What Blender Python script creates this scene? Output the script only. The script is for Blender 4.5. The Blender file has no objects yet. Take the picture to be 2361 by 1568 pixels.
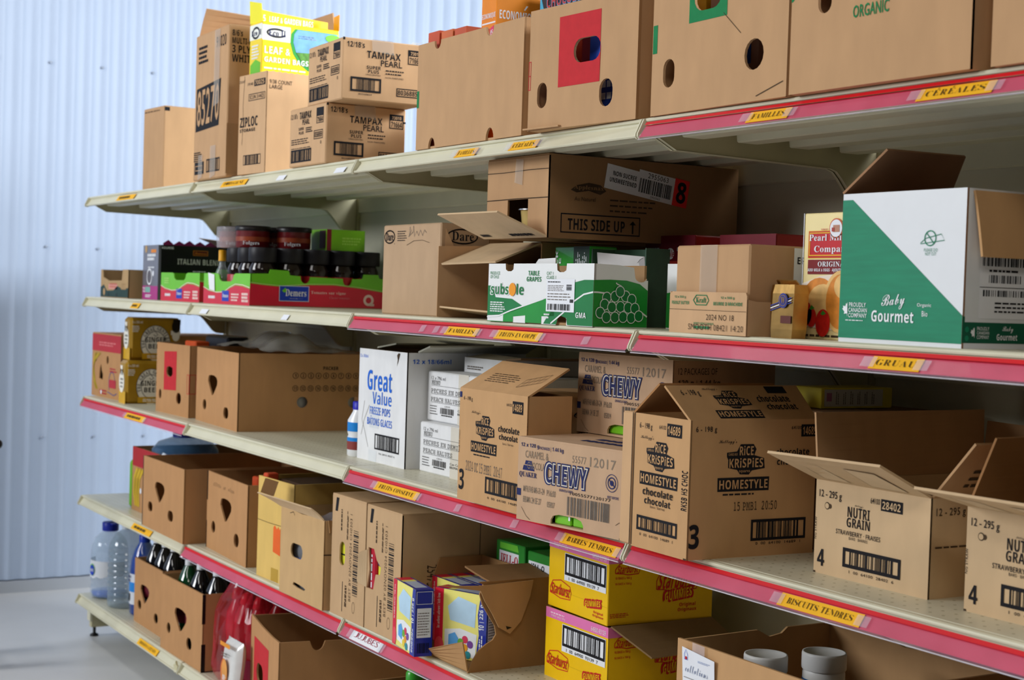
import bpy, math, random, unicodedata
from mathutils import Matrix, Vector
V = Vector
S = bpy.context.scene
COL = S.collection

# ------------------------------------------------------------------ camera
cam = bpy.data.cameras.new('camera')
cam.sensor_width = 36.0
cam.lens = 3577.36 / 2361 * 36.0
cam.clip_start = 0.05
camo = bpy.data.objects.new('camera', cam)
COL.objects.link(camo)
r_ = V((0.50765, 0.86097, 0.03211)); u_ = V((-0.04053, -0.01336, 0.99909)); f_ = V((-0.86061, 0.50849, -0.02811))
camo.matrix_world = Matrix(((r_.x, u_.x, -f_.x, 5.95357), (r_.y, u_.y, -f_.y, -1.61775), (r_.z, u_.z, -f_.z, 1.36605), (0, 0, 0, 1)))
cam.dof.use_dof = True
cam.dof.focus_distance = 2.95
cam.dof.aperture_fstop = 7.1
S.camera = camo

# ------------------------------------------------------------------ world, lamps, exposure
W = bpy.data.worlds.new('hall_air'); S.world = W; W.use_nodes = True
W.node_tree.nodes['Background'].inputs[0].default_value = (0.72, 0.84, 1.0, 1)
W.node_tree.nodes['Background'].inputs[1].default_value = 0.06
def area(name, loc, target, sx, sy, power, color):
    l = bpy.data.lights.new(name, 'AREA'); l.shape = 'RECTANGLE'; l.size = sx; l.size_y = sy
    l.energy = power; l.color = color
    o = bpy.data.objects.new(name, l); COL.objects.link(o); o.location = loc
    o.rotation_euler = (V(target) - V(loc)).to_track_quat('-Z', 'Y').to_euler()
    return o
area('ceiling_lamp_near', (6.4, -2.2, 3.4), (2.8, 0.2, 1.4), 1.2, 0.5, 22, (1.0, 0.92, 0.80))
area('ceiling_lamp_aisle', (3.8, -3.6, 3.6), (3.4, 0.0, 0.9), 2.4, 0.4, 24, (1.0, 0.97, 0.93))
area('ceiling_lamp_far', (0.5, -1.5, 4.4), (0.5, -1.0, 0.0), 1.6, 0.5, 26, (1.0, 0.99, 0.97))
area('loading_door_daylight', (-0.4, -7.5, 3.5), (2.2, 0.2, 1.0), 3.4, 2.0, 430, (0.95, 0.97, 1.0))
area('high_window_daylight', (6.5, 0.9, 3.1), (-0.97, 0.3, 1.5), 1.5, 0.9, 85, (0.98, 0.98, 1.0))
area('added_wall_fill', (2.6, 2.0, 2.7), (-0.97, 0.45, 1.15), 1.8, 0.5, 135, (0.90, 0.95, 1.0))  # fill light added behind the gondola to brighten the left wall, not a fixture
S.view_settings.view_transform = 'Standard'
S.view_settings.look = 'None'
S.view_settings.exposure = 0.0
S.view_settings.gamma = 1.0
S.view_settings.use_curve_mapping = False

# ------------------------------------------------------------------ materials
def lin(h):
    c = [int(h[i:i + 2], 16) / 255 for i in (0, 2, 4)]
    return tuple((x / 12.92 if x <= 0.04045 else ((x + 0.055) / 1.055) ** 2.4) for x in c)
MC = {}
def mat(h, rough=0.6, var=0.05, scale=18.0, metal=0.0, bump=0.0, spec=0.32, stretch=None, alpha=1.0, trans=0.0, ior=1.45, coat=0.0):
    key = (h, rough, var, scale, metal, bump, spec, stretch, alpha, trans, ior, coat)
    if key in MC: return MC[key]
    m = bpy.data.materials.new('surface_' + h); m.use_nodes = True
    nt = m.node_tree; b = nt.nodes['Principled BSDF']
    c = lin(h)
    tc = nt.nodes.new('ShaderNodeTexCoord')
    mp = nt.nodes.new('ShaderNodeMapping'); nt.links.new(tc.outputs['Object'], mp.inputs[0])
    if stretch: mp.inputs['Scale'].default_value = stretch
    nz = nt.nodes.new('ShaderNodeTexNoise'); nz.inputs['Scale'].default_value = scale; nz.inputs['Detail'].default_value = 4
    nt.links.new(mp.outputs[0], nz.inputs['Vector'])
    cr = nt.nodes.new('ShaderNodeValToRGB')
    cr.color_ramp.elements[0].position = 0.3; cr.color_ramp.elements[1].position = 0.7
    cr.color_ramp.elements[0].color = tuple(x * (1 - var) for x in c) + (1,)
    cr.color_ramp.elements[1].color = tuple(min(1, x * (1 + var)) for x in c) + (1,)
    nt.links.new(nz.outputs[0], cr.inputs[0]); nt.links.new(cr.outputs[0], b.inputs['Base Color'])
    b.inputs['Roughness'].default_value = rough; b.inputs['Metallic'].default_value = metal
    b.inputs['Specular IOR Level'].default_value = spec; b.inputs['Alpha'].default_value = alpha
    b.inputs['Transmission Weight'].default_value = trans; b.inputs['IOR'].default_value = ior
    b.inputs['Coat Weight'].default_value = coat
    if bump:
        bp = nt.nodes.new('ShaderNodeBump'); bp.inputs['Strength'].default_value = bump; bp.inputs['Distance'].default_value = 0.004
        nt.links.new(nz.outputs[0], bp.inputs['Height']); nt.links.new(bp.outputs[0], b.inputs['Normal'])
    MC[key] = m
    return m
def card(h): return mat(h, 0.82, 0.05, 26, bump=0.10, spec=0.25, stretch=(1, 1, 0.35))
KRAFT = card('c49a6c'); KRAFT2 = card('bd966e'); TAN = card('caa47c'); BANANA = card('b98a5c'); PALE = card('cdb08a')
GREYK = card('b89a7a'); DARKK = card('8d6a48'); WHITEC = card('e6e7e8'); YELK = card('dcb868')
INK = mat('1d1c20', 0.75, 0.12, 60, spec=0.2); INKS = mat('4a3a2a', 0.8, 0.2, 60, spec=0.2); NAVY = mat('2b3160', 0.75, 0.12, 60, spec=0.2)
GREYINK = mat('6f675f', 0.8, 0.15, 60, spec=0.2); REDINK = mat('c22e34', 0.75, 0.06, 60, spec=0.2); GREENINK = mat('1f7d4a', 0.75, 0.08, 60, spec=0.2)
BLUEINK = mat('1e5fd0', 0.7, 0.05, 60, spec=0.2)
CREAM = mat('d6d2b8', 0.42, 0.04, 9); CREAMD = mat('c4bd9a', 0.5, 0.06, 9); BLACK = mat('0d0d0e', 0.4, 0.1)
WHITE = mat('eceff2', 0.5, 0.02); PAPER = mat('e9ecf2', 0.7, 0.02); YLAB = mat('f6b81e', 0.7, 0.03)
RED = mat('d01c2c', 0.35, 0.05, coat=0.3); GREEN = mat('1f9a34', 0.4, 0.06); LIME = mat('74c22c', 0.4, 0.06); YEL = mat('f4c400', 0.42, 0.03)
PINK = mat('e678b4', 0.45, 0.04); BLUE = mat('1d3fb4', 0.4, 0.06); ORANGE = mat('e88a12', 0.45, 0.06); MAROON = mat('5a0f18', 0.4, 0.08)
TAPE = mat('cfc4b4', 0.2, 0.04, alpha=0.35); CLEARTAPE = mat('dcd8e4', 0.25, 0.05, alpha=0.30)
def clear(h, a, rough=0.12, scale=20, var=0.1):          # thin film: part see-through, part milky and glossy
    return mat(h, rough, var, scale, alpha=a, coat=0.5)
def glass(h, rough=0.03, ior=1.2): return mat(h, rough, 0.02, 10, trans=1.0, ior=ior)

# ------------------------------------------------------------------ mesh building
I4 = Matrix.Identity(4)
class MB:
    def __init__(s): s.v = []; s.f = []; s.m = []; s.mats = []; s.smooth = []
    def mi(s, mt):
        if mt not in s.mats: s.mats.append(mt)
        return s.mats.index(mt)
    def add(s, vs, fs, mt, M=None, smooth=False):
        n = len(s.v); k = s.mi(mt)
        s.v += [tuple(M @ V(v)) if M is not None else tuple(v) for v in vs]
        for f in fs: s.f.append(tuple(n + i for i in f)); s.m.append(k); s.smooth.append(smooth)
    def box(s, a, b, mt, M=None, bev=0.0):
        (x0, y0, z0), (x1, y1, z1) = a, b
        if not bev:
            vs = [(x, y, z) for x in (x0, x1) for y in (y0, y1) for z in (z0, z1)]
            s.add(vs, [(0, 1, 3, 2), (4, 6, 7, 5), (0, 4, 5, 1), (2, 3, 7, 6), (0, 2, 6, 4), (1, 5, 7, 3)], mt, M); return
        vs = []; idx = {}
        c = ((x0, x1), (y0, y1), (z0, z1))
        for i in (0, 1):
            for j in (0, 1):
                for k in (0, 1):
                    p = (i, j, k)
                    for ax in range(3):
                        q = [c[t][p[t]] + (0 if t == ax else (bev if p[t] == 0 else -bev)) for t in range(3)]
                        idx[(p, ax)] = len(vs); vs.append(q)
        fs = []
        for ax in range(3):
            o = [t for t in range(3) if t != ax]
            for sd in (0, 1):
                ring = []
                for (a_, b_) in ((0, 0), (1, 0), (1, 1), (0, 1)):
                    p = [0, 0, 0]; p[ax] = sd; p[o[0]] = a_; p[o[1]] = b_; ring.append(idx[(tuple(p), ax)])
                fs.append(ring)
            for a_ in (0, 1):
                for b_ in (0, 1):
                    p = [0, 0, 0]; p[o[0]] = a_; p[o[1]] = b_; q = list(p); q[ax] = 1; p, q = tuple(p), tuple(q)
                    fs.append([idx[(p, o[0])], idx[(q, o[0])], idx[(q, o[1])], idx[(p, o[1])]])
        for i in (0, 1):
            for j in (0, 1):
                for k in (0, 1): fs.append([idx[((i, j, k), ax)] for ax in range(3)])
        ctr = V(((x0 + x1) / 2, (y0 + y1) / 2, (z0 + z1) / 2)); out = []
        for f in fs:
            p = [V(vs[i]) for i in f]; n = (p[1] - p[0]).cross(p[2] - p[0])
            out.append(f if n.dot(sum(p, V()) / len(p) - ctr) > 0 else f[::-1])
        s.add(vs, out, mt, M)
    def prism(s, poly, a, b, mt, axis='x'):       # poly in (y,z) extruded a..b along x
        n = len(poly)
        vs = [(a, p, q) for p, q in poly] + [(b, p, q) for p, q in poly]
        fs = [(i, (i + 1) % n, n + (i + 1) % n, n + i) for i in range(n)] + [tuple(range(n))[::-1], tuple(range(n, 2 * n))]
        s.add(vs, fs, mt)
    def lathe(s, prof, mt, n=24, M=None, c=(0, 0), cap=True, smooth=True, wob=None):
        vs = []; fs = []
        for i, (r, z) in enumerate(prof):
            for k in range(n):
                a = 2 * math.pi * k / n; q = r * (wob(a, i) if wob else 1)
                vs.append((c[0] + q * math.cos(a), c[1] + q * math.sin(a), z))
        for i in range(len(prof) - 1):
            for k in range(n):
                k2 = (k + 1) % n; fs.append((i * n + k, i * n + k2, (i + 1) * n + k2, (i + 1) * n + k))
        s.add(vs, fs, mt, M, smooth)
        if cap:
            s.add(vs[:n], [tuple(range(n))[::-1]], mt, M); s.add(vs[-n:], [tuple(range(n))], mt, M)
    def plate(s, a, b, c, d, t, mt, back=None):   # solid quad a,b,c,d with thickness t along its normal
        a, b, c, d = V(a), V(b), V(c), V(d)
        n = (c - a).cross(d - b).normalized() * t
        vs = [a, b, c, d, a - n, b - n, c - n, d - n]
        s.add(vs, [(0, 1, 2, 3)], mt); s.add(vs, [(7, 6, 5, 4), (0, 4, 5, 1), (1, 5, 6, 2), (2, 6, 7, 3), (3, 7, 4, 0)], back or mt)
    def build(s, name, parent=None, loc=(0, 0, 0), rz=0.0):
        me = bpy.data.meshes.new(name); me.from_pydata(s.v, [], s.f)
        for m in s.mats: me.materials.append(m)
        me.polygons.foreach_set('material_index', s.m); me.polygons.foreach_set('use_smooth', s.smooth)
        me.update()
        o = bpy.data.objects.new(name, me); COL.objects.link(o)
        o.location = loc; o.rotation_euler = (0, 0, rz)
        if parent: o.parent = parent
        return o
def tag(o, label, cat, group=None, kind=None):
    o['label'] = label; o['category'] = cat
    if group: o['group'] = group
    if kind: o['kind'] = kind
    return o
def part_label(o, t): o['label'] = t; return o
def structure(o): o['kind'] = 'structure'; return o
def empty(name, loc, rz=0.0):
    o = bpy.data.objects.new(name, None); COL.objects.link(o); o.location = loc; o.rotation_euler = (0, 0, rz); o.empty_display_size = 0.05
    return o
def copy_tree(o, loc, rz, label=None):
    c = o.copy(); COL.objects.link(c); c.location = loc; c.rotation_euler = (0, 0, rz)
    if label: c['label'] = label
    for ch in o.children:
        d = ch.copy(); COL.objects.link(d); d.parent = c
        for g in ch.children:
            e = g.copy(); COL.objects.link(e); e.parent = d
    return c

# ------------------------------------------------------------------ flat fills, lettering
def fill2d(loops, extrude=0.0):
    c = bpy.data.curves.new('fill', 'CURVE'); c.dimensions = '2D'; c.fill_mode = 'BOTH' if extrude == 0 else 'BOTH'; c.extrude = extrude
    for L in loops:
        sp = c.splines.new('POLY'); sp.points.add(len(L) - 1)
        for p, q in zip(sp.points, L): p.co = (q[0], q[1], 0, 1)
        sp.use_cyclic_u = True
    o = bpy.data.objects.new('fill', c); me = bpy.data.meshes.new_from_object(o)
    r = ([tuple(v.co) for v in me.vertices], [tuple(p.vertices) for p in me.polygons])
    bpy.data.objects.remove(o); bpy.data.curves.remove(c); bpy.data.meshes.remove(me)
    return r
ALPH = {'b': (0x1D5D4, 0x1D5EE, 0x1D7EC), 's': (0x1D400, 0x1D41A, 0x1D7CE), 'i': (0x1D468, 0x1D482, 0x1D7CE), 'c': (0x1D4D0, 0x1D4EA, 0x1D7EC),
        'm': (0x1D670, 0x1D68A, 0x1D7F6), 'd': (0x1D63C, 0x1D656, 0x1D7EC)}
def style(t, st):
    if st == 'n': return t
    A = ALPH[st]; out = ''
    for ch in t:
        o = ord(ch)
        if 65 <= o <= 90: out += chr(A[0] + o - 65)
        elif 97 <= o <= 122: out += chr(A[1] + o - 97)
        elif 48 <= o <= 57: out += chr(A[2] + o - 48)
        else: out += ch
    return out
TC = {}
def glyphs(t, st, off=0.0):
    k = (t, st, off)
    if k in TC: return TC[k]
    c = bpy.data.curves.new('t', 'FONT'); c.body = style(t, st); c.resolution_u = 2; c.offset = off; c.space_character = 1.05
    o = bpy.data.objects.new('t', c); me = bpy.data.meshes.new_from_object(o)
    vs = [(v.co.x, v.co.y) for v in me.vertices]; fs = [tuple(p.vertices) for p in me.polygons]
    bpy.data.objects.remove(o); bpy.data.curves.remove(c); bpy.data.meshes.remove(me)
    if vs:
        x0 = min(v[0] for v in vs); x1 = max(v[0] for v in vs); y0 = min(v[1] for v in vs); y1 = max(v[1] for v in vs)
        vs = [((x - x0) / max(1e-6, x1 - x0), (y - y0) / max(1e-6, y1 - y0)) for x, y in vs]
    TC[k] = (vs, fs)
    return TC[k]
class Face:
    """prints on one face of a box; u, v are fractions of the face, l the ink layer"""
    def __init__(s, mb, O, U, Vv, w, h):
        s.mb = mb; s.O = V(O); s.U = V(U); s.V = V(Vv); s.N = s.U.cross(s.V); s.w = w; s.h = h
    def p(s, u, v, l=1): return s.O + s.U * (u * s.w) + s.V * (v * s.h) + s.N * (l * 0.0005)
    def poly(s, pts, mt, l=1, concave=False):
        if concave or len(pts) > 4:
            vs, fs = fill2d([[(u * s.w, v * s.h) for u, v in pts]])
            s.mb.add([s.O + s.U * a[0] + s.V * a[1] + s.N * (l * 0.0005) for a in vs], fs, mt)
        else: s.mb.add([s.p(u, v, l) for u, v in pts], [tuple(range(len(pts)))], mt)
    def holed(s, outer, holes, mt, l=1):        # in metres
        vs, fs = fill2d([outer] + holes)
        s.mb.add([s.O + s.U * a[0] + s.V * a[1] + s.N * (l * 0.0005) for a in vs], fs, mt)
    def rect(s, u0, v0, u1, v1, mt, l=1): s.poly([(u0, v0), (u1, v0), (u1, v1), (u0, v1)], mt, l)
    def frame(s, u0, v0, u1, v1, t, mt, l=1):
        a, b = t / s.w, t / s.h
        s.rect(u0, v0, u1, v0 + b, mt, l); s.rect(u0, v1 - b, u1, v1, mt, l); s.rect(u0, v0 + b, u0 + a, v1 - b, mt, l); s.rect(u1 - a, v0 + b, u1, v1 - b, mt, l)
    def text(s, t, u0, v0, u1, v1, mt, st='b', l=2, rot=0, slant=0.0, off=0.0, rise=0.0):
        vs, fs = glyphs(t, st, off); out = []
        for x, y in vs:
            x2 = x + slant * (y - 0.5)
            if rot == 90: u, v = u1 - (u1 - u0) * y, v0 + (v1 - v0) * x2
            elif rot == -90: u, v = u0 + (u1 - u0) * y, v1 - (v1 - v0) * x2
            elif rot == 180: u, v = u1 - (u1 - u0) * x2, v1 - (v1 - v0) * y
            else: u, v = u0 + (u1 - u0) * x2, v0 + (v1 - v0) * y + rise * (x - 0.5)
            out.append(s.p(u, v, l))
        s.mb.add(out, fs, mt)
    def disc(s, u, v, r, mt, l=1, ry=None, n=20):
        ry = ry or r
        s.mb.add([s.p(u + r * math.cos(2 * math.pi * k / n) / s.w, v + ry * math.sin(2 * math.pi * k / n) / s.h, l) for k in range(n)], [tuple(range(n))], mt)
    def ring(s, u, v, r, t, mt, l=1, ry=None, n=24, a0=0.0, a1=1.0):
        ry = ry or r; vs = []; fs = []
        for k in range(n + 1):
            a = 2 * math.pi * (a0 + (a1 - a0) * k / n)
            for q in (1, 0): vs.append(s.p(u + (r - t * q) * math.cos(a) / s.w, v + (ry - t * q) * math.sin(a) / s.h, l))
        for k in range(n): fs.append((2 * k, 2 * k + 1, 2 * k + 3, 2 * k + 2))
        s.mb.add(vs, fs, mt)
    def stroke(s, pts, t, mt, l=2):
        P = [V((u * s.w, v * s.h)) for u, v in pts]
        vs = []; fs = []
        for i, q in enumerate(P):
            d = (P[min(i + 1, len(P) - 1)] - P[max(i - 1, 0)]); d = d.normalized() if d.length > 0 else V((1, 0)); n = V((-d.y, d.x)) * t / 2
            for e in (q + n, q - n): vs.append(s.O + s.U * e.x + s.V * e.y + s.N * (l * 0.0005))
        for i in range(len(P) - 1): fs.append((2 * i, 2 * i + 1, 2 * i + 3, 2 * i + 2))
        s.mb.add(vs, fs, mt)
    def bars(s, u0, v0, u1, v1, mt, n=24, seed=1, l=2, horiz=False):
        R = random.Random(seed); w = [R.choice((1, 1, 2, 3)) for _ in range(2 * n)]; tot = sum(w); x = 0
        for i, k in enumerate(w):
            a, b = x / tot, (x + k) / tot; x += k
            if i % 2 == 0:
                if horiz: s.rect(u0, v0 + (v1 - v0) * a, u1, v0 + (v1 - v0) * b, mt, l)
                else: s.rect(u0 + (u1 - u0) * a, v0, u0 + (u1 - u0) * b, v1, mt, l)
    def code(s, u0, v0, u1, v1, mt, seed=1, t=0.004, pad=0.1, l=2):
        s.frame(u0, v0, u1, v1, t, mt, l); s.bars(u0 + (u1 - u0) * pad, v0 + t / s.h, u1 - (u1 - u0) * pad, v1 - t / s.h, mt, 22, seed, l)
    def lines(s, u0, v0, u1, v1, mt, n=3, seed=1, fillr=0.55, l=2, rot=False):   # lines of print too small to read
        R = random.Random(seed)
        for i in range(n):
            a = i / n; b = (i + fillr) / n; x = 0.0; end = R.uniform(0.75, 1.0)
            while x < end:
                k = min(end, x + R.uniform(0.06, 0.2))
                if rot: s.rect(u0 + (u1 - u0) * a, v0 + (v1 - v0) * x, u0 + (u1 - u0) * b, v0 + (v1 - v0) * k, mt, l)
                else: s.rect(u0 + (u1 - u0) * x, v0 + (v1 - v0) * a, u0 + (u1 - u0) * k, v0 + (v1 - v0) * b, mt, l)
                x = k + 0.03
def front(mb, w, d, h, y=0.0): return Face(mb, (0, y, 0), (1, 0, 0), (0, 0, 1), w, h)
def side(mb, w, d, h): return Face(mb, (w, 0, 0), (0, 1, 0), (0, 0, 1), d, h)
def top(mb, w, d, h): return Face(mb, (0, 0, h), (1, 0, 0), (0, 1, 0), w, d)
def ell(u, v, rx, ry, n=18, rot=0.0):
    return [(u + rx * math.cos(a) * math.cos(rot) - ry * math.sin(a) * math.sin(rot), v + rx * math.cos(a) * math.sin(rot) + ry * math.sin(a) * math.cos(rot)) for a in [2 * math.pi * k / n for k in range(n)]]
def slot(u, v, hw, hh, n=8):      # stadium
    r = min(hw, hh); pts = []
    if hw >= hh: cs = [(u + hw - r, v, -90), (u - hw + r, v, 90)]
    else: cs = [(u, v + hh - r, 0), (u, v - hh + r, 180)]
    for cx, cy, a0 in cs:
        for k in range(n + 1):
            a = math.radians(a0 + 180 * k / n); pts.append((cx + r * math.cos(a), cy + r * math.sin(a)))
    return pts
def pear(u, v, s=1.0):            # wide drop-shaped hand hole of a banana box
    P = [(-.030, .030), (-.026, .040), (-.012, .044), (.006, .043), (.020, .036), (.026, .022), (.024, .004), (.012, -.022), (.002, -.040), (-.006, -.044), (-.012, -.030), (-.024, -.004), (-.031, .014)]
    return [(u + a * s * 1.75, v + b * s * 0.72) for a, b in P]

# ------------------------------------------------------------------ cartons
def closed(name, loc, rz, w, d, h, mt, paint=None, bev=0.003, seam=True, parent=None, tape=None):
    mb = MB(); mb.box((0, 0, 0), (w, d, h), mt, bev=bev)
    if seam:
        T = top(mb, w, d, h); T.rect(0.02, 0.495, 0.98, 0.505, INKS)
    if paint: paint(front(mb, w, d, h), side(mb, w, d, h), top(mb, w, d, h))
    o = mb.build(name, parent, loc, rz)
    if tape:
        for fn in tape: fn(o, w, d, h)
    return o
def tape_front(u, v0, v1, tw=0.05, mt=None):
    def fn(o, w, d, h):
        mb = MB(); F = front(mb, w, d, h); a = tw / w / 2
        F.poly([(u - a, v0), (u + a, v0 + 0.02), (u + a, v1), (u - a, v1)], mt or TAPE, 4); mb.build('packing_tape', o)
    return fn
def panel(mb, O, U, Vv, loops, t, mt, inner=None):   # sheet with holes, outer skin at O plane, thickness inward
    U, Vv = V(U), V(Vv); N = U.cross(Vv)
    vs, fs = fill2d(loops, t / 2)
    P = [V(O) + U * a[0] + Vv * a[1] + N * (a[2] - t / 2) for a in vs]
    if inner is None: mb.add(P, fs, mt); return
    outer = [f for f in fs if all(vs[i][2] > 0 for i in f)]; rest = [f for f in fs if not all(vs[i][2] > 0 for i in f)]
    mb.add(P, outer, mt); mb.add(P, rest, inner)
def tray(name, loc, rz, w, d, h, mt, t=0.004, fo=None, fh=(), so=None, sh=(), bo=None, lo=None, lid=False, paint=None, parent=None, inner=None, no_front=False):
    """open-topped (or lidded) box of four sheets and a floor; fo/so are front/side outlines, fh/sh their holes, all in metres"""
    mb = MB()
    R = lambda a: [(0, 0), (a, 0), (a, h), (0, h)]
    if not no_front: panel(mb, (0, 0, 0), (1, 0, 0), (0, 0, 1), [fo or R(w)] + list(fh), t, mt, inner)
    panel(mb, (w, 0.0005, 0), (0, 1, 0), (0, 0, 1), [so or R(d - 0.001)] + list(sh), t, mt, inner)
    panel(mb, (w - t, d, 0), (-1, 0, 0), (0, 0, 1), [bo or R(w - 2 * t)], t, mt, inner)
    panel(mb, (0, d - 0.0005, 0), (0, -1, 0), (0, 0, 1), [lo or R(d - 0.001)], t, mt, inner)
    mb.box((t, t, 0.0), (w - t, d - t, t), inner or mt)
    if lid: mb.box((0.0005, 0.0005, h), (w - 0.0005, d - 0.0005, h + t), mt)
    if paint: paint(front(mb, w, d, h), side(mb, w, d, h), top(mb, w, d, h + (t if lid else 0)))
    return mb.build(name, parent, loc, rz)
def flap(o, p0, p1, v0, v1=None, mt=None, t=0.004, name='flap', paint=None, curl=0.0, label=None):
    """carton flap hinged along p0-p1 (box coordinates), reaching out by v0 / v1"""
    p0, p1 = V(p0), V(p1); v0 = V(v0); v1 = V(v1 or v0); mb = MB(); n = 5
    N = (p1 - p0).cross((v0 + v1) / 2).normalized()
    rows = []
    for k in range(n + 1):
        f = k / n; c = N * (curl * f * f)
        rows.append((p0 + v0 * f + c, p1 + v1 * f + c))
    vs = []; fs = []
    for a, b in rows: vs += [a, b, a - N * t, b - N * t]
    for k in range(n):
        i = 4 * k; j = i + 4
        fs += [(i, i + 1, j + 1, j), (i + 2, j + 2, j + 3, i + 3), (i, j, j + 2, i + 2), (i + 1, i + 3, j + 3, j + 1)]
    fs += [(0, 2, 3, 1), (4 * n, 4 * n + 1, 4 * n + 3, 4 * n + 2)]
    mb.add(vs, fs, mt)
    if paint:
        L = ((v0 + v1) / 2).length; Wd = (p1 - p0).length
        paint(Face(mb, p0, (p1 - p0).normalized(), ((v0 + v1) / 2).normalized(), Wd, L))
    q = mb.build(name, o)
    if label: q['label'] = label
    return q

# ------------------------------------------------------------------ room
ZT = {1: 1.694, 2: 1.313, 3: 0.932, 4: 0.551, 5: 0.170}
SW = 1.2192; D = 0.555
def room():
    mb = MB()
    fl = bpy.data.materials.new('polished_concrete'); fl.use_nodes = True; nt = fl.node_tree; b = nt.nodes['Principled BSDF']
    tc = nt.nodes.new('ShaderNodeTexCoord'); nz = nt.nodes.new('ShaderNodeTexNoise'); nz.inputs['Scale'].default_value = 1.6; nz.inputs['Detail'].default_value = 8
    nt.links.new(tc.outputs['Object'], nz.inputs['Vector']); cr = nt.nodes.new('ShaderNodeValToRGB')
    cr.color_ramp.elements[0].position = 0.3; cr.color_ramp.elements[0].color = lin('d2d2d2') + (1,)
    cr.color_ramp.elements[1].position = 0.7; cr.color_ramp.elements[1].color = lin('dededd') + (1,)
    nt.links.new(nz.outputs[0], cr.inputs[0]); nt.links.new(cr.outputs[0], b.inputs['Base Color']); b.inputs['Roughness'].default_value = 0.38
    mb.box((-1.2, -14, -0.05), (12, 8, 0.0), fl)
    structure(mb.build('floor'))
    wl = mat('bccbe2', 0.42, 0.015, 3); scr = mat('aab6c8', 0.4, 0.05)
    mb = MB(); P = 0.0762; y = -5.0; prof = []
    while y < 7.5:
        for q in range(8): prof.append((y + P * q / 8, 0.0055 + 0.0052 * math.cos(2 * math.pi * q / 8) + 0.0016 * math.cos(4 * math.pi * q / 8 + 0.6)))
        y += P
    vs = []; fs = []
    for yy, xx in prof: vs += [(-0.975 + xx, yy, 0.055), (-0.975 + xx, yy, 4.6)]
    for i in range(len(prof) - 1): fs.append((2 * i, 2 * i + 2, 2 * i + 3, 2 * i + 1)[::-1])
    mb.add(vs, fs, wl, smooth=True)
    for zz in (0.68, 1.52, 2.325, 3.2):
        for k in range(-16, 30): 
            yy = -5.0 + P * round((5.028 + k * 0.2286) / P) + 0.053
            mb.lathe([(0.007, 0.0), (0.006, 0.004), (0.002, 0.005)], scr, 8, Matrix.Translation((-0.964, yy, zz)) @ Matrix.Rotation(math.pi / 2, 4, 'Y'))
    mb.box((-1.03, -5, 0.0), (-0.985, 7.5, 4.6), wl)
    structure(mb.build('wall_left'))
    mb = MB(); mb.box((-0.985, -5, 0.0), (-0.952, 7.5, 0.05), mat('b9bec6', 0.45, 0.03, 4)); structure(mb.build('baseboard_left'))
room()

# ------------------------------------------------------------------ gondola frame
def frame():
    root = empty('shelving_frame', (0, 0, 0))
    tag(root, 'cream steel frame of uprights and back panels behind all the shelves', 'shelving frame')
    pm = mat('cfcab2', 0.5, 0.04, 5)
    for k in range(5):
        mb = MB(); x = k * SW
        mb.box((x - 0.018, D + 0.003, 0.0), (x + 0.018, D + 0.05, 1.70), CREAMD)
        for i in range(60):
            z = 0.22 + i * 0.0254 * 0.98
            mb.box((x - 0.006, D + 0.0022, z), (x - 0.003, D + 0.0032, z + 0.014), BLACK)
        mb.build('upright', root)
        mb = MB(); mb.box((x - 0.014, 0.045, 0.035), (x + 0.014, D, 0.125), CREAMD, bev=0.003)
        mb.box((x - 0.020, 0.038, 0.06), (x + 0.020, 0.05, 0.128), CREAM, bev=0.002)
        leg = mb.build('base_leg', root)
        mb = MB(); mb.lathe([(0.016, 0), (0.016, 0.006), (0.006, 0.012), (0.006, 0.04)], BLACK, 16, c=(x, 0.062)); mb.build('levelling_foot', leg)
    for k in range(4):
        for i, (z0, z1) in enumerate(((0.06, 0.53), (0.535, 0.91), (0.915, 1.29), (1.295, 1.688))):
            mb = MB(); mb.box((k * SW + 0.019, D + 0.012, z0), ((k + 1) * SW - 0.019, D + 0.02, z1), pm); mb.build('back_panel', root)
            mb = MB(); mb.box((k * SW + 0.019, D + 0.003, z1 - 0.062), ((k + 1) * SW - 0.019, D + 0.0115, z1 - 0.008), CREAM, bev=0.003); mb.build('back_rail', root)
    return root
frame()

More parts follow.
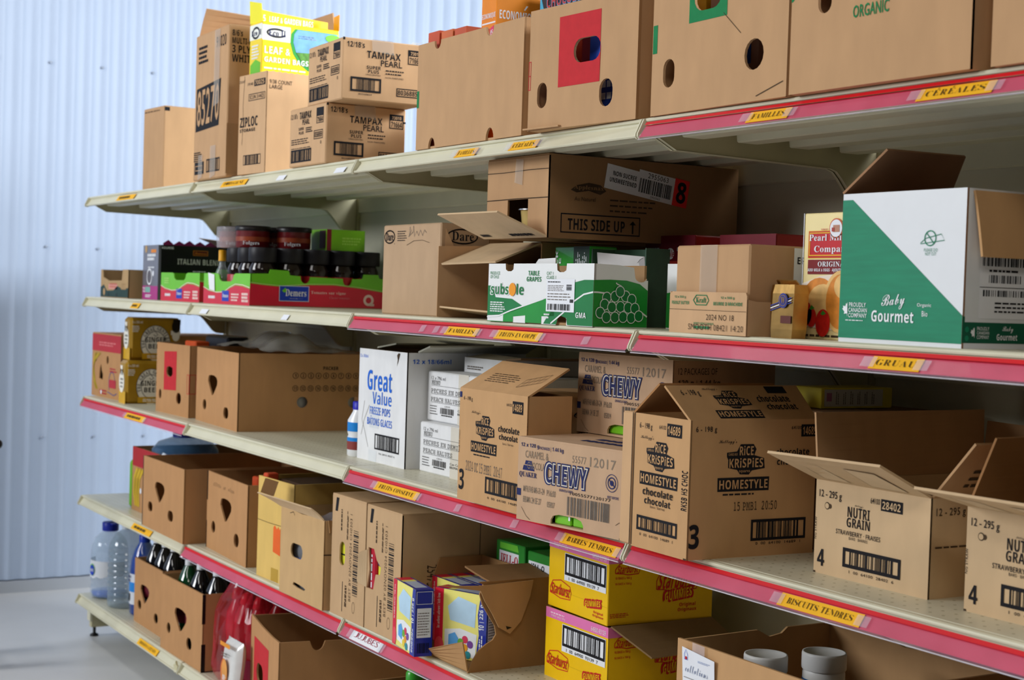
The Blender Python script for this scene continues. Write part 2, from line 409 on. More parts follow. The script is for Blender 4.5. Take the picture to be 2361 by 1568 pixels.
# ------------------------------------------------------------------ shelves
deckm = None
def deck_material():
    m = bpy.data.materials.new('perforated_deck'); m.use_nodes = True; nt = m.node_tree; b = nt.nodes['Principled BSDF']
    tc = nt.nodes.new('ShaderNodeTexCoord'); sx = nt.nodes.new('ShaderNodeSeparateXYZ'); nt.links.new(tc.outputs['Object'], sx.inputs[0])
    def math_(op, a, bb=None):
        n = nt.nodes.new('ShaderNodeMath'); n.operation = op
        for i, q in enumerate((a, bb)):
            if q is None: continue
            if isinstance(q, (int, float)): n.inputs[i].default_value = q
            else: nt.links.new(q, n.inputs[i])
        return n.outputs[0]
    def cell(o): return math_('SUBTRACT', math_('FRACT', math_('MULTIPLY', o, 1 / 0.0254)), 0.5)
    a, c = cell(sx.outputs[0]), cell(sx.outputs[1])
    d = math_('SQRT', math_('ADD', math_('MULTIPLY', a, a), math_('MULTIPLY', c, c)))
    hole = math_('LESS_THAN', d, 0.10)
    nz = nt.nodes.new('ShaderNodeTexNoise'); nz.inputs['Scale'].default_value = 12; nt.links.new(tc.outputs['Object'], nz.inputs['Vector'])
    cr = nt.nodes.new('ShaderNodeValToRGB'); cr.color_ramp.elements[0].color = lin('c6c1a8') + (1,); cr.color_ramp.elements[1].color = lin('d3cfb8') + (1,)
    nt.links.new(nz.outputs[0], cr.inputs[0])
    mx = nt.nodes.new('ShaderNodeMix'); mx.data_type = 'RGBA'; nt.links.new(hole, mx.inputs[0]); nt.links.new(cr.outputs[0], mx.inputs[6]); mx.inputs[7].default_value = lin('8f8a6c') + (1,)
    nt.links.new(mx.outputs[2], b.inputs['Base Color']); b.inputs['Roughness'].default_value = 0.36
    return m
deckm = deck_material()
LIP = [(0.020, -0.001), (0.004, 0.0), (0.0, -0.0015), (-0.001, -0.004), (0.0, -0.0068), (0.005, -0.0085), (0.005, -0.012), (-0.008, -0.0305), (-0.0125, -0.0310),
       (-0.014, -0.0335), (-0.012, -0.0360), (-0.002, -0.0365), (0.006, -0.030), (0.012, -0.012), (0.020, -0.006)]
CAPS = [(0.010, -0.004), (0.002, -0.0005), (-0.004, -0.003), (-0.0165, -0.029), (-0.017, -0.034), (-0.013, -0.0385), (-0.004, -0.039), (0.010, -0.030)]
BRK = [(0.012, -0.030), (0.024, -0.033), (0.066, -0.054), (0.436, -0.0615), (0.452, -0.066), (0.466, -0.079), (0.503, -0.121), (0.517, -0.130), (0.535, -0.133), (D + 0.002, -0.133), (D + 0.002, -0.006), (0.012, -0.006)]
LU, LV = V((1, 0, 0)), V((0, 0.013, 0.0185)).normalized()
LN = LU.cross(LV)
def lip_face(mb, x0, x1, y0=-0.0115, z0=-0.0300, h=0.0195, off=0.0):
    return Face(mb, V((x0, y0, z0)) + LN * off, LU, LV, x1 - x0, h)
def spell(F, t, mt=INK, u0=0.1, u1=0.9, v0=0.28, v1=0.74, st='s', off=-0.013):
    """a row of letters; accents are drawn over the plain capital"""
    base = ''.join(c for c in unicodedata.normalize('NFD', t) if not unicodedata.combining(c))
    n = len(base); adv = [1.25 if c in 'MW' else 0.55 if c in 'I ' else 0.95 for c in base]; tot = sum(adv); x = 0
    for c, o, a in zip(base, t, adv):
        q0 = u0 + (u1 - u0) * (x + 0.08) / tot; q1 = u0 + (u1 - u0) * (x + a - 0.08) / tot; x += a
        if c == ' ': continue
        F.text(c, q0, v0, q1, v1, mt, st, 2, off=off)
        if o != c: F.poly([((q0 + q1) / 2 - 0.006, v1 + 0.05), ((q0 + q1) / 2 + 0.006, v1 + 0.07), ((q0 + q1) / 2 + 0.018, v1 + 0.19), ((q0 + q1) / 2 + 0.004, v1 + 0.17)], mt, 2)
def price_label(parent, kx, x0, x1, text, strip, mt=YLAB, ink=None, tape=True, tall=0.022, st='s', rise=0.0):
    ink = ink or mat('5a4410', 0.8, 0.1)
    a, b = x0 - kx, x1 - kx
    y0, z0 = (-0.0155, -0.0370) if strip else (-0.0112, -0.0310)
    mb = MB(); F = lip_face(mb, a, b, y0, z0, tall, 0.0036 if strip else 0.0012)
    mb.add([F.p(0, 0, 0), F.p(1, 0, 0), F.p(1, 1, 0), F.p(0, 1, 0)], [(0, 1, 2, 3)], mt)
    mb.add([F.p(0, 0, -1), F.p(1, 0, -1), F.p(1, 1, -1), F.p(0, 1, -1)], [(3, 2, 1, 0)], mt)
    if text is None: F.lines(0.12, 0.3, 0.88, 0.7, ink, 1, int(x0 * 100), 1.0)
    elif text: spell(F, text, ink, st=st)
    o = mb.build('paper_label', parent)
    o['label'] = ('yellow paper label' if mt is YLAB else 'white paper label') + (' reading ' + text if text else '')
    if tape:
        for sgn in (0, 1):
            tb = MB(); w = 0.028
            G = lip_face(tb, (a - w * 0.6) if sgn == 0 else (b - w * 0.4), (a + w * 0.4) if sgn == 0 else (b + w * 0.6), y0, z0 + 0.002, tall * 0.8, 0.0046 if strip else 0.0022)
            tb.add([G.p(0, 0, 0), G.p(1, 0, 0), G.p(1, 1, 0), G.p(0, 1, 0)], [(0, 1, 2, 3)], CLEARTAPE); tb.build('clear_tape', o)
    return o
STRIPS = {(1, 3), (2, 2), (2, 3), (3, 0), (3, 2), (3, 3), (4, 1), (4, 2), (4, 3)}
TIER = {1: 'top tier', 2: 'second tier', 3: 'middle tier', 4: 'second lowest tier', 5: 'lowest tier'}
SECT = {0: 'at the far left end', 1: 'second section from the left', 2: 'third section from the left', 3: 'nearest section at the right edge'}
FILM = mat('d898b4', 0.3, 0.1, 20, alpha=0.27, coat=0.15); INSERT = mat('d42a48', 0.5, 0.04); REDBAND = mat('d4141e', 0.5, 0.03)
shelf_of = {}
def shelves():
    mesh = {}
    def part(key, make):
        if key not in mesh:
            mb = MB(); make(mb); o = mb.build(key); mesh[key] = o.data; bpy.data.objects.remove(o)
        return mesh[key]
    x1 = SW
    def mk_deck(mb): mb.box((0.002, 0.015, -0.006), (x1 - 0.002, D, 0.0), deckm, bev=0.001)
    def mk_lip(mb): mb.prism(LIP, 0.006, x1 - 0.006, CREAM)
    def mk_cap(mb): mb.prism(CAPS, 0.002, 0.0055, CREAM)
    def mk_brk(mb):
        mb.prism(BRK, 0.004, 0.0075, CREAMD)
        e = BRK[1:8]
        for (a, b), (c, d) in zip(e, e[1:]): mb.add([(0.004, a, b), (0.004, c, d), (0.011, c, d + 0.0005), (0.011, a, b + 0.0005)], [(0, 1, 2, 3)], CREAM)
    def mk_rib(mb): mb.prism([(0.0, -0.006), (0.003, -0.030), (0.006, -0.032), (0.050, -0.032), (0.056, -0.028), (0.062, -0.006)], 0.034, x1 - 0.034, CREAM)
    def mk_insert(mb):
        F = lip_face(mb, 0.010, x1 - 0.010, -0.0164, -0.0375, 0.0275, 0.0010)
        mb.add([F.p(0, 0, 0), F.p(1, 0, 0), F.p(1, 1.0, 0), F.p(0, 1.0, 0)], [(0, 1, 2, 3)], INSERT)
        F = lip_face(mb, 0.012, x1 - 0.012, -0.0040, -0.0165, 0.0070, 0.0036)
        mb.add([F.p(0, 0, 0), F.p(1, 0, 0), F.p(1, 1, 0), F.p(0, 1, 0)], [(0, 1, 2, 3)], REDBAND)
    def mk_film(mb):
        F = lip_face(mb, 0.008, x1 - 0.008, -0.0175, -0.0405, 0.0270, 0.0026)
        n = 2
        mb.add([F.p(0, 0, 0), F.p(1, 0, 0), F.p(1, 1, 0), F.p(0, 1, 0)], [(0, 1, 2, 3)], FILM)
        mb.prism([(-0.0180, -0.0420), (-0.0200, -0.0412), (-0.0186, -0.0398), (-0.0168, -0.0406)], 0.008, x1 - 0.008, clear('e4dfe8', 0.75, 0.15))
    for t in range(1, 6):
        for k in range(4):
            root = empty('shelf', (k * SW, 0, ZT[t]))
            tag(root, 'cream steel shelf of the %s, %s' % (TIER[t], SECT[k]), 'shelf', 'gondola shelves')
            shelf_of[(t, k)] = root
            def put(nm, key, make, off=(0, 0, 0), parent=root, lab=None):
                o = bpy.data.objects.new(nm, part(key, make)); COL.objects.link(o); o.parent = parent; o.location = off
                if lab: o['label'] = lab
                return o
            put('deck', 'deck', mk_deck)
            lip = put('front_lip', 'lip', mk_lip)
            put('end_plate', 'cap', mk_cap, parent=lip); put('end_plate', 'cap', mk_cap, (x1 - 0.0075, 0, 0), lip)
            if t < 5:
                put('bracket', 'brk', mk_brk); put('bracket', 'brk', mk_brk, (x1 - 0.0118, 0, 0))
                for i in range(4): put('rib', 'rib', mk_rib, (0, 0.058 + i * 0.1253, 0))
            if (t, k) in STRIPS:
                st = put('price_strip', 'insert', mk_insert, lab='red price strip')
                put('plastic_cover', 'film', mk_film, parent=st, lab='clear plastic cover')
    L = [(1, 0, 0.399, 0.609, None), (1, 1, 1.483, 1.69, "D'HYGIENE"), (1, 2, 2.959, 3.052, 'FAMILLES'), (1, 2, 3.193, 3.302, 'CÉRÉALES'), (1, 3, 3.966, 4.068, 'FAMILLES'),
         (1, 3, 4.343, 4.482, 'CÉRÉALES'), (2, 0, 0.601, 0.692, None), (2, 2, 2.95, 3.092, 'FAMILLES'), (2, 2, 3.169, 3.346, 'FRUITS EN COUPE'), (2, 3, 4.269, 4.37, 'GRUAU'),
         (3, 0, 0.582, 0.802, None), (3, 2, 2.617, 2.839, 'FRUITS CONSERVE'), (3, 2, 3.449, 3.64, 'BARRES TENDRES'), (3, 3, 4.087, 4.271, 'BISCUITS TENDRES'),
         (4, 0, 0.676, 0.887, None), (5, 0, 0.778, 0.989, 'BOISSONS GAZEUSES')]
    for t, k, a, b, tx in L: price_label(shelf_of[(t, k)], k * SW, a, b, tx, (t, k) in STRIPS, tape=(t, k) in STRIPS or k >= 2)
    o = price_label(shelf_of[(4, 2)], 2 * SW, 2.507, 2.674, 'JUJUBES', True, WHITE, mat('a03048', 0.7), tall=0.030, st='n')
    for t, k, a, b in ((1, 1, 1.929, 1.985), (1, 1, 2.317, 2.379), (2, 1, 1.327, 1.39), (2, 1, 1.992, 2.035)):
        price_label(shelf_of[(t, k)], k * SW, a, b, '', False, PAPER, tape=False, tall=0.017)
    # tabs of old tape left on the strips
    for t, k, a in ((2, 2, 2.83), (2, 2, 2.895), (3, 2, 3.02), (3, 2, 3.26), (2, 2, 3.50)):
        tb = MB(); G = lip_face(tb, a - k * SW, a - k * SW + 0.022, -0.0155, -0.036, 0.020, 0.0040)
        tb.add([G.p(0, 0, 0), G.p(1, 0.1, 0), G.p(0.9, 1, 0), G.p(-0.1, 0.9, 0)], [(0, 1, 2, 3)], CLEARTAPE); tb.build('tape_scrap', shelf_of[(t, k)])
    # star-shaped plastic clip at the joint of the two left floor shelves
    mb = MB(); P = []
    for i in range(10):
        r = 0.022 if i % 2 == 0 else 0.013; a = math.pi / 2 + i * math.pi / 5; P.append((r * math.cos(a), r * math.sin(a)))
    panel(mb, (0, 0, 0), (1, 0, 0), (0, 0, 1), [P], 0.006, mat('c9c39c', 0.5, 0.05))
    o = mb.build('joint_clip', shelf_of[(5, 0)], (SW - 0.026, -0.0125, -0.022)); o['label'] = 'star-shaped plastic clip'
shelves()

# ------------------------------------------------------------------ top tier
Z = ZT[1]
def corner_mark(F, u0, v0, u1, v1, mt=INK): F.rect(u0, v0, u1, v1, mt)
def a1(F, Sd, T):
    corner_mark(F, 0.0, 0.95, 0.0001, 0.96); Sd.rect(0, 0.94, 0.14, 0.985, INK); F.lines(0.05, 0.95, 0.95, 0.97, INKS, 1, 3)
tag(closed('carton', (0.39, 0.087, Z), 0.07, 0.195, 0.14, 0.307, KRAFT2, a1), 'plain tall brown carton alone at the left end of the top shelf', 'carton')

def a2():
    w, d, h = 0.307, 0.34, 0.45
    def paint(F, Sd, T):
        F.poly([(0.05, 0.335), (0.76, 0.35), (0.80, 0.66), (0.06, 0.63)], INK, 1)
        F.text('85270', 0.09, 0.375, 0.76, 0.625, KRAFT2, 'n', 2, off=0.01, rise=0.02)
        F.text('91020', 0.64, 0.87, 0.93, 0.945, INK, 'n')
        F.lines(0.10, 0.80, 0.42, 0.93, INK, 4, 5); F.lines(0.02, 0.13, 0.28, 0.20, INK, 5, 6)
        F.rect(0.05, 0.04, 0.34, 0.125, INK); F.frame(0.08, 0.065, 0.30, 0.10, 0.002, KRAFT2, 2)
        F.code(0.42, 0.045, 0.82, 0.135, INK, 4)
        Sd.text("8/6's", 0.03, 0.925, 0.125, 0.965, INK); Sd.text('MULTI-PACK', 0.03, 0.875, 0.29, 0.915, INK)
        Sd.text('3 PLY', 0.03, 0.815, 0.20, 0.865, INK); Sd.text('WHITE', 0.03, 0.755, 0.235, 0.805, INK)
        Sd.rect(0.0, 0.02, 0.12, 0.35, card('b08c64'), 1)
    o = closed('tall_carton', (1.244, -0.014, Z), -0.018, w, d, h, KRAFT2, paint, seam=False, tape=[tape_front(0.68, 0.48, 0.99, 0.05), tape_front(0.62, 0.0, 0.22, 0.05), tape_front(0.24, 0.0, 0.17, 0.04)])
    flap(o, (0, 0.01, h), (0, d, h), (0.055, 0.0, 0.085), (0.06, -0.02, 0.07), KRAFT2, curl=0.01)
    flap(o, (w, d, h), (0, d, h), (0.0, -0.01, 0.07), (0, -0.02, 0.07), KRAFT2)
    tag(o, 'tallest brown carton on the top shelf with a large black number panel and clear tape', 'carton')
a2()
def a3():
    w, d, h = 0.177, 0.335, 0.286
    def paint(F, Sd, T):
        F.text('COUNT', 0.0, 0.925, 0.22, 0.95, INK, 'n'); F.text('19140', 0.32, 0.885, 0.52, 0.915, INK, 'n'); F.rect(0.56, 0.87, 0.97, 0.935, INK); F.text('70025', 0.60, 0.88, 0.94, 0.925, TAN, 'b', 3)
        F.frame(0.36, 0.73, 0.97, 0.80, 0.002, INK); F.text('SCUN 314425', 0.40, 0.745, 0.93, 0.785, INK, 'n')
        F.text('ZIPLOC', 0.06, 0.475, 0.72, 0.575, INK, 'b'); F.text('STORAGE', 0.06, 0.425, 0.64, 0.458, INK, 'b')
        F.code(0.22, 0.09, 0.86, 0.19, INK, 7, 0.002)
        F.stroke([(0.2, 0.99), (0.16, 0.7), (0.18, 0.5), (0.15, 0.3)], 0.0015, INKS)
        Sd.text('9/38 COUNT', 0.03, 0.88, 0.24, 0.92, INK, 'n'); Sd.text('LARGE', 0.03, 0.83, 0.15, 0.87, INK, 'n')
        Sd.disc(0.60, 0.36, 0.006, INK); Sd.rect(0.585, 0.25, 0.62, 0.31, INK)
    so = [(0, 0), (d - 0.001, 0)] + [(d - 0.001 - k * 0.0095, h - 0.001 + (0.003 if k % 2 else 0.0)) for k in range(35)] + [(0, h)]
    o = tray('torn_top_carton', (1.63, -0.012, Z), 0.075, w, d, h, TAN, so=so, paint=paint)
    tag(o, 'brown carton with a torn open top holding the yellow bag box', 'carton')
    # inner carton that carries the yellow box
    q = closed('inner_carton', (1.643, 0.004, Z + 0.0045), 0.075, 0.150, 0.29, 0.244, KRAFT); tag(q, 'plain brown inner carton lying low inside the torn top carton', 'carton')
a3()
def eco():
    w, d, h = 0.085, 0.245, 0.19
    def paint(F, Sd, T):
        pale = mat('f2f4e8', 0.35, 0.02, coat=0.3); sky = mat('6fa6e0', 0.35, 0.2, 30); grass = mat('4f8a2c', 0.5, 0.35, 90); leaf = mat('6cbf2a', 0.4, 0.1)
        F.poly([(0.0, 0.74), (1, 0.74), (1, 0.97), (0.0, 0.97)], pale); F.ring(0.5, 0.84, 0.026, 0.006, BLACK, 2, 0.018); F.text('Eco II', 0.16, 0.80, 0.92, 0.88, NAVY, 's', 3)
        F.lines(0.2, 0.45, 0.8, 0.68, WHITE, 5, 3)
        F.poly([(0.1, 0.2), (0.9, 0.2), (0.9, 0.38), (0.5, 0.44), (0.1, 0.36)], leaf)
        Sd.poly([(0.0, 0.72), (0.36, 0.72), (0.36, 0.95), (0.0, 0.95)], pale)
        Sd.ring(0.18, 0.84, 0.032, 0.006, BLACK, 2, 0.014, a0=0.12, a1=0.95); Sd.text('Eco II', 0.08, 0.79, 0.30, 0.89, NAVY, 's', 3)
        Sd.holed([(u * 0.245, v * 0.19) for u, v in [(0.98, 0.94), (0.42, 0.94), (0.37, 0.86), (0.36, 0.72), (0.40, 0.56), (0.48, 0.42), (0.60, 0.32), (0.98, 0.30)]], [], GREEN, 1)
        Sd.holed([(u * 0.245, v * 0.19) for u, v in [(0.98, 0.93), (0.45, 0.93), (0.41, 0.86), (0.40, 0.73), (0.44, 0.58), (0.98, 0.58)]], [], sky, 2)
        Sd.holed([(u * 0.245, v * 0.19) for u, v in [(0.98, 0.62), (0.44, 0.585), (0.51, 0.46), (0.62, 0.36), (0.98, 0.34)]], [], grass, 3)
        Sd.disc(0.80, 0.68, 0.02, leaf, 4, 0.017); Sd.disc(0.92, 0.86, 0.025, leaf, 4, 0.012); Sd.lines(0.46, 0.80, 0.74, 0.86, WHITE, 2, 9)
        Sd.text('LEAF &', 0.03, 0.52, 0.36, 0.63, WHITE, 'b', 3); Sd.text('GARDEN BAGS', 0.03, 0.39, 0.60, 0.47, WHITE, 'b', 4)
        Sd.lines(0.03, 0.29, 0.58, 0.33, WHITE, 1, 2); Sd.rect(0, 0.22, 1, 0.235, WHITE)
    o = closed('garbage_bag_box', (1.640, 0.012, Z + 0.249), 0.060, w, d, h, mat('f6d80c', 0.32, 0.03, coat=0.3), paint, bev=0.002, seam=False)
    ylw = mat('f6d80c', 0.32, 0.03, coat=0.3)
    def pf(F):
        F.text('15', 0.10, 0.25, 0.17, 0.7, WHITE, 'b', 2); F.text('LEAF & GARDEN BAGS', 0.22, 0.28, 0.80, 0.66, WHITE, 'b', 2)
    flap(o, (0, 0.0, h), (0, d, h), (-0.006, 0.0, 0.052), (-0.004, 0.0, 0.03), ylw, 0.0012, paint=lambda F: None)
    mb = MB(); F = Face(mb, (0.012, 0.0, h), (0, 1, 0), (0.0, 0, 1), d, 0.045)
    F.poly([(0, 0), (1, 0), (1, 0.75), (0, 1.0)], mat('f4c414', 0.3, 0.06, coat=0.3), 0); pf(F); mb.build('top_flap', o)
    flap(o, (0.0, 0.0, h), (w, 0.0, h), (0.0, -0.004, 0.066), (-0.004, -0.004, 0.05), mat('f3ea20', 0.35, 0.03), 0.0012, name='tuck_tab')
    flap(o, (0.05, d, h), (w, d, h), (0.0, 0.0, 0.045), (0, 0.0, 0.048), mat('e8a010', 0.35, 0.05), 0.0012, name='tuck_tab')
    tag(o, 'yellow leaf and garden bag box opened on top of the brown carton', 'bag box')
eco()
def tampax():
    w, d, h = 0.241, 0.228, 0.156
    def paint(F, Sd, T):
        Sd.text("12/18's", 0.05, 0.85, 0.26, 0.94, INK); Sd.text('TAMPAX', 0.29, 0.70, 0.70, 0.815, INK, 'b'); Sd.text('PEARL', 0.46, 0.585, 0.72, 0.685, INK, 'n', off=0.012)
        Sd.text('SUPER', 0.29, 0.52, 0.46, 0.575, INK); Sd.text('PLUS', 0.31, 0.455, 0.44, 0.51, INK); Sd.text('UNSCENTED', 0.28, 0.415, 0.46, 0.44, INK, 'n')
        Sd.lines(0.52, 0.46, 0.76, 0.56, INK, 2, 4, 0.4); Sd.text('NON PARFUMES', 0.52, 0.395, 0.74, 0.42, INK, 'n')
        Sd.code(0.10, 0.14, 0.47, 0.375, INK, 3, 0.005, 0.2); Sd.text('80368859', 0.20, 0.09, 0.36, 0.115, INK, 'n')
        Sd.frame(0.66, 0.115, 0.97, 0.255, 0.0025, INK); Sd.text('80368859', 0.675, 0.145, 0.955, 0.225, INK, 'b')
        Sd.frame(0.79, 0.66, 0.97, 0.90, 0.0025, INK); Sd.rect(0.80, 0.80, 0.96, 0.885, INK); Sd.text('73010', 0.82, 0.815, 0.94, 0.87, TAN, 'b', 3); Sd.text('71664', 0.81, 0.685, 0.95, 0.78, INK, 'b'); Sd.rect(0.97, 0.76, 1.0, 0.79, INK)
        Sd.rect(0.0, 0.955, 0.025, 1.0, INK)
        F.text("12/18's", 0.03, 0.82, 0.22, 0.91, INK, 'n'); F.text('TAMPAX', 0.28, 0.80, 0.60, 0.92, INK); F.text('PEARL', 0.36, 0.70, 0.56, 0.79, INK, 'n', off=0.01)
        F.text('SUPER', 0.26, 0.61, 0.40, 0.66, INK); F.text('PLUS', 0.27, 0.54, 0.40, 0.59, INK); F.lines(0.46, 0.56, 0.66, 0.66, INK, 3, 5)
        F.lines(0.06, 0.38, 0.58, 0.49, INK, 3, 6, 0.4); F.frame(0.74, 0.68, 0.93, 0.94, 0.002, INK); F.rect(0.75, 0.80, 0.92, 0.93, INK); F.text('71664', 0.76, 0.70, 0.91, 0.785, INK)
        F.frame(0.68, 0.42, 0.92, 0.57, 0.002, INK); F.text('80368859', 0.70, 0.45, 0.90, 0.54, INK); F.text('0', 0.86, 0.33, 0.89, 0.385, INK, 'n')
        F.code(0.06, 0.07, 0.62, 0.29, INK, 8, 0.004, 0.02); F.lines(0.06, 0.305, 0.6, 0.325, INK, 1, 2)
    tp = [lambda o, w, d, h: (lambda mb: (mb.add([(w + 0.002, d * 0.35, h * 0.82), (w + 0.002, d * 0.62, h * 0.78), (w + 0.002, d * 0.60, h), (w + 0.002, d * 0.34, h)], [(0, 1, 2, 3)], TAPE),
          mb.add([(0, d * 0.36, h + 0.0012), (w + 0.002, d * 0.36, h + 0.0012), (w + 0.002, d * 0.60, h + 0.0012), (0, d * 0.60, h + 0.0012)], [(0, 1, 2, 3)], TAPE), mb.build('packing_tape', o)))(MB())]
    o = closed('printed_carton', (2.012, -0.008, Z), 0.004, w, d, h, TAN, paint, tape=tp)
    tag(o, 'brown carton with black lettering and bar codes, lower one of the stacked pair', 'carton', 'matching lettered cartons on the top shelf')
    copy_tree(o, (2.100, 0.004, Z + h + 0.001), -0.04, 'brown carton with black lettering and bar codes, upper one of the stacked pair')
    copy_tree(o, (2.285, 0.245, Z), 0.0, 'brown lettered carton half hidden behind the stacked pair and the big banana box')
    # crumpled tape sticking up behind the upper carton
    mb = MB(); R = random.Random(4); pts = [[(2.10 + 0.03 * i, 0.235 + R.uniform(-.006, .006), Z + 2 * h + 0.004 + R.uniform(0, 0.012) + 0.012 * j) for i in range(8)] for j in range(2)]
    vs = pts[0] + pts[1]; mb.add(vs, [(i, i + 1, 9 + i, 8 + i) for i in range(7)], clear('dfe3e8', 0.6, 0.1))
    tag(mb.build('loose_tape'), 'crumpled clear tape loose at the back edge of the upper lettered carton', 'tape')
tampax()

def banana_holes(kind, w, h):
    return {'std': [slot(w * .5, h * .60, .03, .02)]}
def a6():
    w, d, h = 0.476, 0.5, 0.24
    def notch(u, r, hh): return [(u + r, hh)] + [(u + r * math.cos(a), hh - r * 1.2 * math.sin(a)) for a in [math.pi * k / 8 for k in range(1, 8)]] + [(u - r, hh)]
    fo = [(0, 0), (w * .135, 0)] + ell(w * .165, 0.0, .016, .020, 16)[0:9][::-1][0:9] + [(w * .195, 0), (w * .69, 0)] + ell(w * .725, 0.0, .017, .022, 16)[0:9][::-1] + [(w * .76, 0), (w, 0), (w, h)] + notch(w * .70, .017, h) + notch(w * .20, .016, h) + [(0, h)]
    fo = [(0, 0)] + [(w * .165 - .016 * math.cos(a), .024 * math.sin(a)) for a in [math.pi * k / 8 for k in range(9)]] + [(w * .725 - .017 * math.cos(a), .026 * math.sin(a)) for a in [math.pi * k / 8 for k in range(9)]] + [(w, 0), (w, h)] + notch(w * .70, .017, h) + notch(w * .20, .016, h) + [(0, h)]
    def paint(F, Sd, T): F.rect(0.0, 0.40, 0.022, 0.56, GREENINK)
    o = tray('banana_box', (2.756, -0.002, Z), -0.004, w, d, h, KRAFT2, 0.005, fo=fo, paint=paint)
    tag(o, 'large plain brown fruit box with notched edges holding cereal on the top shelf', 'fruit box', 'fruit boxes on the top shelf')
    def pe(F, Sd, T):
        Sd.text('ECONOMIQUE', 0.06, 0.83, 0.88, 0.90, WHITE, 'b'); Sd.rect(0.06, 0.79, 0.88, 0.803, WHITE); Sd.poly([(0.57, 0.915), (0.6, 0.915), (0.66, 0.945), (0.62, 0.945)], WHITE)
        F.text('ECONOMIQUE', 0.06, 0.845, 0.95, 0.885, WHITE, 'b'); F.rect(0.06, 0.815, 0.95, 0.825, WHITE)
        F.poly([(0.25, 0.70), (0.85, 0.745), (0.85, 0.80), (0.25, 0.755)], mat('e03468', 0.4)); F.text('Primes', 0.32, 0.725, 0.80, 0.775, WHITE, 'b', 2, rise=0.03)
        F.poly([(0.10, 0.63), (0.90, 0.69), (0.90, 0.745), (0.10, 0.685)], BLUEINK); F.text('et Délices', 0.16, 0.655, 0.84, 0.71, WHITE, 'b', 2, rise=0.04)
    tag(closed('cereal_box', (2.838, 0.115, Z + 0.0055), 0.0, 0.068, 0.125, 0.345, ORANGE, pe, 0.001, False), 'tall orange cereal box standing in the plain fruit box', 'cereal box')
    for i, (x, y, hh, c) in enumerate(((2.772, 0.014, 0.262, 'c8502c'), (2.832, 0.016, 0.258, 'd06a3a'), (2.895, 0.016, 0.256, 'c4542e'), (2.768, 0.12, 0.262, 'b84a2c'))):
        def pr(F, Sd, T): F.lines(0.1, 0.8, 0.9, 0.9, WHITE, 2, 5)
        tag(closed('cereal_box', (x, y, Z + 0.0055), 0.0, 0.055, 0.06, hh, mat(c, 0.5, 0.06), pr, 0.001, False), ['first', 'second', 'third', 'rearmost'][i] + ' of the red cereal box tops along the front rim of the plain fruit box', 'cereal box', 'red cereal boxes in the plain fruit box')
a6()
def a7():
    w, d, h = 0.338, 0.5, 0.237
    H1 = slot(w * .555, h * .60, .042, .023); H2 = slot(w * .135, h * .285, .016, .025); H3 = slot(w * .735, h * .235, .020, .026)
    def paint(F, Sd, T):
        F.holed([(w * .29, h * .33), (w * .675, h * .33), (w * .675, h * .90), (w * .29, h * .90)], [H1], REDINK)
        F.frame(-0.002, 0.34, 0.02, 0.58, 0.0015, REDINK); F.rect(0, 0.455, 0.02, 0.462, REDINK)
        Sd.rect(0.0, 0, 0.012, 1, card('a87f56'))
    so = None
    o = tray('banana_box', (3.300, -0.030, Z), 0.074, w, d, h, KRAFT2, 0.005, fh=[H1, H2, H3], paint=paint)
    flap(o, (0.0, 0, 0.002), (0.11, 0, 0.002), (0.0, -0.012, -0.001), (0.0, -0.006, 0.0), KRAFT2, 0.003)
    tag(o, 'fruit box with a red square around its hand hole on the top shelf', 'fruit box', 'fruit boxes on the top shelf')
    def pb(F, Sd, T):
        F.disc(0.5, 0.6, 0.03, mat('2c63c8', 0.4), 1, 0.04); F.lines(0.1, 0.2, 0.9, 0.4, WHITE, 2, 3)
    tag(closed('cereal_box', (3.44, 0.02, Z + 0.006), 0.074, 0.12, 0.06, 0.225, mat('1c46b0', 0.4, 0.1), pb, 0.001, False), 'blue box seen through the hand hole in the red square', 'cereal box')
    tag(closed('cereal_box', (3.318, 0.02, Z + 0.006), 0.074, 0.085, 0.06, 0.21, mat('b83a28', 0.4, 0.1), None, 0.001, False), 'red box seen through the left round hole of the red square fruit box', 'cereal box')
    def pc(F, Sd, T):
        F.poly([(0, 0.55), (0.3, 0.6), (0.0, 0.98)], mat('48b4dc', 0.4)); F.text('CHOCOLAT', 0.16, 0.875, 0.98, 0.945, mat('b43a34', 0.4), 'b', 3); F.text('CHOCOLAT', 0.15, 0.87, 0.99, 0.95, mat('6fa8e0', 0.4), 'b', 2, off=0.03)
        F.lines(0.2, 0.5, 0.8, 0.66, WHITE, 2, 4)
    tag(closed('cereal_bag_box', (2.955, 0.20, Z + 0.0055), 0.0, 0.19, 0.06, 0.355, mat('2a3038', 0.35, 0.2), pc, 0.001, False), 'dark chocolate cereal box standing beside the tall orange cereal box', 'cereal box')
a7()
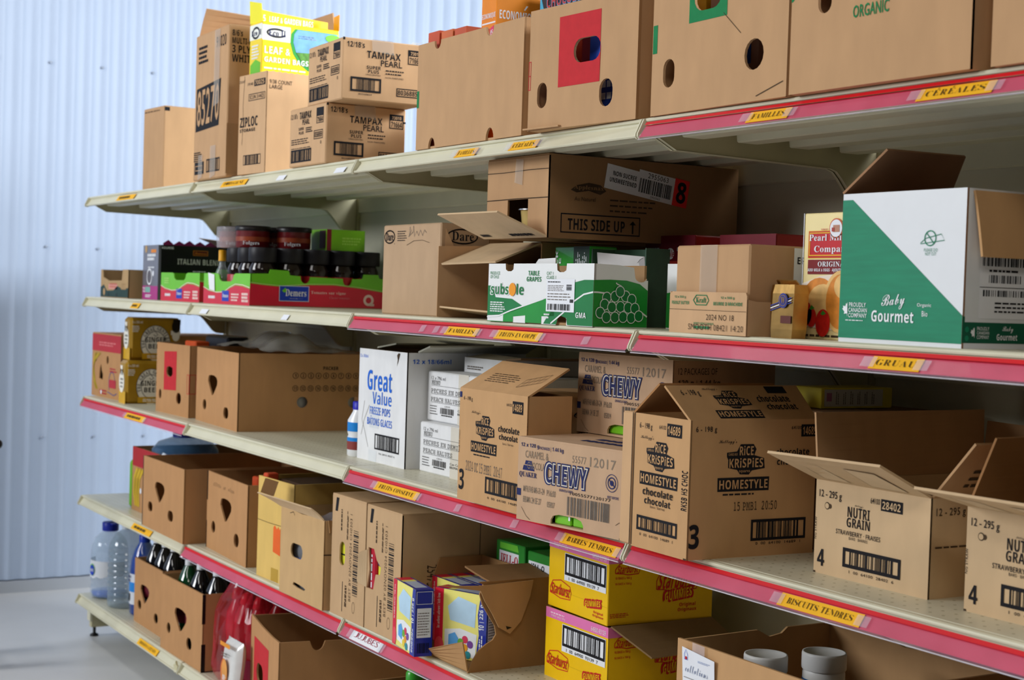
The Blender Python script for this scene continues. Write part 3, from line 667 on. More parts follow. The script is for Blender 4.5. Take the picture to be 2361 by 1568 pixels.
def a8():
    w, d, h = 0.375, 0.5, 0.25
    H1 = slot(w * .43, h * .765, .039, .024); H2 = slot(w * .14, h * .285, .017, .025); H3 = slot(w * .775, h * .305, .025, .0255)
    def paint(F, Sd, T):
        F.holed([(w * .29, h * .60), (w * .575, h * .60), (w * .575, h * .935), (w * .29, h * .935)], [H1], GREENINK)
        F.rect(0.005, 0.44, 0.04, 0.64, GREENINK); F.stroke([(0.55, 0.62), (0.68, 0.46)], 0.001, INKS); F.stroke([(0.80, 0.03), (0.98, 0.10)], 0.0015, INKS)
    o = tray('banana_box', (3.683, -0.005, Z), -0.02, w, d, h, KRAFT2, 0.005, fh=[H1, H2, H3], paint=paint)
    tag(o, 'fruit box with a green square around its hand hole on the top shelf', 'fruit box', 'fruit boxes on the top shelf')
    def pj(F, Sd, T): F.rect(0.62, 0.3, 0.85, 0.97, BLUEINK); F.text('JAVA', 0.66, 0.5, 0.80, 0.95, WHITE, 'b', 2, rot=90); F.text('R', 0.42, 0.66, 0.55, 0.76, NAVY, 'b'); F.rect(0.38, 0.56, 0.6, 0.60, NAVY)
    tag(closed('cereal_box', (3.775, 0.05, Z + 0.006), -0.02, 0.14, 0.06, 0.235, mat('b08f7c', 0.5), pj, 0.001, False), 'tan and blue box seen through the hand hole in the green square', 'cereal box')
    def py(F, Sd, T): F.text('ADIO', 0.52, 0.15, 0.88, 0.55, REDINK, 'b', 2, rot=90)
    tag(closed('cereal_box', (3.695, 0.05, Z + 0.006), -0.02, 0.07, 0.06, 0.2, mat('e0b418', 0.4), py, 0.001, False), 'yellow box seen through the left round hole of the green square fruit box', 'cereal box')
    tag(closed('cereal_box', (3.945, 0.04, Z + 0.006), -0.02, 0.08, 0.06, 0.2, mat('9a6a2c', 0.5, 0.3), None, 0.001, False), 'ochre box seen through the right round hole of the green square fruit box', 'cereal box')
a8()
def a9():
    w, d, h = 0.372, 0.5, 0.25
    H1 = slot(w * .205, h * .61, .015, .036); H2 = slot(w * .73, h * .70, .019, .036); H3 = [(w * .36, h * .985), (w * .53, h * .985), (w * .51, h * .86), (w * .445, h * .80), (w * .40, h * .84)]
    def paint(F, Sd, T):
        F.text('ORGANIC', 0.375, 0.40, 0.575, 0.475, GREENINK, 'n', off=0.012)
        F.mb.add([F.p(0.0 + 0.011 * math.sin(math.pi * k / 10) / w * 1.1, 0.66 - 0.022 * math.cos(math.pi * k / 10) / h, 1) for k in range(11)], [tuple(range(11))], GREENINK)
    o = tray('banana_box', (4.072, -0.019, Z), 0.0, w, d, h, KRAFT2, 0.005, fh=[H1, H2, H3], paint=paint)
    tag(o, 'fruit box lettered organic in green with two upright slots on the top shelf', 'fruit box', 'fruit boxes on the top shelf')
    def pm(F, Sd, T): F.rect(0.2, 0.3, 0.62, 0.82, MAROON); F.text('CRO', 0.3, 0.42, 0.48, 0.78, WHITE, 'n', 2, rot=-90)
    tag(closed('cereal_box', (4.31, 0.03, Z + 0.006), 0.0, 0.10, 0.06, 0.235, mat('a84a24', 0.4, 0.1), pm, 0.001, False), 'rust red box seen through the right slot of the organic fruit box', 'cereal box')
    def po(F, Sd, T): F.text('UR', 0.62, 0.82, 0.80, 0.95, NAVY, 'b', 2, rot=90); F.disc(0.5, 0.9, 0.012, WHITE); F.disc(0.47, 0.86, 0.01, NAVY, 2)
    tag(closed('cereal_box', (4.19, 0.03, Z + 0.006), 0.0, 0.09, 0.06, 0.24, mat('d8702c', 0.4, 0.1), po, 0.001, False), 'orange box seen through the torn hole at the top of the organic fruit box', 'cereal box')
    tag(closed('cereal_box', (4.095, 0.05, Z + 0.006), 0.0, 0.07, 0.06, 0.22, mat('3a3440', 0.4, 0.1), None, 0.001, False), 'dark box seen through the left slot of the organic fruit box', 'cereal box')
    o = tray('banana_box', (4.474, -0.012, Z), 0.0, 0.37, 0.5, 0.25, KRAFT2, 0.005)
    tag(o, 'fruit box cut off by the right edge of the picture on the top shelf', 'fruit box', 'fruit boxes on the top shelf')
a9()

# ------------------------------------------------------------------ second tier
Z = ZT[2]
def b1():
    w, d, h = 0.36, 0.28, 0.106
    dg = mat('26413e', 0.6, 0.08); pk = mat('d8988c', 0.6, 0.05); tn = card('b3946a')
    fo = [(0, 0), (w, 0), (w, h), (w * .80, h), (w * .77, h * .62), (w * .30, h * .60), (w * .10, h * .72), (w * .07, h), (0, h)]
    def paint(F, Sd, T):
        F.poly([(0.0, 0.02), (1, 0.02), (1, 0.36), (0.80, 0.32), (0.62, 0.42), (0.48, 0.26), (0.24, 0.24), (0.12, 0.46), (0, 0.36)], dg, 1, True)
        F.rect(0.30, 0.30, 0.62, 0.48, pk); F.lines(0.34, 0.36, 0.62, 0.56, mat('c8705c', 0.6), 2, 3); F.lines(0.76, 0.3, 0.95, 0.55, tn, 3, 5)
        F.disc(0.14, 0.2, 0.014, tn, 2); F.disc(0.3, 0.1, 0.007, BLACK, 2); F.disc(0.6, 0.1, 0.007, BLACK, 2)
    o = tray('produce_tray', (-0.036, 0.064, Z), 0.0, w, d, h, tn, fo=fo, paint=paint)
    tag(o, 'low dark green and tan produce tray at the left end of the second shelf', 'tray')
    tag(closed('blue_box', (0.19, 0.12, Z + 0.005), 0.1, 0.06, 0.12, 0.092, mat('3a3a9c', 0.5, 0.1), None, 0.002, False), 'small blue box lying in the low produce tray', 'box')
b1()
def b2():
    w, d, h = 0.20, 0.30, 0.196
    grey = mat('6b6a74', 0.3, 0.08, coat=0.3); mag = mat('b03a86', 0.4, 0.08)
    def paint(F, Sd, T):
        F.rect(0, 0, 1, 0.25, mag); F.lines(0.30, 0.72, 0.85, 0.86, WHITE, 2, 3, 0.7); F.rect(0.52, 0.86, 0.85, 0.92, ORANGE); F.ring(0.45, 0.42, 0.034, 0.006, WHITE, 2, 0.030); F.disc(0.68, 0.48, 0.010, PAPER)
        F.text('72', 0.03, 0.13, 0.18, 0.22, WHITE, 'b'); F.rect(0.2, 0.13, 0.52, 0.23, mat('7fb4a8', 0.5), 2); F.lines(0.2, 0.04, 0.6, 0.10, WHITE, 2, 3); F.disc(0.2, 0.93, 0.014, mat('c8a060', 0.4), 2); F.lines(0.35, 0.58, 0.85, 0.62, WHITE, 1, 4)
        Sd.text('KEURIG', 0.04, 0.93, 0.18, 0.97, WHITE, 'b'); Sd.frame(0.42, 0.83, 0.60, 0.92, 0.0015, ORANGE); Sd.rect(0.425, 0.835, 0.595, 0.915, mat('5a1a10', 0.4)); Sd.text('Francesco', 0.44, 0.855, 0.58, 0.895, ORANGE, 'c', 3)
        Sd.text('ITALIAN BLEND', 0.23, 0.66, 0.76, 0.76, mat('c9c6c0', 0.4), 'b'); Sd.lines(0.42, 0.53, 0.58, 0.555, PAPER, 1, 2); Sd.rect(0, 0, 0.03, 1, grey)
    o = tray('coffee_box', (0.36, 0.107, Z), -0.035, w, d, h, mat('141316', 0.32, 0.1, coat=0.3), 0.002, paint=lambda F, Sd, T: (F.rect(0, 0, 1, 1, grey, 0.5), paint(F, Sd, T)))
    flap(o, (0.0, d, h), (w, d, h), (0.02, -0.10, 0.035), (0.02, -0.06, 0.02), GREYK, 0.0015)
    mb = MB(); R = random.Random(2); n = 14
    for j in range(2):
        pass
    vs = []
    for i in range(n): y = 0.02 + 0.27 * i / n; vs += [(w - 0.012, y, h - 0.03), (w - 0.016, y, h + (0.016 if i % 2 else 0.003) + R.uniform(0, .004))]
    mb.add(vs, [(2 * i, 2 * i + 2, 2 * i + 3, 2 * i + 1) for i in range(n - 1)], mat('8a1c5c', 0.4, 0.1)); q = mb.build('torn_top_edge', o); q['label'] = 'torn magenta top edge'
    tag(o, 'black and magenta coffee pod box with a torn top on the second shelf', 'coffee box')
b2()
def demers(loc, rz, w, d, h, label):
    gr = mat('6fc626', 0.4, 0.04, coat=0.2); rd = mat('d31c38', 0.4, 0.04, coat=0.2); wh = mat('f4d8d0', 0.5)
    fo = [(0, 0), (w, 0), (w, h), (w * .70, h), (w * .66, h * .95), (w * .64, h * .80), (w * .60, h * .74), (w * .40, h * .74), (w * .36, h * .80), (w * .34, h * .95), (w * .30, h), (0, h)]
    so = [(0, 0), (d, 0), (d, h * .98), (d * .94, h * .98), (d * .93, h * 1.10), (d * .82, h * 1.10), (d * .81, h * .95), (d * .735, h * .94)] + [(d * .70 + .016 * math.cos(a), h * .93 - .022 * math.sin(a)) for a in [math.pi * k / 8 for k in range(1, 8)]] + \
         [(d * .665, h * .94), (d * .425, h * .96)] + [(d * .39 + .016 * math.cos(a), h * .95 - .020 * math.sin(a)) for a in [math.pi * k / 8 for k in range(1, 8)]] + [(d * .355, h * .97), (d * .28, h * .99), (d * .27, h * 1.13), (d * .14, h * 1.15), (d * .13, h * 1.02), (0, h)]
    def paint(F, Sd, T):
        F.poly([(0, 0), (1, 0), (1, 0.52), (0.85, 0.60), (0.70, 0.62), (0.58, 0.52), (0.46, 0.38), (0.30, 0.36), (0.12, 0.42), (0.0, 0.52)], rd, 1, True)
        F.stroke([(0.0, 0.55), (0.12, 0.45), (0.30, 0.38), (0.46, 0.40), (0.58, 0.55), (0.70, 0.66), (0.85, 0.64), (1, 0.56)], 0.0022, wh)
        F.rect(0.42, 0.10, 0.57, 0.44, BLUE, 2); F.text('Demers', 0.44, 0.22, 0.56, 0.34, WHITE, 's', 3); F.lines(0.12, 0.17, 0.3, 0.26, WHITE, 1, 3, 1.0); F.lines(0.62, 0.12, 0.78, 0.40, wh, 3, 4); F.lines(0.84, 0.10, 0.98, 0.42, wh, 3, 6, 0.7); F.lines(0.10, 0.62, 0.25, 0.85, mat('a8dc70', 0.5), 3, 8)
        Sd.poly([(0, 0), (1, 0), (1, 0.52), (0.80, 0.64), (0.60, 0.72), (0.42, 0.70), (0.22, 0.62), (0.08, 0.66), (0.0, 0.70)], rd, 1, True)
        Sd.stroke([(0.0, 0.73), (0.08, 0.69), (0.22, 0.65), (0.42, 0.73), (0.60, 0.75), (0.80, 0.67), (1, 0.55)], 0.0022, mat('b8e07c', 0.5))
        Sd.frame(0.205, 0.17, 0.42, 0.66, 0.0018, mat('c8d4ea', 0.4), 3); Sd.rect(0.21, 0.18, 0.415, 0.65, BLUE, 2); Sd.text('Demers', 0.25, 0.33, 0.40, 0.55, WHITE, 's', 4); Sd.poly([(0.225, 0.50), (0.25, 0.60), (0.26, 0.48), (0.24, 0.44)], gr, 4); Sd.lines(0.28, 0.25, 0.38, 0.28, WHITE, 1, 2)
        Sd.text('Tomates sur vigne', 0.435, 0.40, 0.69, 0.52, wh, 's', 2, off=-0.01); Sd.text('Cluster tomatoes', 0.57, 0.28, 0.72, 0.36, mat('d87884', 0.5), 's', 2, off=-0.01)
        Sd.ring(0.862, 0.27, 0.0175, 0.008, wh, 2); Sd.rect(0.875, 0.085, 0.905, 0.16, wh, 2); Sd.rect(0.0, 0.0, 1, 0.02, DARKK, 2)
    o = tray('produce_tray', loc, rz, w, d, h, gr, 0.004, fo=fo, so=so, paint=paint)
    return tag(o, label, 'tray', 'green and red produce trays on the second shelf')
demers((0.668, 0.077, Z), 0.03, 0.37, 0.43, 0.097, 'green and red produce tray in front of the black coffee box')
t4 = demers((1.140, 0.067, Z), -0.013, 0.425, 0.450, 0.096, 'green and red produce tray full of black-lidded coffee jars')
mb = MB(); mb.add([(0.06, -0.002, 0.045), (0.115, -0.003, 0.040), (0.105, -0.002, 0.092), (0.045, -0.002, 0.098)], [(0, 1, 2, 3)], WHITE); part_label(mb.build('white_sticker', t4), 'torn white paper sticker')
def jars():
    gl = mat('1c110d', 0.12, 0.1, coat=0.25); lb = mat('a81c20', 0.35, 0.1)
    root = empty('coffee_jar', (1.518, 0.118, Z + 0.004)); r = 0.040
    mb = MB(); mb.lathe([(r * .8, 0), (r, 0.006), (r, 0.05), (r * .93, 0.062), (r * .93, 0.085), (r, 0.098), (r * .99, 0.110), (r * .78, 0.128), (r * .78, 0.134)], gl, 20); mb.build('glass_body', root)
    mb = MB(); mb.lathe([(r * 1.01, 0.012), (r * 1.02, 0.014), (r * 1.02, 0.088), (r * 1.0, 0.09)], lb, 20, cap=False); mb.build('label_band', root)
    mb = MB(); mb.lathe([(r * 1.04, 0.128), (r * 1.08, 0.130), (r * 1.08, 0.167), (r * 1.04, 0.172)], mat('17151a', 0.45, 0.1), 24); mb.build('lid', root)
    tag(root, 'black-lidded coffee jar in the front right corner of the green and red tray', 'coffee jar', 'coffee jars in the green and red tray')
    for i in range(3):
        for j in range(5):
            if (i, j) == (0, 0): continue
            lab = 'black-lidded coffee jar, %s from the front in the %s row of the tray' % (['first', 'second', 'third', 'fourth', 'fifth'][j], ['right hand', 'middle', 'left'][i])
            copy_tree(root, (1.518 - 0.093 * i, 0.118 + 0.086 * j, Z + 0.004), 0.0, lab)
    # slim bottles in the left front of the tray
    def slim(x, y, hh, capm, lab):
        o = empty('small_bottle', (x, y, Z + 0.004)); mb = MB(); mb.lathe([(0.02, 0), (0.022, 0.004), (0.022, hh * .55), (0.010, hh * .72), (0.010, hh * .82)], mat('9aa4a6', 0.08, 0.1, alpha=0.45, coat=0.6), 16); mb.build('bottle_body', o)
        mb = MB(); mb.lathe([(0.0205, 0.001), (0.0205, hh * .4)], mat('a8541c', 0.4), 12); mb.build('contents', o)
        mb = MB(); mb.lathe([(0.012, hh * .80), (0.012, hh), (0.010, hh + 0.002)], capm, 16); mb.build('cap', o); tag(o, lab, 'bottle')
    slim(1.215, 0.10, 0.165, mat('e8a818', 0.4), 'slim bottle with a yellow cap in the tray of coffee jars')
    slim(1.195, 0.165, 0.130, WHITE, 'slim bottle with a white cap in the tray of coffee jars')
    # large coffee tubs riding on the lids of the jars
    zt = Z + 0.004 + 0.1725; r = 0.052
    root = empty('coffee_tub', (1.400, 0.130, zt)); mb = MB()
    mb.lathe([(r * .9, 0), (r, 0.004), (r, 0.052), (r * 1.03, 0.055)], mat('6a1418', 0.35, 0.1, coat=0.2), 24); mb.build('tub_body', root)
    mb = MB(); mb.lathe([(r * 1.012, 0.020), (r * 1.012, 0.034)], mat('8a3a1c', 0.4, 0.2), 24, cap=False); A = math.radians(-27); F = Face(mb, V((math.cos(A), math.sin(A), 0)) * (r * 1.02) + V((0, 0, 0.004)), V((-math.sin(A), math.cos(A), 0)), V((0, 0, 1)), 0.05, 0.018); F.text('Folgers', -0.5, 0.1, 0.5, 0.9, PAPER, 's', 2, off=-0.01)
    mb.build('label_band', root)
    mb = MB(); mb.lathe([(r * 1.05, 0.052), (r * 1.06, 0.056), (r * 1.06, 0.066), (r * .98, 0.068), (r * .9, 0.066)], mat('1a1416', 0.35, 0.1), 28); mb.build('lid', root)
    tag(root, 'red coffee tub with dark lid on the jar tops, second from the right', 'coffee tub', 'red coffee tubs on the jar tops')
    copy_tree(root, (1.450, 0.245, zt), 0, 'red coffee tub with dark lid on the jar tops, nearest the lime green box')
    copy_tree(root, (1.285, 0.118, zt), 0, 'red coffee tub under clear wrap on the jar tops, leftmost one')
    copy_tree(root, (1.340, 0.230, zt), 0, 'red coffee tub under clear wrap on the jar tops, behind the leftmost one')
    mb = MB(); mb.lathe([(0.060, 0.0), (0.061, 0.03), (0.059, 0.066)], clear('d8d0d4', 0.35, 0.1), 20, cap=False, wob=lambda a, i: 1 + 0.02 * math.sin(7 * a + i)); o = mb.build('shrink_wrap', None, (1.285, 0.118, zt)); tag(o, 'clear shrink wrap around the leftmost red coffee tub', 'shrink wrap')
    def pl(F, Sd, T): F.rect(0.55, 0.1, 0.95, 0.95, mat('3c1414', 0.4)); Sd.rect(0.0, 0.0, 0.12, 1.0, mat('8a1c2c', 0.4)); Sd.lines(0.4, 0.3, 0.9, 0.7, mat('a8dc50', 0.4), 3, 4)
    tag(closed('tea_box', (1.40, 0.325, zt), 0.0, 0.12, 0.13, 0.066, mat('7fc41e', 0.4, 0.08), pl, 0.001, False), 'lime green box lying on the jar tops near the back', 'tea box')
jars()
def b5():
    w, d, h = 0.311, 0.10, 0.218
    def logo(F, u0, v0, u1, v1):
        cu, cv = (u0 + u1) / 2, (v0 + v1) / 2
        for q in (0.0, 0.004): F.ring(cu, cv, (u1 - u0) / 2 * F.w, 0.0032, INK, 2, (v1 - v0) / 2 * F.h)
        F.text('Dare', u0 + (u1 - u0) * .16, v0 + (v1 - v0) * .22, u1 - (u1 - u0) * .14, v1 - (v1 - v0) * .2, INK, 's')
    def paint(F, Sd, T):
        logo(F, 0.02, 0.79, 0.215, 0.945); F.text('R', 0.205, 0.785, 0.215, 0.795, INK); F.lines(0.26, 0.82, 0.43, 0.945, INK, 5, 3, 0.35)
        F.stroke([(0.46, 0.86), (0.50, 0.93), (0.48, 0.97), (0.47, 0.87), (0.53, 0.91), (0.54, 0.98), (0.56, 0.86), (0.60, 0.92), (0.63, 0.87), (0.66, 0.93), (0.70, 0.87), (0.73, 0.93), (0.76, 0.90)], 0.0016, GREYINK)
        F.stroke([(0.43, 0.77), (0.55, 0.815), (0.70, 0.82), (0.82, 0.79)], 0.001, INKS)
    o = closed('tall_carton', (2.473, 0.060, Z), -0.013, w, 0.13, h, GREYK, paint, seam=False)
    mb = MB(); Sd = Face(mb, (w, 0, 0), (0, 1, 0), (0, 0, 1), 0.22, h); mb.box((w - 0.002, 0.13, 0), (w, 0.22, h), card('a8845c')); logo(Sd, 0.07, 0.78, 0.44, 0.945); mb.build('side_panel', o)
    mb = MB(); mb.box((0.0, 0.13, 0.0), (w - 0.003, 0.22, h - 0.02), card('a8845c')); mb.build('back_half', o)
    mb = MB(); mb.plate((w + 0.001, 0.005, 0.0), (w + 0.007, 0.045, 0.0), (w + 0.006, 0.040, 0.15), (w + 0.001, 0.012, 0.205), 0.003, TAN); part_label(mb.build('flap', o), 'torn side flap')
    tag(o, 'greyish brown carton with an oval logo at the left of the opened cases', 'carton')
    def pp(F, Sd, T): F.lines(0.1, 0.2, 0.9, 0.8, WHITE, 2, 4)
    tag(closed('snack_box', (2.70, 0.13, Z + h + 0.001), 0.5, 0.10, 0.06, 0.013, mat('5a4cc0', 0.35, 0.25), pp, 0.001, False), 'flat blue and purple box lying on top of the oval logo carton', 'box')
b5()
def b6():
    w, d, h = 0.228, 0.36, 0.170
    o = tray('opened_case', (2.824, 0.165, Z), 0.0, w, d, h, card('a5835c'), 0.004, lid=True, no_front=True)
    flap(o, (0.0, 0.0, h), (w, 0.0, h), (-0.02, -0.115, -0.050), (0.0, -0.115, -0.046), PALE, paint=lambda F: (F.lines(0.52, 0.05, 0.93, 0.18, INK, 1, 3, 0.8), F.lines(0.35, 0.22, 0.65, 0.32, INK, 1, 5, 0.8)))
    flap(o, (0.0, 0.0, 0.004), (w, 0.0, 0.004), (-0.03, -0.115, 0.018), (0.0, -0.10, 0.010), PALE)
    flap(o, (0.0, 0.0, 0.001), (0.0, 0.0, h - 0.002), (-0.028, -0.120, 0.0), (-0.028, -0.120, -0.005), KRAFT2)
    tag(o, 'brown case lying on its side with open flaps and fruit cups inside', 'opened case', 'opened fruit cup cases')
    def cup(loc, lab):
        c = empty('fruit_cup', loc); mb = MB(); mb.lathe([(0.026, 0), (0.028, 0.003), (0.034, 0.055), (0.036, 0.056)], mat('e8d088', 0.25, 0.05, coat=0.5), 18); mb.build('cup_body', c)
        mb = MB(); mb.lathe([(0.0385, 0.0555), (0.0385, 0.058)], mat('c8cacc', 0.2, 0.02, metal=0.8), 18); mb.build('foil_lid', c); tag(c, lab, 'fruit cup', 'fruit cups in the opened cases')
    cup((2.824 + 0.048, 0.215, Z + 0.0045), 'yellow fruit cup at the bottom of the lower opened case'); cup((2.824 + 0.048, 0.215, Z + 0.063), 'yellow fruit cup stacked on another in the lower opened case')
    sl = closed('cup_sleeve', (2.824 + 0.090, 0.20, Z + 0.0045), 0, 0.09, 0.09, 0.125, mat('7a4a2c', 0.5, 0.08), None, 0.004, False); tag(sl, 'brown paperboard sleeve of fruit cups in the lower opened case', 'cup sleeve')
    # upper case
    w, d, h = 0.250, 0.49, 0.1675; z = Z + 0.174 + 0.0015
    db = card('9a7650')
    fh = [[(w * .355, 0.004), (w * .69, 0.004), (w * .69, h * .485), (w * .355, h * .485)]]
    def paint(F, Sd, T):
        F.stroke([(0, 0.84), (0.3, 0.835), (0.7, 0.845), (1, 0.84)], 0.0015, INKS); F.stroke([(0, 0.49), (0.5, 0.495), (1, 0.49)], 0.002, INKS)
        Sd.poly([(0.11, 0.60), (0.14, 0.66), (0.20, 0.70), (0.26, 0.68), (0.29, 0.61), (0.26, 0.56), (0.20, 0.60), (0.14, 0.57)], INKS, 1, True); Sd.text('Applesnax', 0.125, 0.60, 0.275, 0.665, db, 's', 3)
        Sd.text('Au Naturel', 0.13, 0.47, 0.235, 0.52, INKS, 'n'); Sd.lines(0.31, 0.36, 0.55, 0.56, INKS, 3, 4, 0.3)
        Sd.frame(0.065, 0.07, 0.47, 0.31, 0.0025, INK); Sd.text('THIS SIDE UP', 0.10, 0.11, 0.39, 0.25, INK, 'b'); Sd.rect(0.428, 0.10, 0.436, 0.24, INK); Sd.poly([(0.415, 0.21), (0.432, 0.26), (0.449, 0.21)], INK)
    o = tray('opened_case', (3.010, 0.048, z), 0.0, w, d, h, db, 0.004, fh=fh, lid=True, paint=lambda F, Sd, T: (F.holed([(0, 0), (w, 0), (w, h), (0, h)], fh, KRAFT2, 0.5), paint(F, Sd, T)))
    flap(o, (-0.01, 0.0, 0.0), (w, 0.0, 0.0), (-0.06, -0.085, 0.050), (-0.06, -0.085, 0.048), PALE, paint=lambda F: (F.lines(0.08, 0.10, 0.26, 0.2, INK, 1, 3, 0.9), F.lines(0.55, 0.10, 0.92, 0.2, INK, 1, 6, 0.9)))
    mb = MB(); F = front(mb, w, d, h); F.poly([(0.47, 0.70), (0.60, 0.66), (0.61, 0.98), (0.49, 1.0)], TAPE, 5); mb.build('packing_tape', o)
    mb = MB(); F = Face(mb, (w + 0.001, 0.135, 0.110), (0, 0.989, -0.150), (0, 0.150, 0.989), 0.215, 0.060)
    F.rect(0, 0.0, 0.42, 0.86, PAPER, 1); F.rect(0.38, 0.0, 0.84, 0.95, PAPER, 1.6); F.rect(0.82, 0.0, 1.0, 0.98, mat('f02c26', 0.5), 2.2)
    F.text('NON SUCREE', 0.08, 0.50, 0.36, 0.66, INK); F.text('UNSWEETENED', 0.05, 0.26, 0.37, 0.42, INK); F.text('2955063', 0.49, 0.72, 0.74, 0.90, INK, 'n'); F.bars(0.40, 0.16, 0.80, 0.66, INK, 26, 3, 2.4); F.text('2955063', 0.55, 0.04, 0.67, 0.12, INK, 'n')
    F.text('8', 0.855, 0.12, 0.97, 0.88, INK, 'b', 4, off=0.01); part_label(mb.build('case_sticker', o), 'white sticker with a bar code and a red square 8')
    tag(o, 'dark brown case marked this side up, stacked on the lower opened case', 'opened case', 'opened fruit cup cases')
    cup((3.010 + 0.135, 0.092, z + 0.0045), 'yellow fruit cup showing in the opening of the upper case')
b6()
def b8():
    w, d, h = 0.394, 0.125, 0.120
    gr = mat('1f9034', 0.42, 0.06, coat=0.2); gd = mat('167a3c', 0.42, 0.06, coat=0.2); wt = mat('e9ebea', 0.5, 0.02)
    R = lambda u, v: (w * u, h * v)
    def cut(u, hw, v): return [R(u + hw, 1), R(u + hw * .9, v + .03), R(u + hw * .4, v), R(u - hw * .4, v), R(u - hw * .9, v + .03), R(u - hw, 1)]
    fo = [R(0, 0), R(.165, 0), R(.165, .12), R(.185, .17), R(.245, .17), R(.265, .10), R(.265, 0), R(.385, 0), R(.385, .13), R(.54, .13), R(.54, 0), R(.675, 0), R(.675, .12), R(.69, .16), R(.755, .16), R(.77, .10), R(.77, 0), R(1, 0), R(1, 1)] + cut(.715, .045, .86) + cut(.215, .042, .87) + [R(0, 1)]
    so = [(0, 0), (d, 0), (d, h * .76), (d * .97, h * .76)] + [(d * .87 + d * .12 * math.cos(a), h * .83 - h * .10 * math.sin(a)) for a in [math.pi * k / 8 for k in range(1, 8)]] + [(d * .73, h * .96), (d * .45, h * .99), (0, h)]
    def paint(F, Sd, T):
        F.poly([(0.0, 0.62), (0.05, 0.62), (0.08, 0.42), (0.25, 0.40), (0.37, 0.27), (0.25, 0.17), (0.12, 0.12), (0.0, 0.10)], gd, 1, True)
        F.poly([(0.0, 0.01), (0.165, 0.01), (0.165, 0.12), (0.2, 0.18), (0.40, 0.30), (0.60, 0.44), (0.66, 0.46), (0.66, 0.14), (0.54, 0.13), (0.54, 0.01), (0.385, 0.01), (0.385, 0.13), (0.265, 0.10), (0.265, 0.01), (0.14, 0.0), (0.0, 0.0)], gr, 1, True)
        F.poly([(0.56, 0.01), (0.68, 0.01), (0.70, 0.165), (0.77, 0.12), (0.78, 0.01), (1, 0.01), (1, 0.74), (0.92, 0.74), (0.84, 0.70), (0.80, 0.66), (0.66, 0.30), (0.58, 0.08)], gd, 1, True)
        F.stroke([(0.0, 0.075), (0.12, 0.10), (0.24, 0.20), (0.40, 0.31), (0.56, 0.42)], 0.0028, wt); F.stroke([(0.63, 0.02), (0.74, 0.20), (0.84, 0.40), (0.92, 0.51), (1.0, 0.55)], 0.0032, wt)
        F.text('PRODUCE', 0.022, 0.81, 0.12, 0.865, gd, 'n', off=0.005); F.text('OF CHILE', 0.022, 0.745, 0.11, 0.80, gd, 'n', off=0.005)
        F.text('TABLE', 0.405, 0.80, 0.51, 0.88, gd, 'b'); F.text('GRAPES', 0.39, 0.70, 0.53, 0.78, gd, 'b'); F.text('CAT 1', 0.58, 0.815, 0.64, 0.865, gd, 'n', off=0.005); F.text('CLASS 1', 0.58, 0.745, 0.665, 0.80, gd, 'n', off=0.005)
        F.text('subs', 0.035, 0.47, 0.215, 0.66, gd, 'b', 3); F.text('le', 0.295, 0.47, 0.365, 0.66, gd, 'b', 3); F.disc(0.255, 0.56, 0.0135, mat('f09a1c', 0.5), 4, 0.0135)
        F.text('subs', 0.025, 0.455, 0.225, 0.675, wt, 'b', 2, off=0.05); F.lines(0.03, 0.17, 0.19, 0.36, wt, 5, 3, 0.5)
        F.text('GMA', 0.855, 0.13, 0.945, 0.22, wt, 'b', 3); F.lines(0.565, 0.10, 0.62, 0.2, wt, 2, 4)
        Sd.poly([(0, 0.01), (1, 0.01), (1, 0.60), (0.85, 0.70), (0.6, 0.75), (0.3, 0.755), (0, 0.74)], gr, 1, True)
        pts = [(0.24, .47), (0.39, .49), (0.585, .50), (0.70, .45), (0.20, .36), (0.335, .32), (0.49, .33), (0.635, .32), (0.76, .31), (0.12, .23), (0.235, .16), (0.39, .16), (0.54, .17), (0.69, .16), (0.83, .19), (0.47, .57)]
        for i, (u, v) in enumerate(pts): Sd.disc(u, v, 0.0098, gd, 2 + i * 0.3, 0.0102); Sd.ring(u, v, 0.0108, 0.0016, wt, 2.2 + i * 0.3, 0.0112)
        Sd.stroke([(0.50, 0.60), (0.50, 0.66), (0.42, 0.69), (0.40, 0.71)], 0.0022, wt, 3); Sd.stroke([(0.88, 0.26), (1.0, 0.18)], 0.003, wt, 1.5); Sd.stroke([(0.0, 0.55), (0.08, 0.55), (0.2, 0.54)], 0.003, wt, 1.5)
    o = tray('grape_box', (3.121, -0.006, Z), 0.010, w, d, h, wt, 0.005, fo=fo, so=so, paint=paint, inner=card('a5835c'))
    mb = MB(); F = Face(mb, (w * .585, -0.001, h * .215), (1, 0, 0), (0, 0, 1), w * .255, h * .53)
    F.rect(0, 0, 1, 1, PAPER); F.bars(0.06, 0.05, 0.88, 0.24, INK, 24, 5); F.bars(0.72, 0.66, 0.90, 0.84, INK, 10, 8, horiz=True); F.lines(0.05, 0.36, 0.9, 0.62, GREYINK, 3, 3, 0.3); F.lines(0.05, 0.64, 0.66, 0.84, GREYINK, 4, 6, 0.35); F.lines(0.05, 0.90, 0.6, 0.95, INK, 1, 3); F.rect(0.84, 0.29, 0.97, 0.39, INK)
    part_label(mb.build('shipping_label', o), 'white printed shipping label')
    flap(o, (w * .385, 0.02, h), (w * .575, 0.02, h), (0.012, 0.0, 0.010), (0.0, 0.0, 0.012), wt, 0.003)
    tag(o, 'white and green table grape box with a bunch of grapes on its end', 'grape box', 'white and green grape boxes')
    o = tray('grape_box', (3.533, 0.155, Z), 0.0, 0.13, 0.13, 0.125, wt, 0.005, paint=lambda F, Sd, T: (F.poly([(0, 0.02), (1, 0.02), (1, 0.5), (0.5, 0.6), (0, 0.55)], gr, 1, True)))
    tag(o, 'white and green grape box mostly hidden behind the taped brown box', 'grape box', 'white and green grape boxes')
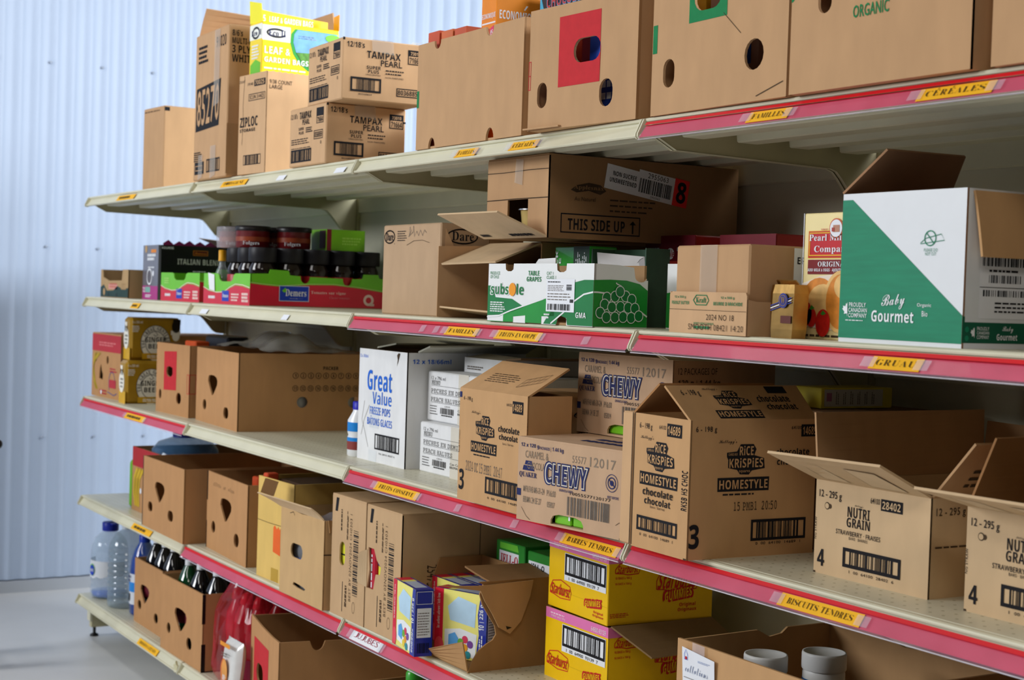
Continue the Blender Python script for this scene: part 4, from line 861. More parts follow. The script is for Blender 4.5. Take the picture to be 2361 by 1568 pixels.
    mb = MB(); mb.lathe([(0.012, 0), (0.012, 0.02), (0.010, 0.022)], BLUEINK, 14); q = mb.build('bottle_cap'); q.location = (3.548, 0.140, Z + 0.0)
    bpy.data.objects.remove(q)
    bt = empty('small_bottle', (3.566, 0.20, Z + 0.0055)); mb = MB(); mb.lathe([(0.022, 0), (0.022, 0.09), (0.010, 0.115), (0.010, 0.12)], mat('d8dce0', 0.3), 14); mb.build('bottle_body', bt); mb = MB(); mb.lathe([(0.013, 0.118), (0.013, 0.142), (0.011, 0.144)], BLUEINK, 14); mb.build('cap', bt); tag(bt, 'small bottle with a blue cap standing in the hidden grape box', 'bottle')
    # carrot box and open white-lined box behind the grape box
    def pg(F, Sd, T):
        F.rect(0.55, 0, 1, 1, mat('26402c', 0.4, 0.1)); F.poly([(0.42, 0.1), (0.50, 0.6), (0.56, 0.62), (0.52, 0.1)], ORANGE, 2); F.lines(0.62, 0.35, 0.95, 0.95, WHITE, 7, 3, 0.4, rot=True); F.text('SNACK', 0.03, 0.4, 0.10, 0.95, WHITE, 'b', 2, rot=90); F.text('SANTE', 0.13, 0.3, 0.19, 0.85, WHITE, 'n', 2, rot=90)
    tag(closed('vegetable_box', (3.108, 0.165, Z), 0.0, 0.135, 0.07, 0.163, mat('2a9a34', 0.25, 0.12, coat=0.6), pg, 0.002, False), 'shiny green vegetable snack box behind the grape box', 'box')
    o = tray('open_box', (3.250, 0.165, Z), 0.02, 0.190, 0.06, 0.157, mat('34503c', 0.4, 0.1), 0.003, no_front=True)
    mb = MB(); mb.plate((0.012, 0.02, 0.0), (0.178, 0.02, 0.0), (0.178, 0.006, 0.140), (0.012, 0.006, 0.150), 0.002, mat('c9c6c4', 0.6, 0.05)); mb.plate((0.10, 0.0185, 0.1), (0.178, 0.0185, 0.02), (0.180, 0.004, 0.140), (0.165, 0.004, 0.135), 0.001, mat('a8a4a2', 0.6)); part_label(mb.build('inner_flap', o), 'white inner flap')
    tag(o, 'dark green open box showing its white inner flap behind the grape box', 'open box')
    def fg(F, Sd, T):
        F.rect(0, 0.72, 1, 1, mat('7c1424', 0.4)); F.text('Fru Gel', 0.18, 0.28, 0.85, 0.66, WHITE, 'd', 3, rise=0.05); F.disc(0.52, 0.80, 0.014, WHITE, 3, 0.012); F.text('Dole', 0.44, 0.76, 0.60, 0.84, REDINK, 'b', 4); F.lines(0.05, 0.83, 0.35, 0.9, WHITE, 1, 4); F.lines(0.65, 0.83, 0.95, 0.9, WHITE, 1, 7)
    fb = closed('gel_cup_box', (3.205, 0.335, Z), 0.0, 0.175, 0.1, 0.192, mat('c83a34', 0.35, 0.08), fg, 0.003, False); tag(fb, 'red fruit gel box standing behind the open white-lined box', 'gel cup box', 'red gel cup boxes')
    copy_tree(fb, (3.43, 0.36, Z), 0.0, 'red fruit gel box standing behind the taped brown box')
b8()
def b10():
    w, d, h = 0.226, 0.24, 0.071
    g = mat('2a7a4c', 0.7, 0.06)
    fo = [(0.004, 0), (w, 0), (w, h * .92), (w * .985, h), (0.008, h), (0, h * .93), (0, 0.004)]
    so = [(0, 0), (d, 0), (d, h * .80), (0.02, h * .80), (0, h * .85)]
    def paint(F, Sd, T):
        F.text('12 x 500 g', 0.07, 0.83, 0.22, 0.90, g, 'b'); F.text('PEANUT BUTTER', 0.035, 0.69, 0.27, 0.77, g, 'b'); F.text('12 x 500 g', 0.68, 0.83, 0.85, 0.90, g, 'b'); F.text("BEURRE D'ARACHIDE", 0.59, 0.69, 0.95, 0.77, g, 'b')
        F.holed([(w * u, h * v) for u, v in ((.36, .68), (.50, .68), (.53, .80), (.50, .93), (.36, .93), (.32, .80))], [[(w * u, h * v) for u, v in ((.365, .70), (.495, .70), (.522, .80), (.495, .91), (.365, .91), (.33, .80))]], g, 2); F.text('Kraft', 0.36, 0.74, 0.495, 0.87, g, 's', 2)
        F.text('2024 NO 18', 0.50, 0.335, 0.85, 0.47, INKS, 'n', 2, off=-0.008); F.text('SMOOTH 08421 14:20', 0.27, 0.09, 0.97, 0.23, INKS, 'n', 3, off=-0.008); F.text('KRAFT HEINZ CANADA', 0.34, 0.22, 0.60, 0.27, g, 'b', 2); F.lines(0.34, 0.12, 0.60, 0.19, g, 1, 4, 0.9)
        F.stroke([(0, 0.57), (1, 0.56)], 0.0006, INKS)
        Sd.disc(0.42, 0.38, 0.022, g, 1, 0.022); Sd.disc(0.42, 0.36, 0.018, TAN, 2, 0.017); Sd.rect(0.30, 0.55, 0.52, 0.70, g, 3)
    o = tray('peanut_butter_tray', (3.746, 0.006, Z), -0.05, w, d, h, TAN, 0.003, fo=fo, so=so, paint=paint)
    tag(o, 'brown peanut butter case front with green lettering under the taped box', 'case tray')
    w2, d2, h2 = 0.214, 0.225, 0.147
    def paint2(F, Sd, T):
        Sd.rect(0.40, 0.12, 1.0, 0.98, PAPER); Sd.text('EPC1002', 0.43, 0.80, 0.72, 0.88, INK, 'b', 2); Sd.text('CHICKEN ST', 0.68, 0.63, 0.98, 0.67, INK, 'n'); Sd.rect(0.44, 0.50, 1.0, 0.506, INK, 2); Sd.text('BEST BEFORE / MEILLEUR AVANT', 0.42, 0.37, 1.0, 0.41, INK, 'n'); Sd.text('2024-08-18', 0.62, 0.29, 0.85, 0.33, INK, 'b'); Sd.text('LOT: 200', 0.60, 0.19, 0.98, 0.24, INK, 'n')
    o = closed('taped_carton', (3.752, 0.013, Z + 0.004), -0.05, w2, d2, h2, KRAFT2, paint2, tape=[tape_front(0.47, 0.0, 1.0, 0.05)])
    tag(o, 'plain brown box closed with clear tape, sitting in the peanut butter case', 'carton')
    # two gold coffee bricks
    def brick(loc, rz, lab, tilt):
        gold = mat('a8834a', 0.28, 0.18, 30, metal=0.85, bump=0.15); w, d, h = 0.052, 0.030, 0.086
        mb = MB(); vs = []; n = 7
        for k in range(n):
            f = k / (n - 1); z = h * f; q = 1.0 - 0.10 * (1 if f > 0.92 else 0) - 0.05 * (1 if f < .05 else 0); sx = tilt * f
            for (a, b) in ((-1, -1), (1, -1), (1, 1), (-1, 1)): vs.append((w / 2 + a * w / 2 * q + sx, d / 2 + b * d / 2 * q, z))
        fs = [(4 * k + i, 4 * k + (i + 1) % 4, 4 * k + 4 + (i + 1) % 4, 4 * k + 4 + i) for k in range(n - 1) for i in range(4)] + [(3, 2, 1, 0), tuple(range(4 * n - 4, 4 * n))]
        mb.add(vs, fs, gold)
        o = mb.build('coffee_brick', None, loc, rz)
        mb = MB(); F = Face(mb, (0.0, -0.001, 0), (1, 0, tilt * 0), (0, 0, 1), w, h)
        for q in range(3): F.poly([(0.02, 0.50 + q * .045), (0.98, 0.66 + q * .045), (0.98, 0.68 + q * .045), (0.02, 0.52 + q * .045)], mat('2c3a8c', 0.4) if q != 1 else PAPER, 2)
        F.disc(0.62, 0.70, 0.011, mat('2a3488', 0.4), 4, 0.012); F.ring(0.62, 0.70, 0.009, 0.001, gold, 5); F.text('W', 0.52, 0.64, 0.72, 0.76, gold, 's', 5); F.rect(0.5, 0.28, 0.98, 0.42, mat('5a2418', 0.5), 2); part_label(mb.build('ribbon_print', o), 'blue ribbon and round seal')
        mb = MB(); mb.plate((0.004 + tilt, d * .4, h), (w - 0.004 + tilt, d * .4, h), (w - 0.006 + tilt, d * .2, h + 0.006), (0.006 + tilt, d * .2, h + 0.007), 0.002, gold); mb.build('folded_seal', o)
        tag(o, lab, 'coffee brick', 'gold coffee bricks')
    brick((4.012, 0.012, Z), 0.0, 'gold foil coffee brick beside the pancake mix box', 0.004); brick((3.976, 0.043, Z), 0.0, 'gold foil coffee brick tucked behind its twin', -0.003)
b10()
def b13():
    w, d, h = 0.125, 0.05, 0.203
    cr = mat('f4e2a4', 0.4, 0.03, coat=0.2); rd = mat('c0141e', 0.4, 0.03, coat=0.2); dr = mat('7a1016', 0.4); pc = mat('dc8a34', 0.45, 0.25, 40); pl = mat('ecc078', 0.45, 0.15, 40); st = mat('c8241c', 0.35, 0.15, 120)
    def paint(F, Sd, T):
        F.rect(0.09, 0.64, 1.0, 0.86, mat('f0c020', 0.4), 1); F.rect(0.10, 0.645, 1.0, 0.855, rd, 2); F.frame(0.12, 0.66, 1.0, 0.845, 0.0015, mat('f0c020', 0.4), 3)
        F.disc(0.62, 0.875, 0.016, mat('c8541c', 0.4), 4, 0.016); F.disc(0.62, 0.875, 0.014, PAPER, 5); F.rect(0.57, 0.845, 0.69, 0.90, mat('b8846c', 0.5), 6); F.rect(0.55, 0.85, 0.6, 0.88, mat('a84034', 0.5), 7)
        F.text('SINCE', 0.34, 0.862, 0.46, 0.875, rd, 'b', 4); F.text('1889', 0.75, 0.862, 0.85, 0.875, rd, 'b', 4)
        F.text('Pearl Milling', 0.12, 0.765, 0.97, 0.83, PAPER, 's', 4); F.text('Company', 0.22, 0.675, 0.88, 0.74, PAPER, 's', 4)
        F.rect(0.10, 0.515, 1, 0.63, dr, 2); F.text('ORIGINAL', 0.30, 0.575, 0.85, 0.615, PAPER, 's', 4); F.text('ADD MILK & EGGS · AJOUTEZ DU LAIT', 0.11, 0.53, 0.98, 0.56, PAPER, 'b', 4)
        F.poly([(0.0, 0.10), (1, 0.06), (1, 0.50), (0.6, 0.515), (0.35, 0.50), (0.0, 0.44)], mat('f2e6d4', 0.5), 2, True)
        F.disc(0.34, 0.33, 0.038, pc, 3, 0.032); F.disc(0.42, 0.30, 0.036, pl, 3.5, 0.028); F.disc(0.75, 0.30, 0.040, pc, 4, 0.050); F.ring(0.75, 0.30, 0.040, 0.006, pl, 4.3, 0.050); F.disc(0.80, 0.42, 0.022, pl, 4.6, 0.020); F.disc(0.85, 0.27, 0.012, mat('f8dc98', 0.4), 5, 0.016)
        for u, v, r in ((0.10, 0.20, 0.016), (0.44, 0.13, 0.017), (0.22, 0.17, 0.012)): F.disc(u, v, r, st, 6, r * 1.3); F.poly([(u - .04, v + .07), (u, v + .10), (u + .06, v + .075), (u, v + .06)], mat('3a8a2c', 0.5), 7)
        F.rect(0.02, 0.24, 0.12, 0.33, PAPER, 7); F.text('110', 0.03, 0.295, 0.11, 0.32, INK, 'b', 8); F.lines(0.1, 0.02, 0.9, 0.05, INKS, 1, 4)
        F.rect(0.0, 0.0, 0.012, 1, PAPER, 3)
    o = closed('pancake_mix_box', (4.012, 0.076, Z), 0.0, w, d, h, cr, paint, 0.0015, False)
    tag(o, 'red and cream pancake mix box with strawberries beside the white and green carton', 'pancake mix box')
b13()
def b14():
    w, d, h = 0.248, 0.225, 0.226
    wt = mat('e2e6ea', 0.45, 0.015); gr = mat('12835f', 0.5, 0.09, 14, stretch=(1, 1, 9)); gd = mat('0f5c44', 0.5, 0.05)
    def leaf(F, u, v, s):
        P = [(0, -.5), (.03, -.28), (.32, -.32), (.27, -.18), (.5, .05), (.40, .08), (.42, .26), (.26, .2), (.2, .3), (.12, .14), (.16, .42), (.07, .36), (0, .5)]
        P = P + [(-a, b) for a, b in P[::-1][1:-1]]
        F.poly([(u + a * s / F.w, v + b * s / F.h) for a, b in P if a <= 0.05], WHITE, 3, True)
    def paint(F, Sd, T):
        F.poly([(0.0, 0.028), (1.0, 0.028), (1.0, 0.205), (0.085, 0.958), (0.0, 0.958)], gr, 1)
        F.text('Baby', 0.365, 0.225, 0.555, 0.33, WHITE, 'c', 3, off=0.0, rise=0.02); F.text('Gourmet', 0.285, 0.145, 0.63, 0.22, WHITE, 'b', 3)
        F.text('PROUDLY', 0.09, 0.238, 0.235, 0.268, WHITE, 'n', 3, off=0.004); F.text('CANADIAN', 0.085, 0.203, 0.245, 0.232, WHITE, 'n', 3, off=0.004); F.text('COMPANY', 0.085, 0.167, 0.245, 0.197, WHITE, 'n', 3, off=0.004); F.lines(0.06, 0.145, 0.245, 0.155, WHITE, 1, 3); leaf(F, 0.075, 0.22, 0.022)
        F.text('Organic', 0.655, 0.245, 0.765, 0.275, WHITE, 'n', 3); F.text('Bio', 0.695, 0.19, 0.74, 0.225, WHITE, 'n', 3)
        F.ring(0.735, 0.69, 0.0115, 0.0016, gr, 2); F.stroke([(0.705, 0.725), (0.765, 0.655)], 0.0014, gr); F.stroke([(0.66, 0.66), (0.70, 0.69), (0.82, 0.715), (0.845, 0.675), (0.66, 0.655)], 0.001, gr); F.text('PLEASE DO', 0.69, 0.605, 0.795, 0.625, gr, 'n', 2); F.text('NOT CUT', 0.70, 0.58, 0.785, 0.60, gr, 'n', 2)
        Sd.rect(0.0, 0.035, 1, 0.165, gd); Sd.rect(0, 0.165, 0.02, 0.2, gd); Sd.text('PROUDLY', 0.13, 0.115, 0.24, 0.138, WHITE, 'n'); Sd.text('CANADIAN', 0.13, 0.09, 0.24, 0.11, WHITE, 'n'); Sd.text('COMPANY', 0.13, 0.062, 0.24, 0.085, WHITE, 'n'); leaf(Sd, 0.105, 0.10, 0.016); Sd.text('Baby', 0.36, 0.10, 0.46, 0.145, WHITE, 'c'); Sd.text('Gourmet', 0.31, 0.055, 0.50, 0.095, WHITE, 'b'); Sd.disc(0.04, 0.12, 0.004, gr, 2); Sd.disc(0.04, 0.065, 0.004, gr, 2)
        Sd.rect(0.14, 0.19, 0.75, 0.82, PAPER, 1); Sd.text('OATMDEROSC09N', 0.26, 0.585, 0.48, 0.605, INK, 'n'); Sd.bars(0.16, 0.52, 0.66, 0.58, INK, 28, 3); Sd.lines(0.22, 0.485, 0.55, 0.51, INK, 1, 4); Sd.bars(0.22, 0.415, 0.52, 0.465, INK, 20, 6); Sd.rect(0.14, 0.385, 0.75, 0.389, INK, 2); Sd.bars(0.17, 0.33, 0.66, 0.37, INK, 30, 9); Sd.lines(0.28, 0.23, 0.62, 0.31, INK, 3, 4, 0.4)
    o = tray('baby_food_carton', (4.151, 0.031, Z), 0.010, w, d, h, wt, 0.004, paint=paint, inner=card('a47c5c'))
    flap(o, (0, 0, h), (0, d, h), (0.062, 0.028, 0.066), (0.062, -0.03, 0.068), card('a47c5c'))
    flap(o, (w, 0.012, h - 0.004), (w, d, h - 0.004), (0.022, 0.0, -0.092), (0.022, 0.0, -0.092), KRAFT, curl=0.004)
    tag(o, 'white carton with a green diagonal and open flaps on the second shelf', 'carton')
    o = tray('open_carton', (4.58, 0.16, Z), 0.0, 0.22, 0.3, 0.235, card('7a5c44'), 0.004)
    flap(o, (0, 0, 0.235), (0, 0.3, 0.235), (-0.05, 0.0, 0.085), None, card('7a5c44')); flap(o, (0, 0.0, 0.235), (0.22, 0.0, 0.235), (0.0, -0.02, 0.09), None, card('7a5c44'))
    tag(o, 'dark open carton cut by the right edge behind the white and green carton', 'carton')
    q = closed('plain_carton', (4.22, 0.30, Z), 0.0, 0.30, 0.24, 0.15, KRAFT2); tag(q, 'plain brown carton hidden behind the white and green carton', 'carton'); bpy.data.objects.remove(q)
b14()

# ------------------------------------------------------------------ middle tier
Z = ZT[3]
def c1():
    w, d, h = 0.325, 0.5, 0.239
    rd = mat('b8323c', 0.6, 0.05); yl = mat('c8a830', 0.6, 0.06); bl = mat('2c4a8c', 0.6)
    Hs = [slot(w * .13, h * .62, .010, .016), slot(w * .55, h * .60, .012, .016), [(w * .33 + a * .7, h * .36 + b * .8) for a, b in ((-.03, -.02), (-.02, .03), (0, .052), (.012, .02), (.032, .0), (.03, -.026))]]
    def paint(F, Sd, T):
        F.holed([(0, h * .73), (w, h * .73), (w, h), (0, h)], [], rd); F.lines(0.25, 0.82, 0.85, 0.90, mat('d87878', 0.6), 2, 3)
        for i in range(4): F.stroke([(0.30 - .06 * i, 0.70), (0.12 - .02 * i, 0.58), (0.05 + .01 * i, 0.42), (0.08 + .02 * i, 0.22), (0.16 + .02 * i, 0.12)], 0.007, yl if i % 2 else mat('a88c24', 0.6))
        F.ring(0.72, 0.24, 0.035, 0.003, bl, 2, 0.045, a0=0.0, a1=0.6); F.rect(0.62, 0.17, 0.86, 0.30, rd, 2); F.lines(0.64, 0.42, 0.9, 0.5, rd, 2, 5); F.lines(0.3, 0.05, 0.6, 0.14, rd, 2, 8); F.disc(0.36, 0.08, 0.008, WHITE, 3)
        F.stroke([(0.58, 0.10), (0.8, 0.06), (0.9, 0.10)], 0.003, bl)
    o = tray('banana_box', (-0.057, 0.044, Z), 0.048, w, d, h, BANANA, 0.005, fh=Hs, paint=paint, lid=True)
    tag(o, 'banana box with a red top band at the left end of the middle shelf', 'banana box', 'banana boxes')
    g = mat('a8801a', 0.35, 0.12, coat=0.2); dk = mat('1c1812', 0.4); wh = mat('f2eee0', 0.5); yw = mat('d8a820', 0.4, 0.1)
    w2, d2, h2 = 0.086, 0.189, 0.156
    def beer(F, Sd, T):
        F.rect(0.0, 0.0, 1, 0.28, yw); F.disc(0.4, 0.5, 0.034, wh, 2, 0.04); F.lines(0.2, 0.36, 0.66, 0.62, INK, 3, 4); F.rect(0.2, 0.78, 0.5, 0.88, wh, 2); F.disc(0.25, 0.73, 0.006, BLACK, 3, 0.012); F.disc(0.5, 0.72, 0.006, BLACK, 3, 0.012)
        Sd.disc(0.50, 0.40, 0.056, dk, 1, 0.066, 32); Sd.disc(0.50, 0.40, 0.054, wh, 2, 0.064, 32); Sd.ring(0.50, 0.40, 0.038, 0.002, dk, 3, 0.045)
        t = 'THE GREAT GENTLEMAN'
        for i, ch in enumerate(t):
            if ch == ' ': continue
            a = math.radians(196 - i * 11.8); cu, cv = 0.50 + 0.0465 * math.cos(a) / d2, 0.40 + 0.0545 * math.sin(a) / h2
            vs, fs = glyphs(ch, 's'); ca, sa = math.cos(a - math.pi / 2), math.sin(a - math.pi / 2); out = []
            for x, y in vs:
                X, Y = (x - .5) * 0.0088, (y - .5) * 0.0125; out.append(Sd.p(cu + (X * ca - Y * sa) / d2, cv + (X * sa + Y * ca) / h2, 4))
            Sd.mb.add(out, fs, dk)
        Sd.text('GINGER', 0.29, 0.42, 0.71, 0.54, dk, 'b', 4); Sd.text('BEER', 0.36, 0.27, 0.66, 0.38, dk, 'b', 4); Sd.stroke([(0.46, 0.60), (0.50, 0.56), (0.54, 0.60), (0.50, 0.66), (0.46, 0.72)], 0.002, GREYINK, 4)
        Sd.rect(0.24, 0.02, 0.86, 0.16, yw, 3); Sd.lines(0.34, 0.05, 0.8, 0.13, wh, 2, 5, 0.6, 4); Sd.text('6 x 250 ml', 0.04, 0.86, 0.24, 0.92, wh, 'b', 3); Sd.lines(0.04, 0.66, 0.18, 0.82, wh, 4, 4)
        Sd.disc(0.90, 0.80, 0.016, dk, 3, 0.024); Sd.disc(0.90, 0.58, 0.014, wh, 3, 0.02); Sd.rect(0.80, 0.60, 0.99, 0.70, wh, 2); Sd.rect(0.84, 0.84, 0.99, 0.97, dk, 2); Sd.lines(0.72, 0.2, 0.9, 0.25, dk, 1, 4, 1, 4)
    o = closed('drink_pack', (0.330, 0.038, Z), -0.024, w2, d2, h2, g, beer, 0.010, False)
    tag(o, 'golden ginger beer can pack, lower one of the stack of two', 'drink pack', 'golden ginger beer packs')
    copy_tree(o, (0.274, 0.068, Z + h2 + 0.001), -0.033, 'golden ginger beer can pack, upper one of the stack of two')
c1()
def c3():
    w, d, h = 0.315, 0.5, 0.238
    H1 = [(w * u, h * v) for u, v in ((.31, .60), (.33, .66), (.40, .68), (.50, .66), (.51, .58), (.48, .54), (.40, .52), (.33, .55))]; H2 = slot(w * .13, h * .26, .012, .017); H3 = slot(w * .70, h * .245, .023, .019)
    def paint(F, Sd, T):
        F.holed([(w * .24, h * .33), (w * .62, h * .35), (w * .62, h * .90), (w * .24, h * .88)], [H1], REDINK)
        F.frame(0.94, 0.33, 1.0, 0.60, 0.002, REDINK); Sd.frame(0.0, 0.33, 0.05, 0.60, 0.002, REDINK)
    o = tray('banana_box', (0.728, 0.050, Z), 0.030, w, d, h, BANANA, 0.005, fh=[H1, H2, H3], paint=paint)
    tag(o, 'brown box with a red square beside the ginger beer on the middle shelf', 'banana box', 'banana boxes')
    tag(closed('orange_packet', (0.90, 0.03 + 0.06, Z + 0.006), 0.03, 0.10, 0.05, 0.245, mat('d8541c', 0.5), None, 0.004, False), 'orange packet top peeking over the rim of the red square box on the middle shelf', 'packet')
    tag(closed('dark_packet', (0.79, 0.20, Z + 0.006), 0.03, 0.20, 0.08, 0.26, mat('1e2028', 0.3), None, 0.006, False), 'dark packet standing in the red square box on the middle shelf', 'packet')
    w, d, h = 0.445, 0.47, 0.237
    H1 = pear(w * .42, h * .52, 1.02); H2 = slot(w * .22, h * .24, .020, .0165); H3 = slot(w * .74, h * .20, .026, .0175)
    sw = d; SH = [slot(d * .435, h * .375, .018, .017), slot(d * .80, h * .37, .022, .017)]
    def paint(F, Sd, T):
        Sd.text('PACKER', 0.575, 0.795, 0.68, 0.84, INKS, 'b')
        for r in range(2):
            for i in range(10):
                u = 0.385 + i * 0.0525; v = (0.72, 0.555)[r]
                Sd.ring(u, v, 0.0095, 0.0014, INKS, 2, 0.0095, 14); n = str(i + 1 + 10 * r)
                Sd.text(n, u - 0.005 * len(n), v - 0.02, u + 0.005 * len(n), v + 0.02, INKS, 'b', 2)
    o = tray('banana_box', (1.085, 0.070, Z), -0.055, w, d, h, BANANA, 0.005, fh=[H1, H2, H3], sh=SH, paint=paint)
    tag(o, 'wide brown box with two rows of circled numbers on the middle shelf', 'banana box', 'banana boxes')
    def jar(x, y, nm):
        c = empty('clear_tub', (x, y, Z + 0.006)); mb = MB(); mb.lathe([(.04, 0), (.042, .004), (.042, .10), (.036, .115)], mat('a8a8a4', 0.15, 0.1), 18); mb.build('tub_body', c); mb = MB(); mb.lathe([(.041, .1155), (.041, .13), (.038, .132)], mat('6a6a68', 0.3), 18); mb.build('lid', c); tag(c, nm, 'tub')
    jar(1.485, 0.25, 'grey tub seen through the left side hole of the circled number box'); jar(1.495, 0.40, 'grey tub seen through the right side hole of the circled number box')
    # sheet of dusty plastic heaped over the box
    mb = MB(); R = random.Random(8); nx, ny = 30, 16; vs = []; fs = []
    for i in range(nx):
        for j in range(ny):
            u, v = i / (nx - 1), j / (ny - 1)
            hgt = 0.060 * math.exp(-((u - .30) / .22) ** 2 - ((v - .55) / .35) ** 2) + 0.05 * math.exp(-((u - .68) / .16) ** 2 - ((v - .45) / .3) ** 2)
            z = 0.006 + hgt + 0.008 * math.sin(13 * u + 7 * v) * math.sin(11 * v - 5 * u) + R.uniform(-.0015, .0015)
            vs.append((1.04 + 0.52 * u, 0.15 + 0.275 * v, Z + h + max(0.004, z)))
    fs = [(i * ny + j, (i + 1) * ny + j, (i + 1) * ny + j + 1, i * ny + j + 1) for i in range(nx - 1) for j in range(ny - 1)]
    mb.add(vs, fs, clear('b4b2ac', 0.62, 0.22), smooth=True)
    tag(mb.build('plastic_sheet'), 'crumpled grey plastic sheet heaped over the circled number box', 'plastic sheet')
c3()
def c5():
    o = empty('drink_bottle', (2.215, 0.120, Z)); wh = mat('e8ebee', 0.3, 0.02, coat=0.3); bl = mat('1c86d8', 0.35, 0.1); r = 0.034
    o.location = (2.232, 0.125, Z)
    mb = MB(); mb.lathe([(r * .9, 0), (r, 0.004), (r, 0.05), (r * .93, 0.056), (r, 0.062), (r, 0.095), (r * .62, 0.118), (r * .60, 0.124)], wh, 20); mb.build('bottle_body', o)
    mb = MB(); mb.lathe([(r * 1.015, 0.018), (r * 1.015, 0.04)], mat('8a3a34', 0.4), 20, cap=False); mb.lathe([(r * 1.015, 0.040), (r * 1.01, 0.05)], bl, 20, cap=False); mb.lathe([(r * 1.015, 0.066), (r * 1.015, 0.090)], bl, 20, cap=False); part_label(mb.build('wrap_print', o), 'blue and brown print')
    mb = MB(); mb.lathe([(r * .64, 0.123), (r * .64, 0.142), (r * .58, 0.144)], mat('1a1ab0', 0.4), 20); mb.build('cap', o)
    tag(o, 'small white and blue drink bottle beside the white freeze pop carton', 'bottle')
    w, d, h = 0.275, 0.34, 0.287; bl = mat('1466d4', 0.6, 0.04)
    def paint(F, Sd, T):
        F.text('12 x 18/66ml', 0.02, 0.92, 0.195, 0.95, bl, 'n'); F.text('Great', 0.19, 0.635, 0.71, 0.815, bl, 'b'); F.text('Value', 0.31, 0.515, 0.71, 0.63, bl, 'b', off=-0.01)
        F.text('FREEZE POPS', 0.26, 0.42, 0.69, 0.49, bl, 'b', off=-0.012); F.text('BATONS GLACES', 0.21, 0.325, 0.73, 0.39, bl, 'b', off=-0.012); F.poly([(0.275, 0.395), (0.29, 0.41), (0.305, 0.395), (0.29, 0.403)], bl, 2)
        F.code(0.38, 0.115, 0.89, 0.255, INK, 3, 0.004); F.text('706 28915 40557 4', 0.47, 0.075, 0.80, 0.09, INK, 'n')
        F.stroke([(0.14, 0.53), (0.09, 0.36), (0.16, 0.26), (0.24, 0.12)], 0.0012, GREYINK); F.stroke([(0.25, 0.50), (0.14, 0.36), (0.08, 0.22)], 0.0012, GREYINK); F.rect(0.25, 0.3, 0.45, 0.62, mat('dfe3e6', 0.4), 0.6); F.rect(0.25, 0.0, 0.42, 0.1, mat('dfe3e6', 0.4), 0.6)
        Sd.text('12 x 18/66ml', 0.045, 0.905, 0.36, 0.945, bl, 'b'); Sd.text('BB/MA 2024', 0.18, 0.79, 0.36, 0.81, INK, 'n'); Sd.rect(0.49, 0, 0.495, 1, mat('b8bcbf', 0.6)); F.poly([(0.80, 0.97), (0.83, 0.99), (0.86, 0.985), (0.80, 0.87), (0.815, 0.93)], INKS, 2, True)
    o = tray('white_carton', (2.269, 0.100, Z), 0.0, w, d, h, WHITEC, 0.004, paint=paint, inner=card('b09a80'))
    flap(o, (w, 0.03, h), (w, d, h), (0.10, -0.02, 0.018), (0.10, -0.03, 0.022), card('a8a698')); flap(o, (0, 0.05, h), (0, d, h), (0.11, 0.0, 0.014), None, card('c4c1ae')); flap(o, (0, d, h), (w, d, h), (0, -0.12, 0.020), None, card('c9c6b4'))
    tag(o, 'white freeze pop carton with blue lettering on the middle shelf', 'carton')
    w, d, h = 0.330, 0.30, 0.1215
    def pe(F, Sd, T):
        dk = mat('3c3a3a', 0.7)
        F.text('12 x 796 ml', 0.06, 0.835, 0.28, 0.905, dk, 'n', 2, off=-0.006); F.text('MENU', 0.065, 0.735, 0.20, 0.82, dk, 'm'); F.rect(0.06, 0.715, 0.98, 0.722, dk); F.text('PECHES EN DEMIES', 0.06, 0.565, 0.68, 0.655, dk, 'm', off=-0.004); F.rect(0.06, 0.545, 0.98, 0.552, dk); F.text('PEACH HALVES', 0.06, 0.395, 0.51, 0.485, dk, 'm', off=-0.004); F.rect(0.06, 0.375, 0.98, 0.382, dk)
        F.bars(0.21, 0.17, 0.42, 0.29, dk, 18, 3); F.text('12010', 0.28, 0.31, 0.36, 0.34, dk, 'n'); F.lines(0.23, 0.13, 0.40, 0.16, dk, 1, 2, 0.8); F.lines(0.05, 0.14, 0.18, 0.35, dk, 4, 5, 0.3); F.text('Can Code: 2021', 0.48, 0.255, 0.76, 0.30, dk, 'n'); F.text('BB/MA: 2024 AU', 0.48, 0.19, 0.78, 0.235, dk, 'n'); F.rect(0.48, 0.0, 0.63, 1, mat('d8d2c4', 0.3), 0.6)
    o = closed('peach_carton', (2.578, 0.124, Z), 0.0, w, d, h, WHITEC, pe); tag(o, 'white peach halves carton, lower one of the stacked pair', 'carton', 'white peach cartons')
    copy_tree(o, (2.552, 0.155, Z + h + 0.001), 0.0, 'white peach halves carton, upper one of the stacked pair')
    o = tray('white_carton', (2.60, 0.23, Z + 2 * h + 0.002), 0.0, 0.20, 0.22, 0.036, WHITEC, 0.003, paint=lambda F, Sd, T: F.lines(0.08, 0.2, 0.5, 0.5, GREYINK, 2, 4))
    flap(o, (0, 0, 0.036), (0.2, 0, 0.036), (0.02, 0.05, 0.010), (0.02, 0.05, 0.006), card('b5ab98')); flap(o, (0.2, 0, 0.036), (0.2, 0.22, 0.036), (0.07, 0.0, 0.006), None, card('7a6248'))
    tag(o, 'low white open carton on top of the white peach cartons', 'carton')
c5()
def krispies_front(F, s=1.0, long=True):
    F.text('6 - 198 g', 0.06, 0.875, 0.20 if long else 0.29, 0.925, INK, 'n', off=0.006); F.text('64100', 0.70, 0.89, 0.775, 0.92, INK, 'n'); F.rect(0.79, 0.84, 0.935, 0.95, INK); F.text('14689', 0.80, 0.86, 0.925, 0.93, KRAFT, 'b', 3)
